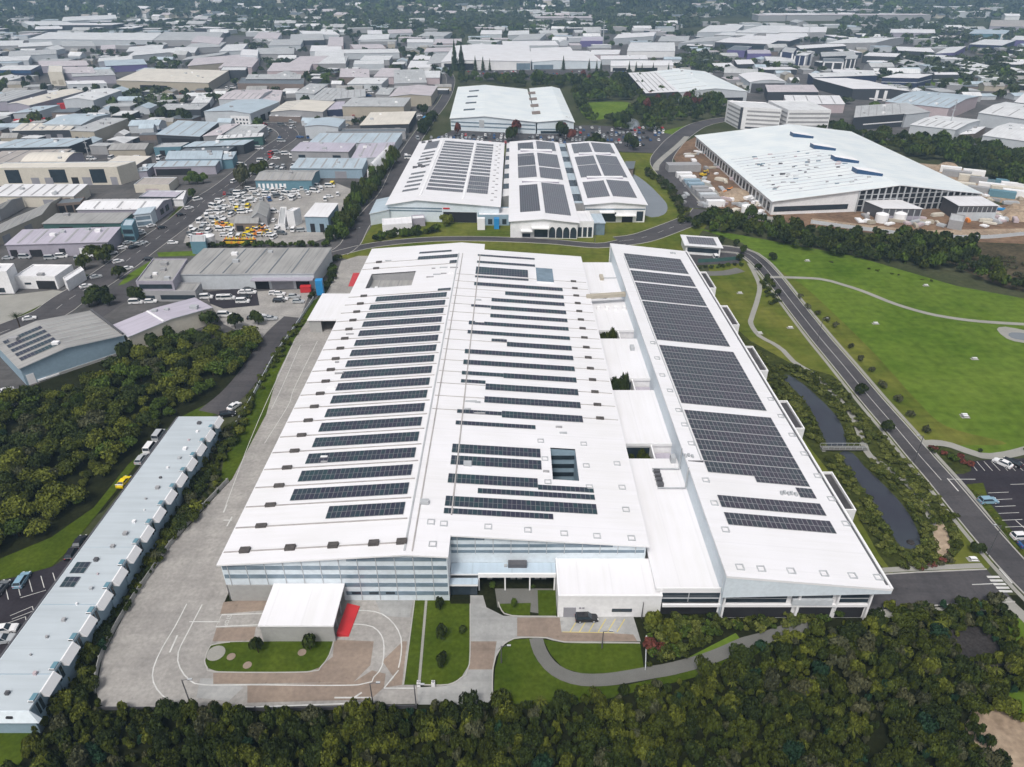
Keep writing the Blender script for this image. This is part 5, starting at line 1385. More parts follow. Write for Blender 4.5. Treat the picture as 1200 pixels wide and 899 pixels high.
for k in range(14):
    y0 = LY0 + 3.4 + k * 6.1
    if y0 + 3.9 < LY1 + .5:
        mb = MB(); x1, x2 = LX1, LX1 + 1.05
        mb.hexa([(x1 - .1, y0, LZt - 1.25), (x2, y0, LZt - 1.25), (x2, y0 + 3.9, LZt - 1.25), (x1 - .1, y0 + 3.9, LZt - 1.25)], [(x1 - .1, y0, LZt + .15), (x1 + .15, y0, LZt + .15), (x1 + .15, y0 + 3.9, LZt + .15), (x1 - .1, y0 + 3.9, LZt + .15)], 'trim'); mb.build('slanted_panel', row, LO)
    if k < 14:
        yb = LY0 + 1.15 + k * 6.1
        mb = MB(); mb.box(LX1 - .9, LX1 - .1, yb + .3, yb + 1.9, LZt - .1, LZt + .26, 'wall_blue', 'wall_teal'); mb.box(LX1 - .2, LX1 + .03, yb + .25, yb + 1.95, .3, LZt - .15, 'wall_blue'); mb.build('recess', row, LO)
        mb = MB(); mb.box(LX1 + .02, LX1 + .1, yb + .35, yb + .85, 3.2, LZt - .5, 'glass'); mb.box(LX1 + .02, LX1 + .1, yb + 1.15, yb + 1.8, 3.2, LZt - .5, 'glass'); mb.box(LX1 - .95, LX1 - .05, yb + .3, yb + .42, LZt, LZt + .34, 'trim'); mb.build('window', row, LO)
for ya, yb in ((101.6, 104.6), (98.0, 100.6)):
    mb = MB(); xa, xb = -87.4, -84.6; mb.hexa([(xa, ya, LZt + .1), (xb, ya, LZt + .1), (xb, yb, LZt + .2), (xa, yb, LZt + .2)], [(xa, ya, LZt + .2), (xb, ya, LZt + .2), (xb, yb, LZt + .3), (xa, yb, LZt + .3)], 'steel', [(0, 0), (3, 0), (3, 2), (0, 2)], 'solar'); mb.build('solar_array', rf, LO)
random.seed(3)
for k in range(22):
    y = LY0 + 3 + k * 3.8; x = random.uniform(-84, -80.5)
    mb = MB(); s = random.uniform(.12, .45); mb.box(x - s, x + s, y - s, y + s, LZt, LZt + .3 + s, random.choice(['steel', 'trim', 'steel_dark', 'wall_grey', 'wall_pinkw'])); mb.build('roof_vent', row, LO)
    if k % 4 == 1:
        mb = MB(); mb.box(LX0 + .3, LX1 - .3, y - .04, y + .04, LZt, LZt + .1, 'wall_blue'); mb.build('roof_seam', rf, LO)
# ------------------------------------------------------------------ the industrial estate, house by house
random.seed(77)
E = [
 # fl, fr, back-right, h, form, roof, wall, label, options
 ((-22,198.5),(137,197),(159,190.5),9.5,'f','roof_cream','wall_cream','long cream warehouse with three tall slanted dark windows',dict(windows=[(.165,.27,1.5,9,'glass'),(.49,.61,1.5,9,'glass'),(.79,.90,1.2,9,'glass')],doors=[(.34,.40,0,4.5),(.44,.5,0,4.5),(.64,.69,0,4.5,'opening'),(.72,.785,0,4.5),(.93,.98,0,4.5)])),
 ((-15,230.5),(86,230.5),(103,217.5),5.6,'m','roof_white','wall_cream','low white roof in front of the warehouse with tall slanted windows',dict(vents=3)),
 ((-14,280),(49,252),(73,231.5),5.0,'g','roof_grey','wall_beige','old grey ribbed gable shed with pale roof stripes beside the open dark bays',dict(rooflights=8)),
 ((-40,262),(4,244),(26,232),5.0,'g','roof_grey','wall_grey','grey ribbed shed behind the one with pale roof stripes',dict(rooflights=3)),
 ((66,240.5),(95,238),(100,232),4.2,'f','roof_dark','wall_brown','dark open-fronted bay under a flat brown roof by the white ribbed roof',dict(doors=[(.05,.3,0,3.6,'opening'),(.36,.62,0,3.6,'opening'),(.68,.95,0,3.6,'opening')])),
 ((90,246),(183,245.5),(200,233.5),5.6,'g','roof_white','wall_lilac','white roof with grey cross ribs and arched windows in its street wall',dict(seams=8,rwindows=[(.2,.42,1.6,4.4),(.55,.78,1.6,4.4)],windows=[(.1,.18,2,3.2),(.66,.74,2,3.2)])),
 ((50,262.5),(141,261.5),(155,251),5.2,'m','roof_grey','wall_green','grey roof on a dark green wall beside blue glass offices',dict(vents=1)),
 ((142,266),(155,266),(159,258),7.0,'f','roof_blue','wall_teal','small blue glazed office tower at the end of the dark green shed',dict(windows=[(.05,.95,.8,2.6),(.05,.95,3.8,5.8)])),
 ((157,252),(176,250),(182,244),6.0,'m','roof_blue','wall_paleblue','pale blue glazed office stepping down to the street',dict(windows=[(.05,.95,.6,2.4,'glass_blue'),(.05,.95,3.2,5.0,'glass_blue')])),
 ((6.5,287.5),(126,284),(141,268),5.6,'m','roof_lilac','wall_lilac','wide lilac-white roof over a mauve wall with dark loading bays',dict(doors=[(.02,.09,0,3.4,'opening'),(.21,.33,0,3.2,'opening'),(.5,.56,0,3.4,'opening'),(.70,.80,0,3.4,'trim'),(.86,.92,0,4.4,'opening')],vents=4)),
 ((25,189.5),(76,189.5),(97,179.5),8.0,'b','roof_cream','wall_lilac','cream barrel-roofed shed behind the warehouse with tall slanted windows',{}),
 ((121,193),(160,193.5),(177,184.5),7.0,'m','roof_cream','wall_brown','cream roof with brown end wall east of the long cream warehouse',{}),
 ((-35,195),(52,192),(84,176),7.0,'m','roof_tan','wall_grey','dull brown-grey ribbed roof running off behind the cream barrel roof',dict(seams=4)),
 ((-12,174),(80,172),(107,163),7.0,'m','roof_blue','wall_dark','long pale blue roof with dark end wall near the scrap lane',dict(vents=3)),
 ((14,153.5),(82,152.5),(92,145),7.0,'m','roof_cream','wall_dark','cream roof over a deep black loading canopy',{}),
 ((50,146),(95,146.5),(129,134),8.5,'g','roof_blue','wall_pale','pale blue high roof behind the black loading canopy',{}),
 ((82,153.5),(110,154.5),(150,140),8.0,'m','roof_mid','wall_beige','mauve-grey roof with a cream end wall toward the scrap lane',{}),
 ((15,133),(45,131),(70,124),6.0,'m','roof_blue','wall_pale','low pale blue shed beside the red containers',{}),
 ((74,117),(109,118),(142,106),9.0,'g','roof_pale','wall_pale','tall pale grey gabled warehouse with its long side to the bare yard',dict(along='v')),
 ((8,122),(34,124),(98,107),7.5,'g','roof_cream','wall_lilac','long cream-topped gable beside the tall pale grey warehouse',dict(along='v')),
 ((-35,120),(8,119),(55,106),7.5,'m','roof_mid','wall_lilac','wide grey roof with a lilac front, westmost behind the red containers',{}),
 ((80,99),(125,98),(121,95),5.5,'m','roof_white','wall_pale','narrow white building behind the tall pale grey warehouse',dict(doors=[(.1,.2,0,3,'opening'),(.9,.97,0,3,'opening')])),
 ((136,94.5),(244,97.5),(268,83.5),8.5,'m','roof_cream','wall_beige','huge cream-roofed distribution shed with cream side wall above the bare yard',dict(doors=[(.25,.55,0,5,'opening')])),
 ((199,99.5),(243,100.5),(243.5,98.5),5.0,'f','roof_pale','wall_white','white two-storey office strip on the front of the cream distribution shed',dict(windows=spread_rects(9,2.8,4.2,fill=.6))),
 ((181,130),(235,129.5),(246,121.5),6.0,'f','roof_mid','wall_dark','flat blue-grey roof over dark walls behind a row of dark round trees',{}),
 ((224,121.5),(243,123),(250,113),5.0,'m','roof_pale','wall_pale','little white shed with a dark tree at its corner',{}),
 ((239,131),(293,133.5),(327.5,119.5),9.0,'g','roof_blue','wall_pale','large pale blue roof with a brown side wall and white office at its corner',dict(along='v',peak=.62,rdoors=[(.1,.22,0,5,'opening'),(.3,.45,0,5,'opening'),(.55,.7,0,5,'opening')])),
 ((270,136.5),(292,137.5),(293,134.5),6.5,'f','roof_white','wall_white','white office block with two rows of windows at the corner of the pale blue roof',dict(windows=spread_rects(5,1,2.4)+spread_rects(5,3.8,5.2))),
 ((256,116.5),(302,117),(319,106),9.5,'g','roof_pink','wall_pale','pinkish-white roof joined behind the large pale blue roof',{}),
 ((303,117),(328,119),(331,107),8.0,'m','roof_pink','wall_brown','dusty pink flat roof at the east end of the pinkish-white one',{}),
 ((278,98.5),(356,99.5),(357,92),7.0,'f','roof_dark','wall_brown','long dark building with a plain brown front wall',{}),
 ((288,93),(352,93),(353,88),8.0,'m','roof_mid','wall_dark','grey upper roof rising behind the plain brown front',{}),
 ((317,131.5),(378,131.5),(392.5,119.5),7.0,'g','roof_cream','wall_grey','bright cream roof with an awning, standing on its own west of the grey beige block',dict(along='v',peak=.4)),
 ((315,137),(352,138),(354,135),3.6,'f','roof_pale','wall_brown','low pale awning along the front of the bright cream roof',{}),
 ((183,158),(234,160.5),(256,144.5),6.5,'m','roof_blue','wall_dark','pale blue-grey roof over an open bay of white trucks',dict(doors=[(.1,.9,0,4.6,'opening')])),
 ((238,160),(258,158.5),(281,146),6.5,'m','roof_pink','wall_grey','pale pink roof strip next to the open bay of white trucks',{}),
 ((264,158),(300,158.5),(313,148),6.0,'f','roof_mid','wall_grey','slate grey flat roof east of the pale pink strip',{}),
 ((254,163),(307,160),(309,157),6.0,'m','roof_pale','wall_green','thin pale roof with a dark green front',dict(windows=[(.1,.9,1,3)])),
 ((215,172.5),(285,170),(297,165),6.0,'m','roof_blue','wall_dark','thin pale blue roof above a black front, north of the teal flat roof',{}),
 ((208,179),(268,178),(277,172),5.0,'f','roof_dark','wall_dark','black flat roof behind the bright pale-blue one',{}),
 ((180,174),(212,173),(222,168),5.0,'f','roof_mid','wall_teal','teal grey flat roof among parked buses',{}),
 ((194,187),(259,186.5),(261,178),6.5,'m','roof_blue','wall_blue','bright pale-blue roof beside the blue end pavilion',{}),
 ((259,187.5),(272,186.5),(277,179),5.6,'m','roof_blue','wall_teal','small blue end pavilion next to the bright pale-blue roof',{}),
 ((180,196),(252,194.5),(257,189),5.0,'m','roof_blue','wall_lilac','thin lilac-blue roof on open racks of stored goods',dict(doors=[(.02,.6,0,3.8,'opening')])),
 ((157,201.5),(172,200.5),(182,193),4.2,'m','roof_blue','wall_lilac','small slate-blue lean-to at the west end of the open racks',{}),
 ((157,217.5),(198,217.5),(208,209),4.0,'f','roof_tan','wall_cream','beige flat roof above a pink and yellow striped front',dict(windows=[(.3,.68,.8,2.2,'wall_pinkw')])),
 ((163,232),(206,232.5),(216,225),4.0,'f','roof_lilac','wall_dark','lilac flat canopy north of the white cross-ribbed roof',{}),
 ((203,234),(214,234),(218,225),3.6,'m','roof_white','wall_white','white petrol-station style canopy on the street edge',{}),
 ((299,211.5),(365,211.5),(374,200),5.6,'g','roof_grey','wall_teal','grey ribbed roof over a teal wall of white windows by the machinery yard',dict(seams=4,windows=spread_rects(7,1.2,3.8,a=.02,b=.55,fill=.55,key='trim'))),
 ((341,197.5),(424,198),(430,187),5.6,'m','roof_blue','wall_blue','pale blue roof between the teal wall and the white barrel tent',dict(vents=2)),
 ((430,199.5),(442,200.5),(460,181),5.5,'b','roof_white','wall_white','round-topped white barrel tent by the planted lane',dict(along='v',rise=4)),
 ((341,177.5),(408,178.5),(417,169),6.0,'m','roof_lilac','wall_grey','brownish-lilac roof above a wall with two dark windows',dict(windows=[(.12,.24,1,4),(.72,.86,1,4)])),
 ((412,186),(456,184),(463,168),5.6,'m','roof_lilac','wall_pale','pale lilac roof west of the planted lane',{}),
 ((362,168),(463,167.5),(471,157),6.0,'m','roof_blue','wall_pale','long blue-lilac roof with a dark sign on its end',dict(sign=(.90,.98,2,4.6,'navy') and (.90,.98,2,4.6,'wall_navy'))),
 ((357,148.5),(396,149.5),(404.5,140.5),8.5,'b','roof_blue','wall_pale','pale blue shed with a soft round roof near the curving street',dict(along='v',rise=1.2)),
 ((382,155.5),(475,155),(476,151.5),5.0,'f','roof_dark','wall_grey','narrow dark roof strip under the black-walled white roof',{}),
 ((422,147),(479,145.5),(487.5,131.5),6.5,'m','roof_cream','wall_dark','bright white roof on black walls at the corner of the planted lane',dict(rise=.4)),
 ((401,125),(473,125),(481,115.5),8.5,'m','roof_mid','wall_beige','blue-grey roof on a tall beige block wall',dict(vents=3)),
 ((456,113.5),(505,112.5),(512.5,101.5),8.5,'g','roof_pink','wall_beige','pink-white gabled roof with a beige side wall along the lane',dict(along='v')),
 ((440,111),(456,111.5),(462,104),6.0,'m','roof_mid','wall_grey','narrow grey roof west of the pink-white gable',{}),
 ((383,129),(401,128),(404,120),6.0,'m','roof_lilac','wall_navy','mauve roof over a navy front east of the bright cream roof',{}),
 ((394,116.5),(428,113.5),(428,105),7.0,'m','roof_mid','wall_grey','grey ribbed roof south of the white bakery-like row',dict(rooflights=4)),
 ((363,117),(390,118.5),(406,105),7.0,'m','roof_mid','wall_grey','slanting grey ribbed roof beside the brick strip',dict(rooflights=4)),
 ((346,109),(368,110.5),(384,100),6.5,'m','roof_mid','wall_pale','pale grey roof east of the plain brown front',{}),
 ((407,98.5),(447,98.5),(455,92),6.5,'m','roof_pale','wall_pale','pale roof in front of the two pink-white ones',{}),
 ((398,90.5),(433,91),(432,81.5),7.0,'m','roof_pink','wall_brown','pink-white square roof west of its twin',{}),
 ((438,90),(461,90.5),(469,81),7.0,'m','roof_pink','wall_pinkw','pink-white square roof with a pink end wall, east of its twin',{}),
 ((462,98),(500,97),(496,82),7.5,'m','roof_mid','wall_grey','broad lilac-grey roof beside the wide street',{}),
 ((488,91),(515,91.5),(516,84),6.5,'m','roof_pale','wall_pinkw','small pale roof at the end of the wide street',{}),
 ((414,76),(450,75.5),(450,71),7.5,'f','roof_pale','wall_pale','pale box warehouse west of the wide street',{}),
 ((422,70.5),(456,70.5),(460,66),6.0,'m','roof_pale','wall_grey','second pale roof behind the pale box warehouse',{}),
 ((392,63),(468,62),(466,58),7.0,'m','roof_pale','wall_pale','very long pale roof with a pink hump above it',{}),
 ((415,57.5),(452,57),(445,52),7.0,'g','roof_pink','wall_pinkw','pink humped roof behind the very long pale one',{}),
 ((392,75),(405,74),(408,66),6.0,'m','roof_mid','wall_grey','short grey roof west of the pale box warehouse',{}),
 ((478,79.5),(505,79.5),(507,72),5.5,'m','roof_white','wall_white','little white building east of the wide street',{}),
 ((484,70),(503,70.5),(505,66.5),5.5,'m','roof_white','wall_dark','white roof with a dark front beside the wide street',{}),
 ((500,75),(517,74),(524,63),6.5,'m','roof_mid','wall_grey','grey slanting roof next to the great white hall',{}),
 ((497,61),(528,60.5),(530,56.5),6.0,'m','roof_pink','wall_pale','thin pinkish roof north-west of the great white hall',{}),
 ((477,50),(508,50),(507,46.5),6.0,'m','roof_white','wall_pale','thin white roof far up the wide street',{}),
 ((508,51.5),(540,51),(541,46),6.0,'m','roof_pink','wall_pinkw','pink roof far up the wide street',{}),
 ((517,73),(622,72.5),(620,53.5),9.0,'g','roof_white','wall_white','great white hall with a square grey rooflight and tall pines before it',dict(along='v',peak=.3,rise=2,windows=[(.03,.36,.2,7.5,'opening'),(.84,.995,.2,7.5,'glass_blue')])),
 ((624,73),(705,72),(690,60),8.0,'g','roof_white','wall_paleblue','second white hall beside the great one with the square rooflight',dict(along='v',peak=.3,rise=1.5,windows=[(.02,.3,0,5,'glass_blue')])),
 ((623,63.5),(672,61.5),(668,55.5),7.0,'m','roof_white','wall_pinkw','white strip roof behind the second white hall',{}),
 ((704,70),(759,69.5),(757,65.5),6.0,'m','roof_white','wall_pale','low white roof behind the long barrel-roofed hall',dict(vents=2)),
 ((716,77.5),(789,77),(785,71),6.0,'b','roof_white','wall_white','long barrel-roofed white hall among thin pines',dict(rise=2,windows=[(.03,.25,0,4,'opening'),(.4,.75,0,4,'opening')])),
 ((690,64.5),(725,64),(727,59),6.0,'m','roof_white','wall_pinkw','little white roof with a red-pink gable between the halls',{}),
 ((719,45.5),(766,42.5),(769,38),9.0,'m','roof_white','wall_pale','bright white slab roof near the radio mast',{}),
 ((735,60),(791,60),(790,50),8.0,'g','roof_pale','wall_white','white shed with a big grey roof east of the radio mast',{}),
 ((771,48.5),(806,48.5),(808,43),7.0,'m','roof_mid','wall_grey','grey roof behind the shed east of the radio mast',{}),
 ((595,41.5),(620,40.5),(620,36),7.0,'m','roof_pale','wall_pale','pale roof at the wood edge beyond the great white hall',{}),
 ((600,47.5),(632,46.5),(640,40),7.0,'m','roof_mid','wall_pale','grey-white roof second from the wood edge beyond the great white hall',{}),
 ((590,54),(655,53.5),(650,48.5),6.5,'m','roof_white','wall_pale','long white roof touching the back of the great white hall',{}),
 ((680,48.5),(706,48.5),(707,43.5),8.0,'f','roof_lilac','wall_purple','purple-fronted building at the foot of the radio mast',{}),
 ((563,40.5),(588,40.5),(588,36),6.5,'m','roof_white','wall_pale','thin white roof with a red line at the wood edge',{}),
 # north-west, far rows
 ((33,46),(178,47.5),(190,39.5),8.5,'m','roof_pale','wall_pale','extremely long pale warehouse spanning the north-west estate',{}),
 ((178,47.5),(255,47.5),(262,38),8.0,'m','roof_mid','wall_grey','long grey warehouse continuing the extremely long pale one',{}),
 ((73,25),(137,22),(135,17.5),9.0,'b','roof_pale','wall_pale','pale domed roof on the far hillside edge',{}),
 ((36,30),(90,29),(76,25),8.0,'m','roof_pale','wall_pale','pale roof just in front of the domed one',{}),
 ((41,34.5),(73,34),(73,31),8.0,'m','roof_white','wall_dark','thin white roof with a dark base in the far north-west',{}),
 ((-6,54),(25,53.5),(28,48),7.0,'m','roof_pale','wall_grey','pale roof at the far western edge of the estate',{}),
 ((22,55.5),(62,53.5),(60,49.5),7.0,'m','roof_pale','wall_grey','pale roof with dark trees at its foot in the north-west',{}),
 ((73,54.5),(112,54.5),(108,49),7.0,'m','roof_mid','wall_grey','dull grey roof south of the extremely long pale warehouse',{}),
 ((10,66),(66,63.5),(66,58),8.0,'g','roof_mid','wall_pale','wide grey gable west of the big dark clump of trees',{}),
 ((-6,72),(33,71),(36,66),7.0,'m','roof_pale','wall_pale','pale roof west of the pink roofed terrace',{}),
 ((118,58.5),(135,57.5),(135,53),6.0,'m','roof_pink','wall_pinkw','small salmon pink roof among dark trees',{}),
 ((148,61),(190,58),(192,53),7.0,'m','roof_pale','wall_grey','pale slanting roof east of the salmon pink one',{}),
 ((150,66),(205,61),(210,56.5),7.0,'m','roof_pale','wall_pale','second pale slanting roof east of the salmon pink one',{}),
 ((115,72.5),(155,69.5),(155,66),7.0,'m','roof_pale','wall_pale','pale roof above a purple-brown front',{}),
 ((124,77.5),(172,75.5),(168,70),7.0,'m','roof_blue','wall_purple','pale blue roof with a purple-brown front',{}),
 ((48,78),(105,77),(98,71),7.0,'g','roof_pink','wall_lilac','pink-white terrace roof west of the yellow tower block',{}),
 ((-8,83),(36,83),(48,77),9.0,'f','roof_pale','wall_navy','dark building with a royal blue fascia',dict(bands=[(6.5,9.2,'deep_blue')])),
 ((56,85),(73,85),(73,77.5),13.0,'f','roof_cream','wall_cream','cream-yellow tower block standing above the roofs',dict(windows=[(.1,.4,2,5,'wall_beige'),(.55,.9,1,6,'wall_beige')])),
 ((75,86),(112,85.5),(108,79),9.0,'m','roof_pink','wall_lilac','pinkish roof east of the cream-yellow tower',{}),
 ((85,90),(135,88),(130,82),8.0,'m','roof_mid','wall_lilac','grey roof over a mauve front before the pinkish one',{}),
 ((224,49),(257,52),(262,45),8.0,'m','roof_pink','wall_pinkw','dusky pink block on the northern edge',{}),
 ((257,60.5),(283,59.5),(290,52),8.0,'m','roof_pale','wall_pale','pale roof with pink sides north of the scrub patch',{}),
 ((215,57),(258,55),(265,50),7.0,'m','roof_mid','wall_grey','grey roof south of the dusky pink block',{}),
 ((213,71),(262,64),(268,61),7.0,'m','roof_mid','wall_grey','long thin grey roof running east to the white cube',{}),
 ((220,77.5),(300,70.5),(302,63),8.0,'m','roof_pink','wall_beige','wide pinkish roof ending in a white cube',{}),
 ((281,65),(302,66),(303,59),10.0,'f','roof_white','wall_pale','white cube on the wide pinkish roof\'s corner',{}),
 ((256,80),(295,79),(303,70),7.5,'m','roof_pink','wall_pinkw','mauve-pink roof east of a dark blue yard',{}),
 ((258,83),(288,83),(290,79),9.0,'f','roof_pale','wall_dark','pale thin roof over a tall black front',{}),
 ((313,83.5),(362,83),(366,74),7.0,'m','roof_pink','wall_pinkw','long dusky pink roof in the middle rows',{}),
 ((336,76),(372,75),(385,66),7.0,'m','roof_pink','wall_pinkw','slanting pink roof behind the long dusky pink one',{}),
 ((368,75),(405,74.5),(402,60),7.0,'m','roof_pale','wall_grey','pale roof east of the slanting pink one',{}),
 ((363,60.5),(400,60.5),(400,54),7.0,'m','roof_white','wall_pale','white thin roof in the upper middle rows',{}),
 ((298,63.5),(344,63.5),(345,57),7.0,'m','roof_mid','wall_grey','grey roof beside a lone dark tree in the middle rows',{}),
 ((314,53.5),(352,53),(356,46.5),7.0,'m','roof_mid','wall_pale','grey-white roof north of a lone dark tree',{}),
 ((297,45),(325,46),(330,39),7.5,'m','roof_pink','wall_white','white and pink roof on the northern estate edge',{}),
 ((340,48),(380,47),(378,40),7.0,'m','roof_mid','wall_dark','dark-fronted long shed by the northern clump of trees',{}),
 ((355,40),(398,41),(392,37.5),7.0,'m','roof_white','wall_pale','thin white roof at the northern estate edge',{}),
 ((384,54),(402,54),(402,44),8.0,'m','roof_pink','wall_pinkw','pink block east of the northern clump of trees',{}),
 ((200,62),(228,62),(232,56),7.0,'m','roof_pale','wall_grey','pale grey roof in the crowded middle of the estate',{}),
 ((420,47),(455,46),(457,40.5),6.5,'m','roof_pale','wall_pale','pale roof at the foot of the northern wood',{}),
 ((431,40),(448,40),(447,36),6.5,'m','roof_white','wall_pale','small white roof tucked into the northern wood',{}),
 ((455,39.5),(484,38.5),(482,34.5),6.5,'m','roof_pink','wall_pale','faintly pink roof at the edge of the northern wood',{}),
 ((488,43),(520,43),(530,38),6.5,'m','roof_mid','wall_pale','grey roof at the edge of the northern wood',{}),
 # east and north-east business park
 ((817,38),(862,37),(872,29.5),9.0,'m','roof_pale','wall_pale','pale west third of the long row of north-eastern warehouses',{}),
 ((862,38),(911,39),(938,31),9.0,'m','roof_pale','wall_grey','middle third of the long row of north-eastern warehouses',{}),
 ((911,38),(968,38),(969,32),9.0,'m','roof_white','wall_grey','whitest east third of the long row of north-eastern warehouses',{}),
 ((837,41),(880,42),(900,37),7.0,'m','roof_pale','wall_grey','thin pale roof in front of the long north-eastern row',{}),
 ((898,44),(948,44),(945,39),7.0,'m','roof_white','wall_grey','thin white roof in front of the long north-eastern row',{}),
 ((795,51),(840,48),(862,42),8.0,'m','roof_mid','wall_pale','dull grey roof west of the dark-fronted white one',{}),
 ((838,49.5),(902,52),(915,46.5),7.5,'m','roof_white','wall_dark','white roof with a long dark front over purple offices',dict(windows=[(.1,.9,1,5,'glass')])),
 ((862,45),(925,48.5),(938,45),8.0,'m','roof_white','wall_dark','second white roof with a dark front over purple offices',{}),
 ((968,51),(1027,50),(1060,44),9.5,'g','roof_pale','wall_grey','large pale hipped warehouse of the north-east with a grey flank',{}),
 ((938,57.5),(992,54),(985,51),8.0,'m','roof_white','wall_dark','white flat roof on dark walls beside the framed offices',{}),
 ((963,66.5),(1003,65),(1000,60.5),8.0,'m','roof_mid','wall_dark','grey flat roof on dark walls beside the portal frames',{}),
 ((852,59),(873,60),(881,55),8.0,'f','roof_dark','wall_purple','purple glass office west of its neighbour',{}),
 ((876,63.5),(904,63.5),(902,59),8.0,'f','roof_lilac','wall_purple','lilac-topped purple glass office beside the white layered office',{}),
 ((898,72),(932,73),(928,67.5),7.0,'f','roof_pale','wall_pale','white layered office with striped floors',dict(bands=[(1.5,3,'glass'),(4,5.4,'glass')])),
 ((915,61),(930,63),(934,57),13.0,'f','roof_mid','wall_navy','blue glass tower edged in a white frame',dict(windows=[(.0,.12,0,13,'trim'),(.88,1,0,13,'trim')])),
 ((931,65.5),(945,66),(953,62.5),14.0,'f','roof_pale','wall_navy','dark glass cube with a white frame beside the blue glass tower',dict(windows=[(.0,.12,0,14,'trim'),(.45,.52,0,14,'trim'),(.88,1,0,14,'trim')],rwindows=[(.0,.3,0,14,'trim'),(.7,1,0,14,'trim')])),
 ((965,73),(989,73.5),(988,69.5),10.0,'f','roof_dark','wall_dark','black building behind three tall white portal frames',dict(windows=[(.0,.08,0,10.6,'trim'),(.45,.54,0,10.6,'trim'),(.92,1,0,10.6,'trim'),(0,1,9.6,10.8,'trim')])),
 ((990,70),(1004,69.5),(1006,65),10.0,'f','roof_mid','wall_dark','grey building with slender white posts next to the portal frames',dict(windows=[(.1,.2,0,10,'trim'),(.5,.6,0,10,'trim'),(.85,.95,0,10,'trim')])),
 ((839,79),(861,78.5),(856,74.5),4.5,'m','roof_white','wall_grey','low white roof alone among the trees west of the layered office',{}),
 ((864,75.5),(884,75),(880,70.5),5.0,'m','roof_white','wall_dark','low white roof with dark front west of the layered office',{}),
 ((757,109.5),(795,107.5),(769,86),8.5,'m','roof_white','wall_dark','white roof wing with a dark red edge facing the parkland',dict(rise=1.5)),
 ((796,108.5),(876,107.5),(826,84),8.5,'g','roof_mint','wall_pale','big mint-white gabled hall over a dark glass front east of the parkland',dict(along='v',peak=.52,rise=3,windows=[(.03,.95,0,3.6,'opening'),(.54,.60,3,8,'steel_dark')])),
 ((879,96.5),(921,96),(905,87),10.0,'b','roof_white','wall_pale','white barrel-roofed shed with grey front in the business park',dict(along='v',rise=2,windows=[(.05,.98,.2,9,'steel_dark')])),
 ((900,108),(959,108),(953,100.5),8.0,'m','roof_pink','wall_dark','pink-tinted flat roof before the barrel-roofed shed',{}),
 ((922,122),(990,122.5),(983,113),7.0,'m','roof_white','wall_pinkw','low white roof with a pink front behind the two parking blocks',{}),
 ((953,91),(1028,88.5),(1020,84.5),9.0,'m','roof_pale','wall_navy','long navy building with a thin pale roof',dict(windows=[(.0,.5,0,4,'glass')])),
 ((1000,104.5),(1072,108),(1018,95),9.0,'g','roof_white','wall_dark','white low-gabled roof on charcoal walls with white pilasters',dict(along='v',peak=.6,windows=[(.38,.43,0,9,'trim'),(.52,.57,0,9,'trim'),(.3,.96,1,2,'trim')])),
 ((1034,91),(1076,92),(1093,88),9.0,'m','roof_white','wall_navy','white roof over a navy block with a ledge halfway up',dict(bands=[(4.6,5.2,'wall_pale')])),
 ((1095,88.5),(1124,88.5),(1122,85),7.0,'f','roof_white','wall_dark','white slab roof over a dark low building by the small green',dict(bands=[(2.6,3.2,'wall_pale')])),
 ((1011,66),(1050,67.5),(1056,63),8.0,'f','roof_white','wall_dark','flat white roof on a dark body north of the navy block',{}),
 ((1015,73.5),(1041,73.5),(1042,71.5),3.5,'f','roof_white','wall_dark','thin white awning in front of the flat white roof on a dark body',{}),
 ((1053,59.5),(1095,61.5),(1090,57),8.0,'m','roof_white','wall_dark','white winged roof on a dark pavilion in the wood',{}),
 ((1096,63),(1118,62),(1132,55),8.0,'m','roof_pale','wall_purple','pale roof with a purple side next to the winged pavilion',{}),
 ((1043,38.5),(1096,39),(1095,35),9.0,'m','roof_white','wall_lilac','long white-topped lilac building far in the north-east',{}),
 ((1135,39.5),(1178,40),(1183,36),9.0,'m','roof_blue','wall_teal','blue-walled building near the eastern edge',dict(windows=[(.0,.06,0,9,'trim'),(.9,.98,0,9,'trim')])),
 ((1160,31),(1206,31.5),(1203,24),9.0,'g','roof_tan','wall_lilac','tan-topped hall behind the blue-walled building',{}),
 ((1136,52),(1174,53.5),(1190,48),8.0,'m','roof_pale','wall_navy','navy building with a pale roof in front of the blue-walled one',{}),
 ((1185,47),(1212,47.5),(1216,43),8.0,'m','roof_pale','wall_purple','purple-walled building cut by the eastern edge',{}),
 ((1001,138),(1062,133.5),(1060,121.5),9.5,'m','roof_mid','wall_dark','wide grey roof over a black front with a white canopy line',dict(rise=.5,windows=[(.2,1.0,3.6,4.4,'trim')])),
 ((1062,134.5),(1090,131.5),(1062,121.5),9.5,'m','roof_mid','wall_pale','pale concrete end bay of the wide grey roof',{}),
 ((1038,119.5),(1112,127),(1147,113),9.5,'g','roof_blue','wall_pinkw','large pale four-square roof with a pinkish flank in the business park',dict(rise=2.2)),
 ((1067,146.5),(1120,152.5),(1149,141),9.5,'g','roof_pale','wall_pale','pale grey square shed at the edge of the eastern bush',dict(rise=1.2)),
 ((1124,158),(1142,157),(1155,149.5),5.0,'m','roof_white','wall_brown','low white lean-to beside the pale grey square shed',{}),
 ((1147,132.5),(1215,142),(1243,128),9.5,'g','roof_pale','wall_pale','grey-white wide shed behind the eastern pink yard',dict(rise=1.8)),
 ((1152,159),(1218,168),(1246,152),9.5,'g','roof_pale','wall_pale','nearest pale shed at the eastern edge above the bush',dict(rise=1.8)),
 ((1189,120),(1222,124),(1232,113),8.0,'m','roof_white','wall_dark','white roof with dark front cut by the eastern edge',{}),
 # machinery yard sheds
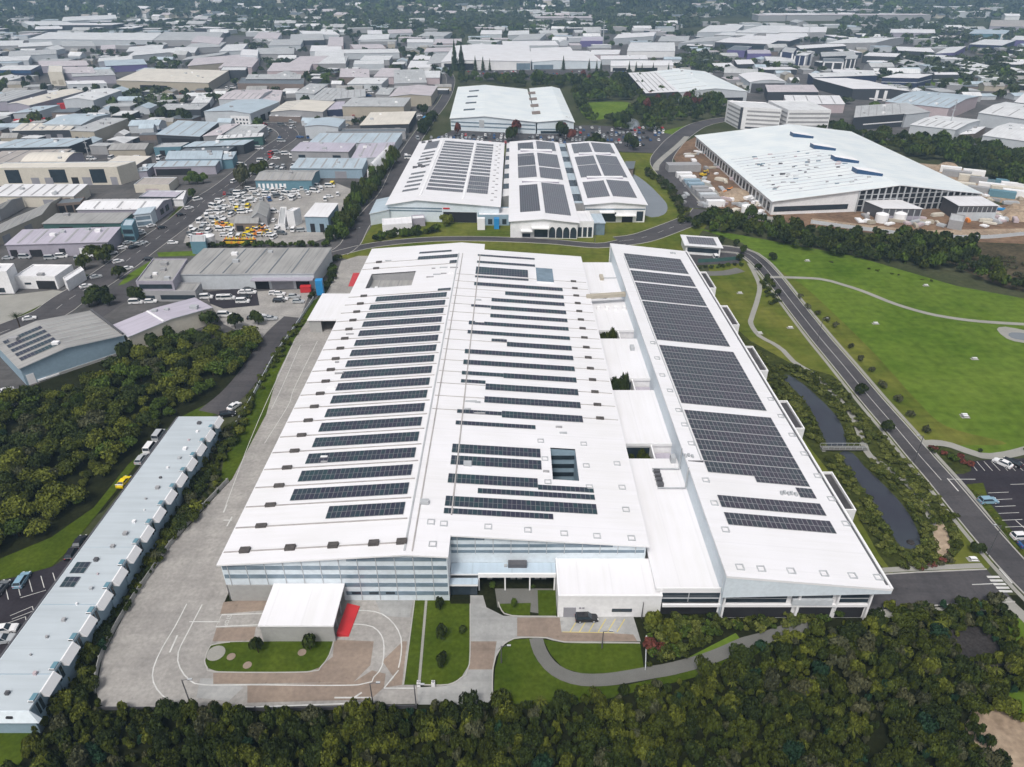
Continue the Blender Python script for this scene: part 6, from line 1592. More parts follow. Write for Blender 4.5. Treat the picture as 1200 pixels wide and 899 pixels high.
 ((294,256),(312,254),(316,240),4.5,'g','roof_grey','wall_grey','small grey gabled shed in the machinery yard',dict(along='v',rise=2.5)),
 ((275,262),(302,262),(303,255),4.0,'m','roof_grey','wall_brown','grey lean-to with a dark mouth in the machinery yard',dict(doors=[(.05,.35,0,3,'opening')])),
 ((357,254),(384,254.5),(396,240),7.5,'m','roof_white','wall_blue','tall white box shed with blue-grey front in the machinery yard',dict(rdoors=[(.2,.6,0,5,'steel_dark')])),
 ((335,249),(344,249),(352,245),7.0,'f','roof_white','wall_white','white cube shed west of the tall white box',{}),
 ((326,264),(334,264),(336,244),2.6,'f','roof_mid','wall_white','long narrow grey-topped container row in the machinery yard',{}),
 ((223,285),(241,285),(241,277),5.0,'f','roof_mid','wall_teal','teal open-topped store by the white tank',{}),
]
dist = lambda p: G(p[0], p[1])[1]
for fl, fr, bk, h, form, rc, wc, label, opt in E:
    kw = dict(opt)
    form = {'g': 'gable', 'f': 'flat', 'm': 'mono', 'b': 'barrel'}[form]
    if form == 'mono' and 'along' not in kw: kw['along'] = 'u'
    d = G(fl[0], fl[1])[1]
    kw.setdefault('rise', {'gable': 1.6, 'flat': 0, 'mono': .5, 'barrel': 2.2}[form])
    if d < 620 and 'doors' not in kw and 'windows' not in kw and abs(fr[0] - fl[0]) > 25:
        n = random.randint(2, 4)
        kw['doors'] = spread_rects(n, 0, min(4.2, h - 1.5), .08, .9, random.uniform(.25, .5), random.choice(['shutter', 'opening', 'wall_pale']))
    if 420 < d < 900 and 'vents' not in kw and random.random() < .7:
        kw['vents'] = random.randint(1, 5)
    if d < 760 and 'rooflights' not in kw and form in ('mono', 'gable') and random.random() < .55 and abs(fr[0] - fl[0]) > 30:
        kw['rooflights'] = random.randint(3, 7)
    kw.setdefault('fascia', random.choice([None, 'wall_pale', 'wall_grey']))
    nm = 'office' if 'office' in label else 'shed' if 'shed' in label else 'warehouse'
    warehouse([fl, fr, bk], h, label, name=nm, cat=nm, roof=form, rc=rc, wc=wc, z0=ground_z(*G(*fl)) if d > 1500 else 0.0, **kw)
# square grey rooflight of the great white hall is a patch on its roof
# two five-storey parking blocks
for fl, fr, bk, lab in (((869, 126.5), (916, 129), (897, 121), 'five-deck white car park with a dark stair slot, west of the pair'), ((924, 130), (974, 130), (947, 119), 'five-deck white car park, east of the pair')):
    r, P, R, S, Pt = warehouse([fl, fr, bk], 15.5, lab, name='parking_block', cat='car park', roof='flat', rc='roof_pale', wc='wall_white', fascia='trim')
    for k in range(5):
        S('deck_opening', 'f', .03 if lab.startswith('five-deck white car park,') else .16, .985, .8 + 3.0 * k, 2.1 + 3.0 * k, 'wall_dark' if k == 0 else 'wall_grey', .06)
    # west face decks
    for k in range(5):
        m = MB(); a, b = P(0, .02, 0), P(0, .9, 0)
        n = Vector((b[1] - a[1], -(b[0] - a[0]))).normalized() * -.08
        za, zb = .8 + 3.0 * k, 2.0 + 3.0 * k
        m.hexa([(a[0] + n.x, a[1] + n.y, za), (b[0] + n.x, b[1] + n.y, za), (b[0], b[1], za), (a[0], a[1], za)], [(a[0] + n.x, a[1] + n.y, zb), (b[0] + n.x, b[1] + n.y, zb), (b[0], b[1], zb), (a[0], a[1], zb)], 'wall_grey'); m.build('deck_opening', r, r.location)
    if 'west' in lab:
        S('stair_slot', 'f', -.02, .05, 0, 15.9, 'wall_dark', .12)
# thin masts
def mast(px, top, label, r=.35, name='radio_mast', cat='mast', key='steel'):
    x, y = G(*px); z = 0
    d = ray(*top); t = y / d[1]; h = HC + d[2] * t
    mb = MB(); mb.tube((x, y, 0), (x, y, h), r, r * .4, key, 6)
    for k in range(3):
        zz = h * (.55 + .18 * k); mb.box(x - r * 3.5, x + r * 3.5, y - .1, y + .1, zz, zz + .3, key)
    tag(mb.build(name, None, (x, y, 0)), label, cat)
mast((706.5, 54), (706.5, 24), 'tall thin lattice mast rising from the wood beyond the great white hall', 1.0)
mast((946, 48), (946, 27), 'thin mast above the long north-eastern warehouses', .7)
mast((1109, 160), (1110.5, 117), 'grey monopole mast beside the pale grey square shed', .5)
mast((107, 193), (107, 158), 'lattice mast over the scrap lane in the west', .35)
# ------------------------------------------------------------------ plants
def crown_arrays(seed, r=1.0, h=1.0, lobes=6, n=420, leaf=0.16, kind='round'):
    """leaf clumps as small quads spread through several lobes; unit size, standing on z = 0"""
    g = np.random.default_rng(seed)
    if kind == 'cone':
        t = g.random(n) ** 0.6
        ang = g.random(n) * 2 * np.pi
        tier = np.floor(t * 9) / 9
        rad = r * (1.02 - (1 - t)) * (0.55 + .45 * g.random(n)) * (0.7 + .5 * ((t * 9) % 1))
        pos = np.stack([rad * np.cos(ang), rad * np.sin(ang), h * (1 - t)], 1)
        nor = np.stack([np.cos(ang), np.sin(ang), np.full(n, .5)], 1) + g.normal(0, .35, (n, 3))
    else:
        lc = np.zeros((lobes, 3)); lr = np.zeros(lobes)
        for i in range(lobes):
            a = 2 * np.pi * (i / lobes) + g.random() * 1.2
            d = r * g.uniform(.28, .62) if i else 0.0
            lc[i] = (d * np.cos(a), d * np.sin(a), h * g.uniform(.42, .72))
            lr[i] = r * g.uniform(.36, .58)
        w = lr ** 2 / (lr ** 2).sum()
        li = g.choice(lobes, n, p=w)
        dv = g.normal(0, 1, (n, 3)); dv[:, 2] = np.abs(dv[:, 2]) * 1.0 - 0.35 * (g.random(n) < .35)
        dv /= np.linalg.norm(dv, axis=1)[:, None]
        rad = (lr[li] * (0.70 + .38 * g.random(n)))[:, None]
        pos = lc[li] + dv * rad * np.array([1, 1, .85 * h / max(r, 1e-3) * .8])
        pos[:, 2] = np.clip(pos[:, 2], .04 * h, None)
        nor = dv + g.normal(0, .45, (n, 3))
    nor /= np.linalg.norm(nor, axis=1)[:, None]
    up = g.normal(0, 1, (n, 3))
    t1 = np.cross(nor, up); t1 /= np.linalg.norm(t1, axis=1)[:, None]
    t2 = np.cross(nor, t1)
    s = (leaf * g.uniform(.55, 1.25, n))[:, None]; s2 = s * g.uniform(.5, 1.0, n)[:, None]
    V = np.stack([pos - t1 * s, pos - t2 * s2, pos + t1 * s, pos + t2 * s2], 1)
    V[:, 1] += nor * s * .25; V[:, 3] += nor * s * .25
    return V.reshape(-1, 3)

def quads_mesh(name, V, keys, midx=None):
    n = len(V) // 4
    me = bpy.data.meshes.new(name)
    me.vertices.add(len(V)); me.vertices.foreach_set('co', V.astype(np.float32).ravel())
    me.loops.add(4 * n); me.loops.foreach_set('vertex_index', np.arange(4 * n, dtype=np.int32))
    me.polygons.add(n); me.polygons.foreach_set('loop_start', np.arange(0, 4 * n, 4, dtype=np.int32))
    me.polygons.foreach_set('loop_total', np.full(n, 4, dtype=np.int32))
    for k in keys: me.materials.append(MATS[k])
    if midx is not None: me.polygons.foreach_set('material_index', np.asarray(midx, dtype=np.int32))
    me.update(calc_edges=True)
    return me

def tuft_arrays(seed, n=60, r=1.0, h=1.0):
    """arching blades of flax or cabbage tree: two quads each"""
    g = np.random.default_rng(seed); out = []
    for _ in range(n):
        a = g.random() * 2 * np.pi; l = g.uniform(.6, 1.0); e = g.uniform(.3, 1.25)
        d = np.array([np.cos(a), np.sin(a), 0]); s = np.array([-np.sin(a), np.cos(a), 0]) * .05
        p0 = np.zeros(3); p1 = d * r * l * .55 * np.cos(e) + np.array([0, 0, h * l * .75 * np.sin(e) + .1]); p2 = d * r * l + np.array([0, 0, h * l * (np.sin(e) * .8 - .12)])
        out += [p0 - s, p0 + s, p1 + s, p1 - s, p1 - s, p1 + s, p2 + s * .2, p2 - s * .2]
    return np.array(out)

TRUNK = MB(); TRUNK.tube((0, 0, -.1), (0, 0, .5), .075, .05, 'bark', 6)
for a in (0.3, 2.3, 4.4): TRUNK.tube((0, 0, .4), (.22 * math.cos(a), .22 * math.sin(a), .68), .04, .02, 'bark', 5)
_t = TRUNK.build('trunk'); TRUNK_ME = _t.data; bpy.data.objects.remove(_t)

CROWN = {}
def crown_mesh(variant, key, n=420, leaf=.16, lobes=6, kind='round', h=1.0):
    k = (variant, key, n, leaf, lobes, kind, h)
    if k not in CROWN:
        CROWN[k] = quads_mesh('crown', crown_arrays(100 + variant, 1.0, h, lobes, n, leaf, kind), [key])
    return CROWN[k]

def plant(name, x, y, r, h, me, label, cat, group, trunk=True, z=0.0, rz=None):
    """root empty > trunk, crown; scale carries the size"""
    root = empty(name, (x, y, z), label, cat, group, random.random() * 6.28 if rz is None else rz, (r, r * random.uniform(.85, 1.15), h))
    c = bpy.data.objects.new('crown', me); COL.objects.link(c); c.parent = root
    if trunk:
        t = bpy.data.objects.new('trunk', TRUNK_ME); COL.objects.link(t); t.parent = root
    return root

def single(name, x, y, r, h, me, label, cat, group, z=0.0):
    o = bpy.data.objects.new(name, me); COL.objects.link(o)
    o.location = (x, y, z); o.rotation_euler = (0, 0, random.random() * 6.28); o.scale = (r, r * random.uniform(.85, 1.15), h)
    return tag(o, label, cat, group)

def wood_mass(name, spots, keys, label, n=150, leaf=.22, kind='round', variants=4):
    """many far crowns as one mass"""
    tmpl = [crown_arrays(300 + i, 1, 1, 5, n, leaf, kind) for i in range(variants)]
    Vs, mi = [], []
    for x, y, r, h, k in spots:
        T = tmpl[random.randrange(variants)]
        a = random.random() * 6.28; ca, sa = math.cos(a), math.sin(a)
        V = np.empty_like(T)
        V[:, 0] = (T[:, 0] * ca - T[:, 1] * sa) * r + x; V[:, 1] = (T[:, 0] * sa + T[:, 1] * ca) * r + y; V[:, 2] = T[:, 2] * h + ground_z(x, y)
        Vs.append(V); mi.append(np.full(n, k, dtype=np.int32))
    o = bpy.data.objects.new(name, quads_mesh(name, np.concatenate(Vs), keys, np.concatenate(mi)))
    COL.objects.link(o); o['kind'] = 'stuff'; o['label'] = label
    return o

def visible(x, y, z=2.0, m=25):
    px, py, d = project(x, y, z)
    return d > 0 and -m < px < 1200 + m and -m < py < 899 + m

def size_of(x, y, r):
    return r / project(x, y, 2)[2]

# ---- the front wood, below and beside the factory yard
FRONT = W([(-60, 1030), (-30, 960), (22, 870), (48, 850), (62, 815), (85, 760), (112, 712), (150, 660), (200, 590), (262, 510), (280, 492), (292, 470), (300, 470), (284, 510), (262, 545), (258, 566), (262, 572), (200, 640), (150, 713), (119, 768), (111, 812), (117, 832), (300, 836), (490, 834), (565, 834), (580, 826), (690, 822), (790, 802), (830, 790), (900, 752), (915, 745), (990, 735), (1003, 728), (1030, 724), (1042, 713), (1168, 709), (1186, 726), (1330, 770), (1330, 1030)])
HOLES = [W(p) for p in ([(1125, 738), (1148, 736), (1170, 764), (1174, 776), (1124, 772), (1114, 756)], [(1138, 850), (1165, 834), (1190, 846), (1260, 885), (1260, 960), (1190, 930)], [(1164, 822), (1200, 812), (1300, 806), (1300, 876), (1200, 843)], [(1184, 732), (1200, 726), (1260, 734), (1260, 766), (1200, 762)], [(-80, 850), (46, 850), (24, 900), (-80, 950)], [(1005, 880), (1035, 850), (1045, 856), (1020, 899)])]
random.seed(101)
pts = [p for p in scatter(FRONT, 1.6, .5, HOLES) if visible(*p, 2.0, 130)]
GREENS = [('leaf_olive', 'olive', .46), ('leaf_dark', 'dark green', .27), ('leaf_grey', 'grey-green', .10), ('leaf_lime', 'yellow-green', .12), ('leaf_teal', 'bluish green', .03), ('leaf_bare', 'bare twiggy', .02)]
def pick():
    x = random.random()
    for g in GREENS:
        x -= g[2]
        if x < 0: return g
    return GREENS[0]
def noise2(x, y):
    return math.sin(x * .11 + 1.7) * math.cos(y * .13 + .4) + .6 * math.sin(x * .29 + y * .21)
spots = []
for x, y in pts:
    g = pick()
    if noise2(x, y) > .75 and random.random() < .5: g = GREENS[3]
    if noise2(x + 40, y) < -.8 and random.random() < .55: g = GREENS[1]
    r = random.choice([.55, .65, .75, .85, .95, 1.1, 1.3, 1.7]); h = r * random.uniform(1.5, 2.3) + .9
    if y > 88: h *= .7
    if x < -55: h *= .85
    spots.append((x, y, r, h, g))
spots.sort(key=lambda s: -size_of(s[0], s[1], s[2]) * visible(s[0], s[1], 2.0, 4))
TUFTS = [quads_mesh('blades', tuft_arrays(900 + i), ['leaf_lime' if i < 2 else 'leaf_grey']) for i in range(3)]
near, rest = spots[:295], spots[295:]
for i, (x, y, r, h, g) in enumerate(near):
    plant('bush_tree', x, y, r, h, crown_mesh(i % 7, g[0], 900, .115, 7), f'{g[1]} bushy tree packed into the wood in front of the factory', 'tree', f'{g[1]} trees of the front wood')
wood_mass('front_wood', [(x, y, r, h, [k[0] for k in GREENS].index(g[0])) for x, y, r, h, g in rest], [k[0] for k in GREENS], 'dense mixed bush in front of the factory', n=340, leaf=.17, variants=8)
random.seed(102)
for k in range(110):                                 # spiky plants standing out of the wood
    x, y = random.choice(pts)
    if not visible(x, y): continue
    zt = random.uniform(.8, 2.2)
    if k < 22 or (30 < x < 90 or -20 < x < 20):
        s = random.uniform(.9, 1.7)
        single('flax_plant', x, y, s, s * 1.2, TUFTS[k % 3], 'spiky pale flax plant poking out of the front wood', 'plant', 'spiky plants of the front wood', zt)

# ---- the western wood
WEST = W([(-160, 505), (30, 468), (70, 462), (150, 421), (192, 406), (250, 391), (262, 388), (314, 399), (314, 406), (284, 432), (250, 458), (203, 487), (182, 504), (138, 545), (96, 590), (45, 626), (0, 645), (-140, 705)])
random.seed(103)
spots = []
for x, y in scatter(WEST, 3.7, .5):
    if not visible(x, y): continue
    g = pick()
    if g[0] == 'leaf_teal' and random.random() < .5: g = GREENS[1]
    if y > 165 and random.random() < .45: g = random.choice((GREENS[3], ('leaf_green', 'fresh green', 0)))
    r = random.choice([1.3, 1.6, 2.0, 2.4, 2.9, 3.4]); h = r * random.uniform(.95, 1.4) + .5
    if not inside(WEST, x + 13, y - 5) and random.random() < .8: g = random.choice((GREENS[3], GREENS[3], ('leaf_green', 'fresh green', 0)))
    spots.append((x, y, r, h, g))
spots.sort(key=lambda s: -size_of(s[0], s[1], s[2]))
GREENS.append(('leaf_green', 'fresh green', 0))
for i, (x, y, r, h, g) in enumerate(spots[:290]):
    plant('woodland_tree', x, y, r, h, crown_mesh(10 + i % 6, g[0], 900, .10, 9), f'{g[1]} tree in the dense wood west of the long workshop row', 'tree', f'{g[1]} trees of the western wood')
if len(spots) > 290:
    wood_mass('western_wood', [(x, y, r, h, [k[0] for k in GREENS].index(g[0])) for x, y, r, h, g in spots[290:]], [k[0] for k in GREENS], 'dense wood west of the long workshop row', n=420, leaf=.15)

# ---- hedge shrubs along fences and beds
def hedge(px, width, step, r, keys, name, label, group, hh=1.3, cat='shrub', n=260, gap=0.0):
    L = smooth_line(W(px), step)
    for i, p in enumerate(L):
        for _ in range(max(1, round(width / (1.6 * r)))):
            if random.random() < gap: continue
            q = p + Vector((random.uniform(-.5, .5) * width, random.uniform(-.5, .5) * step))
            rr = r * random.uniform(.7, 1.3)
            single(name, q.x, q.y, rr, rr * hh * random.uniform(.8, 1.3), crown_mesh(20 + i % 4, random.choice(keys), n, .2, 5), label, cat, group)
random.seed(104)
hedge([(352, 378), (330, 412), (312, 440), (295, 472), (278, 500)], 2.6, 2.2, 1.1, ['leaf_hedge', 'leaf_olive'], 'hedge_shrub', 'dark shrub in the hedge between the driveway and the yard fence', 'shrubs along the yard fence', n=300)
hedge([(366, 350), (380, 335), (390, 318), (392, 305)], 3.5, 2.6, 1.5, ['leaf_dark', 'leaf_green'], 'hedge_shrub', 'green shrub crowding the lane beside the grey warehouse end', 'shrubs by the grey warehouse end')
hedge([(222, 291), (280, 289.5), (340, 289), (385, 288.5)], 2.2, 2.0, 1.4, ['leaf_dark', 'leaf_green'], 'hedge_shrub', 'clipped green hedge bush along the back of the machinery yard', 'hedge behind the machinery yard', hh=1.5)
hedge([(440, 283), (455, 279), (475, 277), (500, 274), (515, 271)], 5, 2.4, 1.8, ['leaf_dark', 'leaf_green'], 'hedge_shrub', 'rounded green shrub in the hedge before the striped solar hall', 'shrubs before the striped solar hall', hh=1.6)
hedge([(392, 283), (405, 268), (412, 250), (425, 235), (437, 220), (448, 205), (458, 190)], 7, 3.2, 2.6, ['leaf_dark', 'leaf_green', 'leaf_olive'], 'lane_tree', 'dark leafy tree lining the planted lane west of the striped hall', 'trees lining the planted lane', hh=2.4, cat='tree', n=300)
hedge([(494, 158), (500, 148), (508, 138)], 6, 3.4, 2.4, ['leaf_dark'], 'lane_tree', 'dark tree at the corner of the mint-roofed hall lane', 'trees at the mint-roofed hall lane', hh=2.2, cat='tree')
def fill(poly, sp, rad, keys, name, label, group, mass, holes=(), cap=290, n=200, hh=1.0, cat='shrub', leaf=.17):
    pts = [p for p in scatter(poly, sp, .5, holes) if visible(*p)]
    pts.sort(key=lambda p: p[1]); rest = []
    for i, (x, y) in enumerate(pts):
        r = rad * random.uniform(.65, 1.35); k = random.randrange(len(keys)); h = r * hh * random.uniform(.8, 1.4)
        if i < cap: single(name, x, y, r, h, crown_mesh(20 + i % 4, keys[k], n, leaf, 5), label, cat, group)
        else: rest.append((x, y, r, h, k))
    if rest: wood_mass(mass, rest, keys, label.replace('shrub', 'shrubs', 1), n=120, leaf=.24)
PONDS = [W(p) for p in ([(914, 442), (925, 438), (943, 449), (960, 464), (978, 482), (990, 500), (994, 526), (970, 528), (959, 505), (947, 480), (931, 460)], [(981, 531), (1001, 529), (1014, 545), (1034, 564), (1059, 589), (1075, 614), (1082, 643), (1055, 645), (1042, 626), (1025, 599), (1005, 568)], [(948, 545), (948, 520), (1030, 520), (1030, 540), (1005, 545), (985, 531)])]
BANK = W([(836, 372), (868, 398), (905, 428), (935, 432), (955, 440), (985, 452), (1000, 478), (1030, 508), (1052, 532), (1080, 560), (1112, 598), (1126, 636), (1112, 656), (1085, 668), (1050, 668), (1028, 640), (985, 568), (930, 496), (890, 440), (860, 412)])
fill(BANK, 1.75, 1.05, ['leaf_bank', 'leaf_hedge', 'leaf_bank', 'leaf_olive', 'leaf_bank'], 'bank_shrub', 'low tufted shrub on the banks of the narrow ponds by the park road', 'shrubs on the pond banks', 'bank_planting', PONDS + [W([(1092, 616), (1104, 610), (1114, 630), (1114, 650), (1100, 654), (1094, 640)])])
hedge([(1062, 662), (1080, 664), (1100, 660), (1115, 650)], 2, 2.2, .8, ['leaf_grey', 'leaf_bare', 'leaf_red'], 'bank_shrub', 'low tufted shrub on the banks of the narrow ponds by the park road', 'shrubs on the pond banks', hh=.8, n=150)
fill(W([(760, 728), (776, 724), (860, 724), (985, 722), (985, 728), (940, 732), (900, 740), (872, 738), (840, 752), (815, 764), (795, 772), (766, 784), (757, 780), (757, 745)]), 1.5, 1.0, ['leaf_bank', 'leaf_hedge', 'leaf_green', 'leaf_olive'], 'garden_shrub', 'bushy garden shrub bedded along the front of the east wing', 'garden shrubs before the east wing', 'garden_planting', [W([(795, 768), (862, 738), (872, 748), (820, 772)])], 270, 320, 1.2)
hedge([(757, 750), (762, 765), (790, 756)], 2.4, 2.0, 1.0, ['leaf_red'], 'garden_shrub', 'reddish brown garden shrub beside the annexe parking', 'reddish shrubs by the annexe parking', n=320)
hedge([(764, 738), (772, 735), (785, 752)], 2.4, 2.2, 1.6, ['leaf_lime'], 'garden_shrub', 'tall pale green garden shrub at the corner of the annexe', 'tall pale shrubs by the annexe', n=420, hh=1.6)
hedge([(1095, 530), (1115, 536), (1130, 548)], 4, 2.2, 1.0, ['leaf_dark', 'leaf_red', 'leaf_green'], 'garden_shrub', 'dark shrub in the bed at the car park corner across the park road', 'shrubs at the car park corner', n=220)
hedge([(1140, 573), (1160, 600), (1180, 625), (1205, 655)], 1.2, 2.0, .6, ['leaf_lime', 'leaf_olive'], 'garden_shrub', 'small verge shrub between the park road and the eastern car park', 'shrubs on the car park verge', n=140, hh=.9)
hedge([(1150, 531), (1200, 528)], 2.0, 2.0, .9, ['leaf_olive', 'leaf_dark'], 'garden_shrub', 'shrub along the top edge of the eastern car park', 'shrubs above the eastern car park', n=140)
hedge([(815, 315), (848, 313), (866, 311)], 1.8, 2.0, 1.0, ['leaf_dark', 'leaf_green'], 'hedge_shrub', 'clipped hedge bush below the little corner car park', 'hedge below the corner car park', hh=1.2)
hedge([(836, 372), (848, 392), (868, 415)], 3.5, 2.6, 1.0, ['leaf_olive', 'leaf_dark'], 'bank_shrub', 'low tufted shrub on the banks of the narrow ponds by the park road', 'shrubs on the pond banks', n=150)
hedge([(898, 330), (905, 345), (910, 357)], 5, 2.6, 1.0, ['leaf_olive', 'leaf_dark'], 'garden_shrub', 'shrub in the round bed where the white park path leaves the road', 'shrubs at the park path', n=150)
hedge([(757, 203), (775, 215), (790, 231), (800, 250), (803, 262)], 5, 3.2, 1.8, ['leaf_olive', 'leaf_dark', 'leaf_grey'], 'pond_shrub', 'dull olive shrub on the far bank of the pale pond', 'shrubs by the pale pond', n=150)
for px, keys in ((((580, 690), (622, 690)), ['leaf_dark', 'leaf_green']),):
    hedge(list(px), 1.6, 1.4, .8, keys, 'hedge_shrub', 'clipped hedge bush in the little entrance court', 'hedge in the entrance court', hh=1.1)
# plants in the roof courts
random.seed(105)
for x0, x1, y0, y1, k, hh, key in ((28.5, 33.8, 171.9, 176.8, 7, 6.5, 'leaf_dark'), (28.5, 34, 203.8, 208.4, 7, 6.0, 'leaf_olive'), (29.5, 33.5, 139.8, 144, 3, 5.5, 'leaf_olive'), (COURT[0] + 1, COURT[1] - 1, COURT[2] + 1, COURT[3] - 3, 7, 3.5, 'leaf_olive')):
    for _ in range(k):
        r = random.uniform(1.2, 1.9)
        plant('court_tree', random.uniform(x0, x1), random.uniform(y0, y1), r, hh * random.uniform(.8, 1.25), crown_mesh(30 + _ % 4, key, 420, .19, 6), 'leafy tree growing up through one of the factory\'s roof courts', 'tree', 'trees in the roof courts')
# ---- saplings on lawns
random.seed(106)
def young(name, spots, r, h, key, label, group, cat='tree'):
    for i, (px, py) in enumerate(spots):
        x, y = G(px, py); s = random.uniform(.85, 1.15)
        plant(name, x, y, r * s, h * s, crown_mesh(40 + i % 3, key, 360 if key != 'leaf_grey' or h > 4 else 130, .2, 5), label, cat, group)
young('young_tree', [(515.5, 715), (518, 749), (519, 781)], 1.15, 3.0, 'leaf_dark', 'young dark tree in a round mulch bed on the long front lawn', 'young trees on the front lawn')
young('young_tree', [(303, 765), (364, 761)], 1.25, 3.4, 'leaf_dark', 'young dark tree on the grass island by the white canopy', 'young trees on the grass island')
young('young_tree', [(542, 741)], 1.2, 1.6, 'leaf_dark', 'squat round bush at the edge of the long front lawn', 'bush on the front lawn')
young('young_tree', [(602, 712)], 1.0, 2.6, 'leaf_green', 'young tree in the paved entrance court', 'tree in the entrance court')
young('park_tree', [(937, 350), (946, 362), (957, 369), (968, 377), (978, 384), (996, 408), (1008, 423), (1021, 436), (1034, 454), (1051, 471), (1066, 489), (1084, 507)], 1.5, 2.0, 'leaf_grey', 'small sparse tree on the dry edge of the park lawn', 'trees along the park road')
young('park_tree', [(1038, 506), (1008, 462), (1144, 647)], 1.9, 3.0, 'leaf_dark', 'small round tree on the pond side of the park road', 'trees on the pond side')
young('park_tree', [(862, 289), (845, 285), (871, 297), (888, 317), (905, 305), (899, 330), (911, 347), (866, 306)], 1.8, 3.2, 'leaf_dark', 'small dark tree near the bend of the park road', 'trees at the road bend')
young('street_tree', [(62, 418), (176, 382), (202, 400), (170, 402), (247, 383), (150, 420), (181, 410), (276, 385), (303, 380)], 2.8, 5.2, 'leaf_dark', 'dark tree standing against the lilac-roofed shed at the wood edge', 'trees at the wood edge')
young('street_tree', [(105, 360), (115, 357), (124, 352), (129, 358), (112, 352), (163, 352), (170, 350)], 3.2, 5.0, 'leaf_dark', 'round dark street tree by the grey office car park', 'trees by the grey office')
young('street_tree', [(112, 305), (122, 309), (128, 300), (100, 316), (140, 327)], 3.4, 6.0, 'leaf_olive', 'street tree beside the mauve loading bays', 'trees by the mauve loading bays')
young('street_tree', [(285, 222), (288, 216), (282, 218)], 3.4, 11, 'leaf_grey', 'tall grey-green tree beside the estate street', 'tall trees on the estate street')
young('street_tree', [(305, 207), (310, 203), (300, 205)], 3.6, 7, 'leaf_olive', 'olive tree at the west end of the teal-walled shed', 'trees at the teal-walled shed')
young('street_tree', [(226, 232), (222, 216), (232, 216), (239, 215), (228, 212)], 3.2, 5.5, 'leaf_green', 'green tree between the beige roof and the estate street', 'trees by the beige roof')
young('street_tree', [(193, 140), (203, 141), (213, 141), (187, 139), (247, 121), (252, 119), (204, 122)], 4.2, 8.5, 'leaf_dark', 'round dark tree before the flat blue-grey roof', 'trees before the flat blue-grey roof')
young('street_tree', [(690, 175), (697, 172), (704, 178), (735, 172), (742, 176), (600, 166), (655, 160), (661, 163)], 4, 9, 'leaf_dark', 'dark tree at the edge of the staff car park', 'trees at the staff car park')
young('red_tree', [(603, 162), (604, 158), (536, 158), (661, 158), (664, 153), (670, 165), (760, 120), (771, 122), (757, 128), (683, 93), (690, 97), (812, 126), (805, 122), (790, 121), (820, 128)], 3.4, 9, 'leaf_red', 'dull red-leaved tree in the campus parkland', 'red-leaved trees')
young('yellow_tree', [(523, 266), (520, 262), (527, 263)], 2.2, 5, 'leaf_lime', 'yellowish tree at the driveway of the striped solar hall', 'yellowish trees at the driveway')
# palm by the street corner
def palm(px, h, label, group):
    x, y = G(*px)
    root = empty('palm_tree', (x, y, 0), label, 'tree', group)
    m = MB(); m.tube((0, 0, 0), (.2, 0, h), .28, .2, 'bark', 8); t = m.build('trunk', root)
    c = bpy.data.objects.new('crown', quads_mesh('crown', tuft_arrays(77, 80, 3.4, 2.2) + np.array([.2, 0, h - .2]), ['leaf_dark'])); COL.objects.link(c); c.parent = root
palm((25, 388), 5.5, 'palm tree with arching fronds by the street above the grey solar shed', 'palm')
# Norfolk pines before the great white hall
PINE = quads_mesh('crown', crown_arrays(5, 1, 1, 1, 420, .1, 'cone'), ['leaf_dark'])
random.seed(107)
for i, (px, py, hpx) in enumerate([(533, 83, 30), (541, 83, 28), (557, 83, 15), (566, 83, 14), (574, 83, 12), (660, 82, 14), (690, 83, 12), (699, 83, 11), (704, 83, 10), (737, 84, 11), (745, 84, 10), (752, 84, 8), (765, 84, 9), (783, 84, 9)]):
    x, y = G(px, py); s = hpx * y / F * 1.0
    plant('pine_tree', x, y, s * .17, s, PINE, 'tall dark pine standing in the row before the great white hall' if i > 1 else 'one of the two tallest pines, at the west corner of the great white hall', 'tree', 'row of small pines' if i > 1 else 'two tallest pines')

# ---- belts of bush on the east side and around the building site
random.seed(108)
BELT1 = W([(812, 262), (832, 252), (870, 256), (905, 264), (950, 270), (1000, 276), (1080, 282), (1140, 288), (1146, 300), (1180, 330), (1230, 345), (1230, 352), (1140, 328), (1095, 318), (1040, 310), (985, 304), (935, 292), (900, 284), (855, 276), (815, 272)])
BELT2 = W([(925, 152), (985, 155), (1040, 165), (1090, 165), (1150, 172), (1215, 190), (1260, 205), (1260, 235), (1190, 222), (1140, 198), (1075, 188), (1025, 172), (975, 160)])
BELT3 = W([(672, 112), (740, 92), (758, 110), (850, 122), (856, 135), (800, 146), (760, 158), (748, 158), (735, 156), (690, 145), (680, 136)])
BELT4 = W([(600, 103), (570, 97), (540, 100), (534, 92), (560, 92), (650, 94), (735, 92), (740, 102), (690, 110), (660, 104)])
B = []
lawn_hole = [W([(684, 120), (738, 118), (744, 133), (718, 139), (690, 140)]), W([(730, 137), (750, 140), (752, 157), (736, 157)]), W([(750, 162), (800, 147), (845, 138), (850, 145), (812, 153), (785, 164)])]
for poly, sp, rr, kk in ((BELT1, 5.0, 2.8, 'belt'), (BELT2, 7.5, 4.0, 'bush'), (BELT3, 10.5, 4.6, 'park'), (BELT4, 12, 4.8, 'park')):
    for x, y in scatter(poly, sp, .5, lawn_hole if kk == 'park' else ()):
        if visible(x, y):
            r = rr * random.uniform(.6, 1.25)
            B.append((x, y, r, r * random.uniform(1.2, 1.9) + 1, kk))
LAB = dict(belt=('tree in the bush belt between the park lawn and the building site', 'bush belt by the park'), bush=('tree in the bush behind the construction hall', 'bush behind the construction hall'), park=('tree in the parkland beyond the staff car park', 'parkland trees'))
B.sort(key=lambda s: -size_of(s[0], s[1], s[2]))
bk = ['leaf_dark', 'leaf_green', 'leaf_olive']; bn = ['dark green', 'fresh green', 'olive']
cnt = 0
left = []
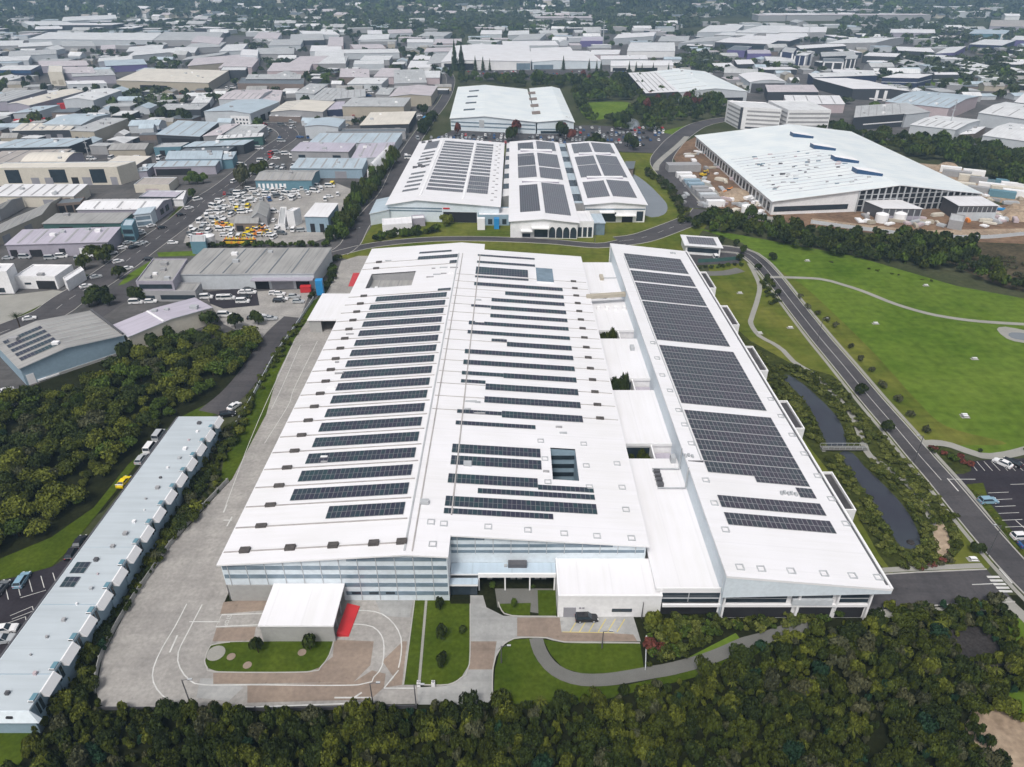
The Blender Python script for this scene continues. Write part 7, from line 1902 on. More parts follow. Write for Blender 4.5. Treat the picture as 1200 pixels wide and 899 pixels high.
for x, y, r, h, kk in B:
    k = random.choices((0, 1, 2), (.55, .25, .2))[0]
    if cnt < 298:
        single('belt_tree', x, y, r, h, crown_mesh(50 + cnt % 4, bk[k], 260, .17, 6), f'{bn[k]} {LAB[kk][0]}', 'tree', f'{bn[k]} {LAB[kk][1]}'); cnt += 1
    else:
        left.append((x, y, r, h, k))
if left: wood_mass('bush_wood', left, bk, 'continuous bush round the building site and parkland', n=150)
ROUGH = W([(1095, 300), (1146, 300), (1200, 300), (1260, 310), (1260, 345), (1200, 335), (1150, 318)])
wood_mass('rough_scrub', [(x, y, random.uniform(1, 2), random.uniform(.8, 1.8), random.randint(0, 1)) for x, y in scatter(ROUGH, 5)] + [(x, y, random.uniform(.6, 1.2), random.uniform(.4, .9), 2) for x, y in scatter(W([(905, 292), (960, 305), (1040, 318), (1120, 335), (1060, 325), (960, 305)]), 3.5)], ['leaf_grey', 'leaf_bare', 'leaf_olive'], 'brownish scrub on the waste ground below the building site', n=90)

# ---- trees scattered through the estate and the far country
random.seed(109)
T = []
for k in range(900):
    py = 30 + 150 * random.random() ** 1.5; px = random.uniform(-40, 520) if random.random() < .6 else random.uniform(560, 1240)
    if px > 760 and py > 118: continue
    if px < 520 and py > 150: continue
    if 500 < px < 800 and py > 78: continue
    x, y = G(px, py)
    r = random.uniform(2.4, 5.2)
    T.append((x, y, r, r * random.uniform(1.4, 2.2)))
# keep clear of buildings: compare with every roof outline built so far
BOX = []
for o in list(COL.objects):
    if o.type == 'MESH' and o.name.startswith('roof') and o.parent and len(o.data.vertices) < 120:
        c = [o.parent.location + v.co for v in o.data.vertices]
        BOX.append((min(p.x for p in c), max(p.x for p in c), min(p.y for p in c), max(p.y for p in c)))
def clear(x, y, m=2.0):
    return not any(a - m < x < b + m and c - m < y < d + m for a, b, c, d in BOX)
T = [t for t in T if clear(t[0], t[1])]
T.sort(key=lambda s: -size_of(s[0], s[1], s[2]))
for i, (x, y, r, h) in enumerate(T[:290]):
    k = random.choices((0, 1, 2), (.7, .12, .18))[0]
    single('estate_tree', x, y, r, h, crown_mesh(60 + i % 4, ('leaf_dark', 'leaf_green', 'leaf_olive')[k], 160, .22, 5), f'{("dark green", "fresh green", "olive")[k]} tree among the warehouses of the estate', 'tree', f'{("dark green", "fresh green", "olive")[k]} trees among the warehouses', ground_z(x, y))
far = [(x, y, r, h, random.choice((0, 0, 1))) for x, y, r, h in T[290:]]
def far_patch(px, sp, r0, r1, dens=1.0):
    for x, y in scatter(W(px), sp, .5):
        if random.random() < dens and clear(x, y, 4):
            r = random.uniform(r0, r1); far.append((x, y, r, r * random.uniform(.9, 1.5), random.choices((0, 1, 2), (.7, .15, .15))[0]))
far_patch([(-30, 23), (1230, 23), (1230, 17), (-30, 17)], 26, 7, 14, .75)
far_patch([(-30, 17), (1230, 17), (1230, 9), (-30, 9)], 40, 10, 20, .7)
far_patch([(-60, 9), (1260, 9), (1260, 1.5), (-60, 1.5)], 60, 16, 30, .75)
far_patch([(400, 38), (800, 36), (830, 30), (800, 22), (400, 22)], 16, 5, 9, .75)
far_patch([(250, 38), (420, 38), (420, 24), (250, 24)], 17, 5, 9, .5)
far_patch([(60, 38), (250, 38), (250, 30), (60, 30)], 17, 5, 9, .35)
far_patch([(980, 48), (1240, 60), (1240, 30), (980, 25)], 17, 5, 9, .5)
far_patch([(1040, 78), (1240, 115), (1240, 60), (1130, 60), (1040, 70)], 11, 4, 7, .7)
far_patch([(800, 72), (850, 84), (850, 62), (790, 55), (760, 62)], 11, 4, 7, .8)
far_patch([(790, 82), (870, 88), (860, 76), (800, 72)], 10, 4, 6, .7)
for x, y in scatter(W([(-60, 150), (520, 118), (540, 60), (800, 34), (800, 26), (-60, 26)]), 15, .5):
    if noise2(x * .16, y * .2) + random.uniform(-.5, .5) > .35 and clear(x, y, 1.5) and min((p.x - x) ** 2 + (p.y - y) ** 2 for p in L_st[::4]) > 150:
        r = random.uniform(3, 6); far.append((x, y, r, r * random.uniform(1.1, 1.7), random.choices((0, 1, 2), (.5, .35, .15))[0]))
for x, y in scatter(W([(800, 118), (1240, 150), (1240, 50), (830, 40), (700, 40), (700, 70)]), 17, .5):
    if noise2(x * .16 + 9, y * .2) + random.uniform(-.5, .5) > .3 and clear(x, y, 1.5):
        r = random.uniform(3, 6); far.append((x, y, r, r * random.uniform(1.1, 1.7), random.choices((0, 1, 2), (.5, .35, .15))[0]))
wood_mass('distant_woodland', far, ['leaf_far', 'leaf_dark', 'leaf_green'], 'hazy woodland across the far suburbs', n=70, leaf=.30)
# ------------------------------------------------------------------ vehicles and small things
def car_body(key, L=4.4, Wd=1.78, kind='car'):
    """lower hull with wheel arches' line, glasshouse, lamps; x is forward"""
    out = []
    m = MB()
    if kind == 'car':
        prof = [(-2.2, .45), (-2.2, .85), (-2.0, .98), (-.95, 1.02), (.75, .98), (1.9, .84), (2.18, .66), (2.2, .4)]
    elif kind == 'van':
        prof = [(-2.5, .45), (-2.5, 1.1), (1.0, 1.1), (1.5, 1.05), (2.3, .95), (2.5, .7), (2.5, .4)]
    else:
        prof = [(-2.2, .45), (-2.2, .85), (2.2, .8), (2.2, .4)]
    for s, w in ((1, Wd / 2), ):
        n = len(prof)
        bot = .28
        Lp = [(x, w, z) for x, z in prof]; Rp = [(x, -w, z) for x, z in prof]
        m.face(Lp + [(prof[-1][0], w, bot), (prof[0][0], w, bot)], key)
        m.face(list(reversed(Rp)) + [(prof[0][0], -w, bot), (prof[-1][0], -w, bot)], key)
        for i in range(n - 1):
            m.face([Rp[i], Rp[i + 1], Lp[i + 1], Lp[i]], key)
        m.face([(prof[0][0], -w, bot), Rp[0], Lp[0], (prof[0][0], w, bot)], key)
        m.face([Rp[-1], (prof[-1][0], -w, bot), (prof[-1][0], w, bot), Lp[-1]], key)
        m.face([(prof[0][0], -w, bot), (prof[0][0], w, bot), (prof[-1][0], w, bot), (prof[-1][0], -w, bot)], 'rubber')
    return m

def cabin(m, key, kind):
    w0, w1 = .84, .66
    if kind == 'car': b, t, z0, z1 = (-1.75, .95), (-1.2, .25), .98, 1.43
    elif kind == 'wagon': b, t, z0, z1 = (-2.1, 1.0), (-1.85, .3), .98, 1.5
    else: b, t, z0, z1 = (-2.45, 1.55), (-2.4, .85), 1.08, 1.95; w1 = .80
    B = [(b[0], -w0, z0), (b[1], -w0, z0), (b[1], w0, z0), (b[0], w0, z0)]
    T = [(t[0], -w1, z1), (t[1], -w1, z1), (t[1], w1, z1), (t[0], w1, z1)]
    g = MB()
    for i in range(4):
        j = (i + 1) % 4
        g.face([B[i], B[j], T[j], T[i]], 'glass')
    r = MB()
    r.hexa([(p[0] * .985, p[1], p[2] - .01) for p in T], [(p[0] * .96, p[1] * .95, p[2] + .05) for p in T], key)
    for i in range(4):                               # pillars
        r.tube(B[i], T[i], .05, .05, key, 4)
    return g, r

VEH = {}
def vehicle_proto(color, kind, parts):
    k = (color, kind, parts)
    if k in VEH: return VEH[k]
    key = 'paint_' + color
    body = car_body(key, kind='van' if kind == 'van' else 'car')
    if parts:
        root = bpy.data.objects.new('parked_car', None)
        g, r = cabin(body, key, kind)
        meshes = []
        def part(name, mb):
            o = mb.build(name); me = o.data; bpy.data.objects.remove(o); meshes.append((name, me))
        part('body', body); part('glass', g); part('roof', r)
        for x in (-1.35, 1.35):
            for s in (-1, 1):
                w = MB(); w.tube((x, s * .68, .32), (x, s * .90, .32), .33, .33, 'rubber', 12); w.tube((x, s * .89, .32), (x, s * .915, .32), .2, .2, 'steel', 10); part('wheel', w)
        for s in (-1, 1):
            w = MB(); w.box(2.08, 2.21, s * .62 - .18, s * .62 + .18, .58, .72, 'trim'); part('headlight', w)
            w = MB(); w.box(-2.23, -2.12, s * .66 - .14, s * .66 + .14, .68, .84, 'red'); part('tail_light', w)
        VEH[k] = meshes
    else:
        g, r = cabin(body, key, kind)
        for src in (g, r):
            for f, mi, uv in zip(src.f, src.m, src.uv):
                body.face([src.v[i] for i in f], src.slots[mi], uv)
        for x in (-1.35, 1.35):
            for s in (-1, 1): body.tube((x, s * .70, .32), (x, s * .91, .32), .32, .32, 'rubber', 8)
        o = body.build('x'); VEH[k] = o.data; bpy.data.objects.remove(o)
    return VEH[k]

SHOW = dict(white='white', silver='silver', grey='dark grey', black='black', blue='blue', red='red', yellow='yellow', sky='pale blue')
def put_car(x, y, rz, color, label, group, kind='car', parts=False, name='parked_car', sc=1.0, cat=None):
    if parts:
        root = empty(name, (x, y, .07), label, cat or 'car', group, rz, sc)
        for n, me in vehicle_proto(color, kind, True):
            o = bpy.data.objects.new(n, me); COL.objects.link(o); o.parent = root
        return root
    o = bpy.data.objects.new(name, vehicle_proto(color, kind, False)); COL.objects.link(o)
    o.location = (x, y, .07); o.rotation_euler = (0, 0, rz); o.scale = (sc, sc, sc)
    return tag(o, label, cat or 'car', group)

N = math.pi / 2
# single cars one can point at
for px, col, kind, rz, lab, grp in (
    ((146, 567), 'yellow', 'car', N - .05, 'yellow sports car with a rear wing parked beside the long workshop row', None),
    ((166.5, 540), 'silver', 'wagon', N, 'silver car parked second above the yellow sports car', None),
    ((177, 526.5), 'white', 'van', N, 'white van parked beside the long workshop row', None),
    ((187, 512), 'silver', 'van', N, 'grey-blue van, topmost of the vehicles beside the workshop row', None),
    ((94, 638), 'black', 'car', N + .1, 'black car half under the dark bushes by the workshop row', None),
    ((86, 650), 'black', 'wagon', N + .1, 'second black car in the bushes by the workshop row', None),
    ((27, 682), 'sky', 'wagon', N + .1, 'pale blue car alone in the lower bays of the western car park', None),
    ((7, 740), 'white', 'wagon', .2, 'white people carrier at the western frame edge beside the workshop roof', None),
    ((4, 752), 'silver', 'wagon', .2, 'silver-white car below the white people carrier', None),
    ((2, 692), 'grey', 'car', N, 'grey car at the far end of the western car park bays', None),
    ((687, 726.5), 'black', 'wagon', .05, 'black car parked at the hatched bay by the white annexe', None),
    ((1157, 589), 'sky', 'wagon', .08, 'pale blue car alone in the middle of the eastern car park', None),
    ((1174, 545), 'white', 'car', 2.2, 'white car in the top bay of the eastern car park', None),
    ((1185, 544), 'black', 'car', 2.2, 'black car next to the white one in the eastern car park', None),
    ((1196, 631), 'white', 'wagon', .05, 'white car at the lower edge of the eastern car park', None),
    ((1205, 641), 'blue', 'car', .05, 'dark blue car below the white one in the eastern car park', None),
    ((838, 303), 'white', 'van', N, 'white truck parked alone in the little corner car park', None),
    ((267, 487.5), 'black', 'wagon', .3, 'dark green-black pickup at the top end of the workshop row', None),
    ((275, 478), 'white', 'car', N - .4, 'white car in the hedge above the workshop row', None),
    ((174, 305), 'black', 'car', .1, 'black car turning off the estate street at the grey shed corner', None),
    ((139, 308), 'white', 'wagon', .7, 'white car towing along the estate street by the mauve loading bays', None),
    ((150, 316), 'white', 'car', .7, 'white car on the estate street opposite the grey office', None),
    ((113, 326), 'silver', 'car', .7, 'silver car at the kerb beside the white sign wall', None),
    ((101, 337), 'white', 'car', .75, 'white car at the kerb south of the white sign wall', None),
    ((35, 375), 'white', 'car', .5, 'white car beside the palm tree', None),
    ((232, 235), 'white', 'van', .8, 'white truck at the kerb below the petrol-station canopy', None),
    ((222, 245), 'white', 'wagon', .8, 'white ute at the kerb north of the cross-ribbed white roof', None),
    ((203, 286), 'white', 'wagon', .1, 'white pickup on the forecourt by the white tank', None),
    ((190, 268), 'black', 'car', .8, 'black car driving on the estate street', None),
    ((212, 253), 'black', 'wagon', .8, 'dark car driving on the estate street ahead of the black one', None),
    ((275, 214), 'white', 'van', 1.2, 'white lorry on the estate street by the tall grey-green tree', None)):
    put_car(*G(*px), rz, col, lab, grp, kind, parts=True)
q = G(146, 567); m = MB(); m.box(-.12, .12, -.95, .95, 1.15, 1.2, 'trim'); 
for s in (-.6, .6): m.box(-.08, .08, s - .04, s + .04, .8, 1.15, 'steel_dark')
sc_ = [o for o in COL.objects if o.get('label', '').startswith('yellow sports')][0]
w_ = m.build('rear_wing', sc_); w_.location = (-2.0, 0, .05)

def lot(px_list, rz, colors, label, group, kinds=('car', 'wagon'), name='parked_car', parts=False, sc=1.0, jit=.12, cat=None):
    for px in px_list:
        x, y = G(*px); c = random.choice(colors)
        put_car(x, y, rz + random.uniform(-jit, jit), c, f'{SHOW[c]} {label}', f'{SHOW[c]} {group}', random.choice(kinds), parts, name, sc, cat)
random.seed(201)
lot([(242, 350), (262, 351), (268, 351), (286, 344), (291, 341), (294, 344), (322, 345), (328, 346), (327, 354), (331, 352), (297, 374), (304, 372), (313, 374), (318, 375), (264, 371), (160, 356), (185, 352), (177, 355), (195, 351), (206, 350), (350, 355), (345, 349), (285, 355), (288, 350)], .1, ['white', 'white', 'silver', 'white', 'black'], 'vehicle on the concrete yard of the long grey warehouse', 'vehicles in the grey warehouse yard', ('wagon', 'van', 'car'), parts=True)
lot([(8, 460), (12, 468), (20, 470), (2, 474), (10, 478), (-5, 465)], .9, ['white', 'silver', 'grey'], 'car on the forecourt of the blue-gabled shed', 'cars by the blue-gabled shed', parts=True)
lot([(10, 304), (73, 302), (95, 305), (105, 301), (60, 304), (30, 303)], .05, ['white', 'silver'], 'vehicle before the mauve loading bays', 'vehicles at the mauve loading bays', ('van', 'car'))
lot([(157, 291), (163, 288), (168, 286), (164, 272), (166, 275), (178, 266), (160, 274), (155, 276), (150, 286), (144, 292), (132, 298)], .8, ['white', 'silver', 'blue', 'black', 'white'], 'car parked along the kerb of the estate street', 'cars along the estate street')
# machinery yard: white vans, lorries and plant
random.seed(202)
YARD = W([(262, 226), (300, 222), (345, 222), (392, 216), (400, 232), (380, 238), (350, 236), (318, 238), (330, 262), (360, 272), (340, 280), (300, 280), (250, 278), (225, 280), (222, 270), (240, 256)])
KEEP = [W(p) for p in ([(292, 258), (318, 258), (320, 236), (292, 238)], [(272, 265), (304, 265), (304, 252), (272, 254)], [(352, 262), (388, 262), (398, 236), (352, 238)], [(330, 256), (350, 256), (354, 240), (330, 240)], [(322, 268), (338, 268), (338, 240), (322, 240)], [(330, 238), (352, 232), (392, 220), (395, 228), (360, 240)])]
ys = scatter(YARD, 5.6, .3, KEEP)
random.shuffle(ys)
for i, (x, y) in enumerate(ys[:150]):
    c = random.choices(['white', 'silver', 'grey', 'yellow', 'red', 'blue'], (.72, .12, .05, .05, .02, .04))[0]
    k = random.choice(['van', 'van', 'wagon'])
    put_car(x, y, random.choice([0, .2, N, N + .3, -.4]) + random.uniform(-.2, .2), c, f'{SHOW[c]} van or truck crowded into the machinery yard', f'{SHOW[c]} vehicles in the machinery yard', k, False, 'yard_vehicle', random.uniform(.9, 1.25), 'van')
# row of yellow machines and orange trucks along the hedge
def digger_mesh(key):
    m = MB(); m.box(-1.6, 1.6, -1.1, -.6, 0, .7, 'rubber'); m.box(-1.6, 1.6, .6, 1.1, 0, .7, 'rubber'); m.box(-1.5, 1.2, -1.0, 1.0, .75, 1.7, key); m.box(-.3, .9, -.9, .2, 1.7, 2.7, 'glass'); m.box(-.35, .95, -.95, .25, 2.7, 2.8, key)
    m.tube((1.0, .5, 1.5), (3.0, .5, 3.0), .25, .2, key, 5); m.tube((3.0, .5, 3.0), (3.9, .5, 1.2), .2, .15, key, 5); m.box(3.5, 4.2, .1, .9, .5, 1.3, 'steel_dark')
    o = m.build('x'); me = o.data; bpy.data.objects.remove(o); return me
DIG = {k: digger_mesh(k) for k in ('yellow', 'orange')}
random.seed(203)
for i in range(13):
    x, y = G(264 + 2.9 * i, 286.2)
    o = bpy.data.objects.new('excavator', DIG['yellow' if i % 3 else 'orange']); COL.objects.link(o); o.location = (x, y, .05); o.rotation_euler = (0, 0, N + random.uniform(-.2, .2)); o.scale = (.85, .85, .85)
    tag(o, ('yellow' if i % 3 else 'orange') + ' excavator in the row along the hedge of the machinery yard', 'excavator', ('yellow' if i % 3 else 'orange') + ' excavators along the hedge')
for i, px in enumerate(((298, 272), (307, 273), (255, 266), (262, 267), (315, 276), (300, 276))):
    o = bpy.data.objects.new('excavator', DIG['orange' if i % 2 else 'yellow']); COL.objects.link(o); o.location = (*G(*px), .05); o.rotation_euler = (0, 0, i); 
    tag(o, ('orange' if i % 2 else 'yellow') + ' excavator standing among the white vans of the machinery yard', 'excavator', ('orange' if i % 2 else 'yellow') + ' excavators among the vans')
# site machines
for px, k, lab in (((1030, 257), 'orange', 'orange excavator before the open steel end of the construction hall'), ((824, 207), 'yellow', 'yellow excavator by the site offices along the road'), ((852, 228), 'orange', 'orange excavator on the clay beside the construction hall')):
    o = bpy.data.objects.new('excavator', DIG[k]); COL.objects.link(o); o.location = (*G(*px), .05); o.rotation_euler = (0, 0, .5); o.scale = (1.2, 1.2, 1.2); tag(o, lab, 'excavator')
# containers and cabins
def container(px, key, L, Wd, H, rz, label, group=None, name='shipping_container', cat='container'):
    x, y = G(*px); m = MB(); m.box(-L / 2, L / 2, -Wd / 2, Wd / 2, .1, H, key)
    for k in range(int(L / .6)):
        m.box(-L / 2 + .3 + k * .6 - .08, -L / 2 + .3 + k * .6 + .08, -Wd / 2 - .05, Wd / 2 + .05, .2, H - .15, key)
    m.box(-L / 2 - .03, L / 2 + .03, -Wd / 2 - .03, Wd / 2 + .03, H - .06, H + .06, key)
    o = m.build(name); o.location = (x, y, 0.03); o.rotation_euler = (0, 0, rz)
    return tag(o, label, cat, group)
container((78, 128), 'red', 12, 5, 5, .5, 'bright red stack of containers in the western scrap yard')
container((66, 129), 'orange', 9, 3, 3, .5, 'orange container left of the bright red stack')
container((36, 144), 'red', 22, 3, 3.2, .35, 'long dark red container row by the west hedge')
container((376, 345), 'strong_blue', 2.6, 2.6, 6.0, .1, 'tall bright blue tank at the hedge corner of the grey warehouse', name='storage_tank', cat='tank')
container((359, 342), 'red', 4, 2.4, 2.4, .1, 'small red skip beside the tall bright blue tank', name='skip', cat='skip')
container((582, 268), 'strong_blue', 2.4, 2.4, 5.2, 0, 'bright blue silo in front of the white link building', name='silo', cat='silo')
container((564, 269), 'trim', 3.6, 2.4, 5.6, 0, 'white silo in front of the white link building', name='silo', cat='silo')
container((499, 143), 'strong_blue', 7, 3, 4, 1.4, 'teal blue container on the verge of the planted lane')
for i in range(9):
    px = (801 + 4.6 * i, 208 + 4.2 * i)
    key = random.choice(['trim', 'wall_pale', 'wall_blue', 'wall_grey'])
    nm = dict(trim='white', wall_pale='pale grey', wall_blue='blue-grey', wall_grey='grey')[key]
    container(px, key, 9, 4, 3, .05, f'{nm} site cabin in the row along the road by the construction hall', f'{nm} site cabins', 'site_cabin', 'cabin')
container((800, 200), 'wall_grey', 20, 8, 4.2, .05, 'largest grey site office at the top of the cabin row', None, 'site_cabin', 'cabin')
random.seed(204)
for i, px in enumerate(((1120, 207), (1135, 212), (1150, 215), (1168, 217), (1128, 221), (1145, 226), (1160, 222), (1178, 226), (1190, 222), (1140, 206), (1113, 202), (1173, 231), (1188, 230))):
    key = random.choice(['trim', 'trim', 'wall_teal', 'wall_grey', 'wall_cream'])
    nm = dict(trim='white', wall_teal='teal', wall_grey='grey', wall_cream='cream')[key]
    container(px, key, random.uniform(10, 16), 4, 3.4, -.5, f'{nm} site hut on the yard east of the construction hall', f'{nm} site huts east', 'site_cabin', 'cabin')
for px, lab in (((1032, 260), 'west one of the two white water tanks before the open steel end'), ((1053, 259), 'east one of the two white water tanks before the open steel end'), ((875, 250), 'white tank at the south-west corner of the construction hall'), ((245, 286), 'white round tank at the corner of the machinery yard')):
    x, y = G(*px); m = MB(); m.tube((0, 0, 0), (0, 0, 4), 3.0, 3.0, 'trim', 20); m.tube((0, 0, 4), (0, 0, 4.8), 3.0, .6, 'trim', 20, cap=True); o = m.build('water_tank'); o.location = (x, y, 0); tag(o, lab, 'tank')
# piles of earth and stacked goods on the site
random.seed(205)
for i, px in enumerate(((1110, 198), (856, 232), (862, 228), (1188, 254), (1190, 248))):
    x, y = G(*px); m = MB(); n = 14; R0 = random.uniform(6, 9); Hh = random.uniform(2.5, 4)
    ring = lambda f, z: [(x + R0 * f * (1 + .2 * math.sin(3 * t + i)) * math.cos(t * 2 * math.pi / n), y + R0 * f * math.sin(t * 2 * math.pi / n), z) for t in range(n)]
    A0, A1 = ring(1, 0), ring(.4, Hh)
    for t in range(n): m.face([A0[t], A0[(t + 1) % n], A1[(t + 1) % n], A1[t]], 'sand')
    m.face(A1, 'sand'); tag(m.build('earth_mound', None, (x, y, 0)), 'heap of bare sandy earth on the building site', 'earth heap', 'earth heaps')
for i in range(170):
    px = random.choice([(random.uniform(845, 905), random.uniform(225, 256)), (random.uniform(1000, 1180), random.uniform(250, 266)), (random.uniform(800, 860), random.uniform(175, 245)), (random.uniform(1140, 1195), random.uniform(225, 262))])
    x, y = G(*px)
    key = random.choice(['trim', 'trim', 'steel', 'wall_pinkw', 'wall_cream', 'steel', 'wall_grey', 'wall_beige', 'wall_beige', 'strong_blue', 'orange'] if i % 4 == 0 else ['trim', 'steel', 'wall_pinkw', 'wall_cream', 'wall_grey', 'wall_beige'])
    nm = dict(trim='white', steel='steel grey', wall_pinkw='pinkish', wall_cream='cream', strong_blue='blue', wall_grey='grey', orange='orange', wall_beige='beige')[key]
    m = MB(); a, b, h = random.uniform(1, 4), random.uniform(.6, 1.6), random.uniform(.5, 1.6)
    m.box(-a, a, -b, b, .15, h, key); m.box(-a * .9, -a * .7, -b, b, 0, .15, 'bark'); m.box(a * .7, a * .9, -b, b, 0, .15, 'bark')
    m.box(-a * .8, a * .7, -b * .8, b * .8, h, h * 1.2, key)
    o = m.build('material_stack'); o.location = (x, y, .04); o.rotation_euler = (0, 0, random.random() * 3); tag(o, f'{nm} stack of materials lying about the building site', 'materials', f'{nm} material stacks')

# staff car park beyond the halls, seen only as specks
random.seed(206)
n = 0
for row in range(8):
    for k in range(60):
        px = 505 + 4.6 * k + random.uniform(-.6, .6); py = 150.5 + 2.9 * row
        if n > 205 or random.random() < .42: continue
        if px > 785 - (py > 165) * 30 or (px < 520 and row < 4) or (595 < px < 612) or not (500 < px < 790): continue
        x, y = G(px, py)
        if not clear(x, y, 0): continue
        c = random.choices(['white', 'silver', 'grey', 'black', 'blue', 'red'], (.3, .25, .15, .15, .1, .05))[0]
        put_car(x, y, N + random.uniform(-.1, .1), c, f'{SHOW[c]} car in the staff car park behind the three solar halls', f'{SHOW[c]} cars in the staff car park', random.choice(('car', 'wagon')), False, 'staff_car'); n += 1
for k in range(80):
    px, py = random.uniform(548, 738), random.choice((84.5, 87, 89.5)); x, y = G(px, py)
    c = random.choices(['white', 'silver', 'grey', 'black', 'blue', 'red'], (.3, .25, .15, .15, .1, .05))[0]
    put_car(x, y, N, c, f'{SHOW[c]} car in the long car park before the row of pines', f'{SHOW[c]} cars before the pines', 'car', False, 'distant_car')
random.seed(207)
for k in range(420):                                 # cars dotted about the estate yards
    px, py = random.uniform(20, 500), random.uniform(95, 205)
    x, y = G(px, py)
    if not clear(x, y, 1): continue
    c = random.choices(['white', 'silver', 'grey', 'blue', 'red'], (.5, .2, .1, .1, .1))[0]
    put_car(x, y, random.choice((0, N)) + random.uniform(-.3, .3), c, f'{SHOW[c]} vehicle on a yard between the older warehouses', f'{SHOW[c]} vehicles between older warehouses', random.choice(('van', 'car', 'van')), False, 'estate_vehicle', 1.2, 'vehicle')
for k in range(30):
    px, py = random.choice([(random.uniform(790, 860), random.uniform(113, 119)), (random.uniform(1108, 1150), random.uniform(122, 136))]); x, y = G(px, py)
    c = random.choice(['white', 'silver', 'red', 'black'])
    put_car(x, y, N, c, f'{SHOW[c]} car parked by the business park halls', f'{SHOW[c]} cars in the business park', 'car', False, 'distant_car', 1.2)

# ------------------------------------------------------------------ lamps, fences, bridge, park furniture
def lamp(base, h, label, group=None, arm=1.2, rz=0.0):
    x, y = G(*base)
    root = empty('street_lamp', (x, y, 0), label, 'lamp post', group, rz)
    m = MB(); m.tube((0, 0, 0), (0, 0, h), .13, .08, 'steel_dark', 8); m.build('pole', root)
    m = MB(); m.tube((0, 0, h - .1), (arm, 0, h + .15), .06, .05, 'steel_dark', 6); m.build('arm', root)
    m = MB(); m.box(arm - .15, arm + .55, -.18, .18, h + .08, h + .24, 'steel_dark', 'steel'); m.build('lamp_head', root)
lamp((705.3, 759.7), 4.6, 'thin dark lamp post on the lawn edge by the annexe parking')
lamp((587.5, 777), 4.6, 'thin dark lamp post on the lawn beside the entrance drive')
lamp((704.5, 721.4), 3.6, 'dark lamp post against the middle of the white annexe wall', rz=N)
lamp((751.8, 724.5), 4.2, 'dark lamp post at the east corner of the white annexe', rz=N)
lamp((656, 722.5), 3.6, 'dark lamp post at the west corner of the white annexe', rz=N)
lamp((225, 830), 7.5, 'leaning dark lamp post on the lower edge of the concrete yard')
lamp((437.5, 827), 6.0, 'short dark lamp post by the painted arrow at the yard edge')
lamp((1070.8, 543), 8.5, 'lamp post on the park road by the bridge path', rz=math.pi)
lamp((1157.5, 651), 8.5, 'lamp post on the park road near the zebra crossing', rz=math.pi)
lamp((958, 400), 8.5, 'lamp post half way along the park road')
lamp((420, 289), 8.5, 'lamp post at the foot of the planted lane')
lamp((851, 263), 9, 'lamp post at the bend of the site road')
lamp((697, 284), 9, 'lamp post on the lane behind the factory roof')
lamp((488, 829), 6.0, 'dark lamp post at the lower end of the front lawn path')
def fence(px, h, label, post=2.6, key='wall_pale', rails=True, name='boundary_fence'):
    L = smooth_line(W(px), post)
    c = L[len(L) // 2]; loc = (c.x, c.y, 0)
    root = empty(name, loc, label, 'fence')
    m = MB()
    A, B = offset_line(L, .06), offset_line(L, -.06)
    for i in range(len(L) - 1):
        b = [(B[i].x, B[i].y, .05), (B[i + 1].x, B[i + 1].y, .05), (A[i + 1].x, A[i + 1].y, .05), (A[i].x, A[i].y, .05)]
        m.hexa(b, [(p[0], p[1], h) for p in b], key)
    m.build('panel', root, loc)
    for p in L[::2][:95]:
        m = MB(); m.box(p.x - .12, p.x + .12, p.y - .12, p.y + .12, 0, h + .18, key); m.build('post', root, loc)
fence([(112, 812), (114, 795), (118, 775), (130, 748), (150, 713), (175, 676), (200, 640), (230, 605), (262, 571), (268, 565)], 1.3, 'pale wall curving round the west side of the concrete yard', key='wall_concrete')
fence([(367.5, 351.5), (343.7, 388), (322, 418.7), (297, 465), (276, 500)], 1.2, 'straight pale fence between the driveway hedge and the grass verge', key='wall_pale')
fence([(116, 832), (300, 833), (488, 830)], .9, 'low dark fence along the lower edge of the concrete yard', key='steel_dark')
fence([(757, 750), (756, 786)], .9, 'short pale fence at the end of the annexe lawn', key='wall_pale', post=1.5)
fence([(818, 308), (850, 306), (868, 304)], 1.6, 'green mesh fence below the little corner car park', key='wall_green')
fence([(950, 262), (1010, 270), (1080, 278), (1150, 280), (1200, 276)], 1.8, 'pale hoarding along the track below the construction hall', key='wall_pale')
fence([(792, 205), (806, 222), (826, 240)], 1.8, 'site hoarding between the road and the cabin row', key='wall_grey')
# footbridge between the two ponds
a, b = Vector(G(962, 528)), Vector(G(1014, 527)); c = (a + b) / 2; loc = (c.x, c.y, 0)
br = empty('footbridge', loc, 'grey footbridge crossing between the two narrow ponds', 'bridge')
m = MB(); m.box(a.x, b.x, c.y - .9, c.y + .9, .55, .75, 'path_dark'); m.build('deck', br, loc)
for s in (-.85, .85):
    m = MB(); m.box(a.x, b.x, c.y + s - .03, c.y + s + .03, 1.55, 1.65, 'steel'); [m.box(a.x + k * (b.x - a.x) / 8 - .03, a.x + k * (b.x - a.x) / 8 + .03, c.y + s - .03, c.y + s + .03, .75, 1.55, 'steel') for k in range(9)]; m.build('railing', br, loc)
for x in (a.x + .5, b.x - .5):
    m = MB(); m.box(x - .4, x + .4, c.y - .8, c.y + .8, -.05, .55, 'wall_concrete'); m.build('abutment', br, loc)
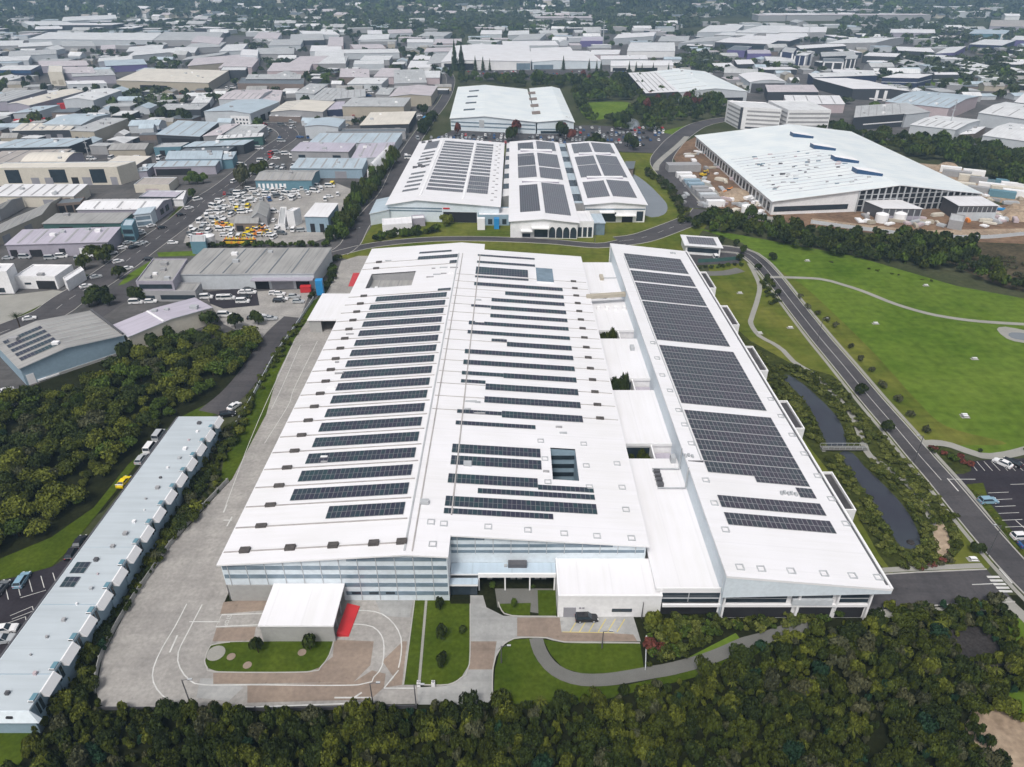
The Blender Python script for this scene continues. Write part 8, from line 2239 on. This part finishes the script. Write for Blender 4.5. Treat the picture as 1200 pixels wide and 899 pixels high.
# concrete picnic slabs on the lawn
def picnic(px, label):
    x, y = G(*px); root = empty('picnic_table', (x, y, .03), label, 'picnic table', 'pale picnic tables on the park grass', 0, .75)
    m = MB(); m.box(-1.6, 1.6, -.9, .9, 0, .06, 'path'); m.build('slab', root)
    m = MB(); m.box(-.9, .9, -.4, .4, .7, .78, 'trim'); m.build('table_top', root)
    for s in (-.75, .75):
        m = MB(); m.box(-.9, .9, s - .14, s + .14, .42, .48, 'trim'); m.build('bench', root)
    for s in (-.6, .6):
        m = MB(); m.box(s - .06, s + .06, -.75, .75, .36, .42, 'steel'); m.box(s - .06, s + .06, -.06, .06, .06, .7, 'steel'); m.build('leg', root)
for px in ((867, 344), (926, 384.5), (890, 391), (1026, 379.5), (1130, 487), (1142, 421), (946, 306), (1131, 489), (1085, 335), (1140, 656)):
    picnic(px, 'pale picnic table on a slab in the park grass')
# gate posts on the front lawn edge
for px in ((491, 804), (508, 804)):
    x, y = G(*px); root = empty('gate_post', (x, y, .1), 'white sliding-gate post at the lower end of the lawn strip', 'gate post', 'gate posts of the lawn strip')
    m = MB(); m.box(-.3, .3, -.3, .3, 0, 1.1, 'trim'); m.build('post', root); m = MB(); m.tube((0, 0, 1.1), (0, 0, 1.35), .3, .1, 'wall_grey', 8); m.build('cap', root)
# pool of the floating island
x, y = G(1067, 636); m = MB(); m.tube((x, y, .05), (x, y, .35), .9, .7, 'mulch', 10); tag(m.build('floating_island', None, (x, y, 0)), 'small dark floating island in the lower narrow pond', 'island')
# yellow star-shaped shade sail by the grey warehouse
x, y = G(242, 336); root = empty('shade_sail', (x, y, 0), 'cream star-shaped shade sail by the two-storey grey office', 'shade sail')
m = MB(); P5 = [(x + (3.6 if k % 2 == 0 else 1.8) * math.cos(k * math.pi / 5 + .3), y + (3.6 if k % 2 == 0 else 1.8) * math.sin(k * math.pi / 5 + .3), 3.2 + (.5 if k % 2 == 0 else 0)) for k in range(10)]
for k in range(10): m.face([P5[k], P5[(k + 1) % 10], (x, y, 4.0)], 'wall_cream')
m.build('canopy', root, (x, y, 0)); m = MB(); m.tube((x, y, 0), (x, y, 4.0), .1, .08, 'steel', 8); m.build('pole', root, (x, y, 0))

# ------------------------------------------------------------------ far warehouses and houses in the haze
random.seed(301)
def block_mesh(form, rk, wk, sx, sy, h):
    m = MB(); m.box(-sx, sx, -sy, sy, -3, h, wk)
    if form == 'g':
        m.face([(-sx - .4, -sy - .4, h), (sx + .4, -sy - .4, h), (sx + .4, 0, h + .32 * sy), (-sx - .4, 0, h + .32 * sy)], rk)
        m.face([(sx + .4, sy + .4, h), (-sx - .4, sy + .4, h), (-sx - .4, 0, h + .32 * sy), (sx + .4, 0, h + .32 * sy)], rk)
        m.face([(sx, -sy, h), (sx, sy, h), (sx, 0, h + .32 * sy)], wk); m.face([(-sx, sy, h), (-sx, -sy, h), (-sx, 0, h + .32 * sy)], wk)
    else:
        m.box(-sx - .3, sx + .3, -sy - .3, sy + .3, h, h + .3, rk)
    o = m.build('x'); me = o.data; bpy.data.objects.remove(o); return me
WARE = [block_mesh('f', rk, wk, 28, 15, 7) for rk, wk in (('roof_pale', 'wall_pale'), ('roof_mid', 'wall_grey'), ('roof_white', 'wall_dark'), ('roof_blue', 'wall_pale'), ('roof_pink', 'wall_grey'))] + [block_mesh('g', 'roof_mid', 'wall_grey', 24, 13, 7), block_mesh('g', 'roof_pale', 'wall_pale', 24, 13, 6)]
wn = ['pale flat-roofed', 'grey flat-roofed', 'white-roofed dark-walled', 'bluish-roofed', 'pink-roofed', 'grey gabled', 'pale gabled']
HOUSE = [block_mesh('g', rk, wk, 8, 6, 4) for rk, wk in (('roof_dark', 'wall_cream'), ('roof_tan', 'wall_white'), ('roof_mid', 'wall_white'), ('roof_pink', 'wall_cream'), ('roof_white', 'wall_white'))]
hn_ = ['dark-roofed cream', 'tan-roofed white', 'grey-roofed white', 'pink-roofed cream', 'all-white']
placed = [(a, b, c, d) for a, b, c, d in BOX]
cnt = 0
for t in range(2600):
    if cnt >= 250: break
    z = random.random()
    if z < .62: px, py = random.uniform(-20, 520), random.uniform(26, 100)
    elif z < .8: px, py = random.uniform(560, 830), random.uniform(30, 62)
    else: px, py = random.uniform(830, 1220), random.uniform(30, 100)
    if py > 70 and random.random() < .35: continue
    x, y = G(px, py); s = random.uniform(.4, 1.0); w, d = 30 * s, 17 * s
    if any(a - w - 3 < x < b + w + 3 and c - d - 3 < y < e + d + 3 for a, b, c, e in placed): continue
    if any(inside(BB, x, y) for BB in (BELT2, BELT3, BELT4)): continue
    if any((p.x - x) ** 2 + (p.y - y) ** 2 < 18 ** 2 for p in L_st[::3]): continue
    placed.append((x - w, x + w, y - d, y + d))
    k = random.randrange(len(WARE))
    o = bpy.data.objects.new('distant_warehouse', WARE[k]); COL.objects.link(o); o.location = (x, y, ground_z(x, y)); o.rotation_euler = (0, 0, random.choice((.08, .08, .12, -.3, 1.6))); o.scale = (s, s, random.uniform(.7, 1.1))
    tag(o, f'{wn[k]} small warehouse lost among the hazy rows of the far estate', 'warehouse', f'{wn[k]} far warehouses'); cnt += 1
SHED = [block_mesh(f, rk, wk, 11, 8, 5) for f, rk, wk in (('f', 'roof_mid', 'wall_grey'), ('g', 'roof_grey', 'wall_beige'), ('f', 'roof_pale', 'wall_dark'), ('g', 'roof_pale', 'wall_grey'), ('f', 'roof_dark', 'wall_brown'), ('g', 'roof_blue', 'wall_pale'))]
sn = ['grey flat', 'grey gabled beige', 'pale flat dark-walled', 'pale gabled', 'dark flat', 'bluish gabled']
cnt = 0
for t in range(6000):
    if cnt >= 280: break
    px, py = (random.uniform(-10, 520), random.uniform(45, 185)) if random.random() < .75 else (random.uniform(780, 1210), random.uniform(45, 150))
    x, y = G(px, py); s = random.uniform(.45, 1.15); w, d = 12 * s, 9 * s
    if any(a - w - 1.5 < x < b + w + 1.5 and c - d - 1.5 < y < e + d + 1.5 for a, b, c, e in placed): continue
    if any(inside(BB, x, y) for BB in (BELT2, BELT3, BELT4)) or min((p.x - x) ** 2 + (p.y - y) ** 2 for p in L_st[::3]) < 400 or (px > 780 and py > 118): continue
    if 455 < px < 520 and py > 120: continue
    placed.append((x - w, x + w, y - d, y + d)); k = random.randrange(6)
    o = bpy.data.objects.new('estate_shed', SHED[k]); COL.objects.link(o); o.location = (x, y, 0); o.rotation_euler = (0, 0, random.choice((.06, .1, 1.62, -.1))); o.scale = (s, s, random.uniform(.6, 1.1))
    tag(o, f'{sn[k]} little shed squeezed between the bigger warehouses', 'shed', f'{sn[k]} little sheds'); cnt += 1
cnt = 0
for t in range(900):
    if cnt >= 290: break
    px, py = random.uniform(-10, 1210), random.choice((random.uniform(2, 12), random.uniform(8, 24), random.uniform(14, 24)))
    x, y = G(px, py); k = random.randrange(5); s = random.uniform(1.0, 1.9) * (1.0 + max(0, y - 1500) / 3000)
    o = bpy.data.objects.new('distant_house', HOUSE[k]); COL.objects.link(o); o.location = (x, y, ground_z(x, y)); o.rotation_euler = (0, 0, random.uniform(-.6, .6)); o.scale = (s, s, s * 1.1)
    tag(o, f'{hn_[k]} house in the hazy suburbs along the top of the view', 'house', f'{hn_[k]} suburban houses'); cnt += 1
for px, py, w in ((1010, 12.5, 90), (1025, 14, 60), (870, 12, 40), (1070, 15.5, 70), (110, 36, 50), (655, 22, 60), (600, 20, 80), (960, 19, 120), (1000, 24.5, 160), (1140, 16, 60), (1140, 21, 50), (660, 27.5, 60), (750, 5, 60), (770, 3, 60), (900, 25, 30), (925, 24, 60), (965, 20, 70)):
    x, y = G(px, py); o = bpy.data.objects.new('distant_warehouse', WARE[random.choice((0, 4, 2))]); COL.objects.link(o); o.location = (x, y, ground_z(x, y)); o.scale = (w / 28, 1.6, 1.6)
    tag(o, 'long pale building strung across the distant suburbs', 'warehouse', 'long buildings in the distant suburbs')
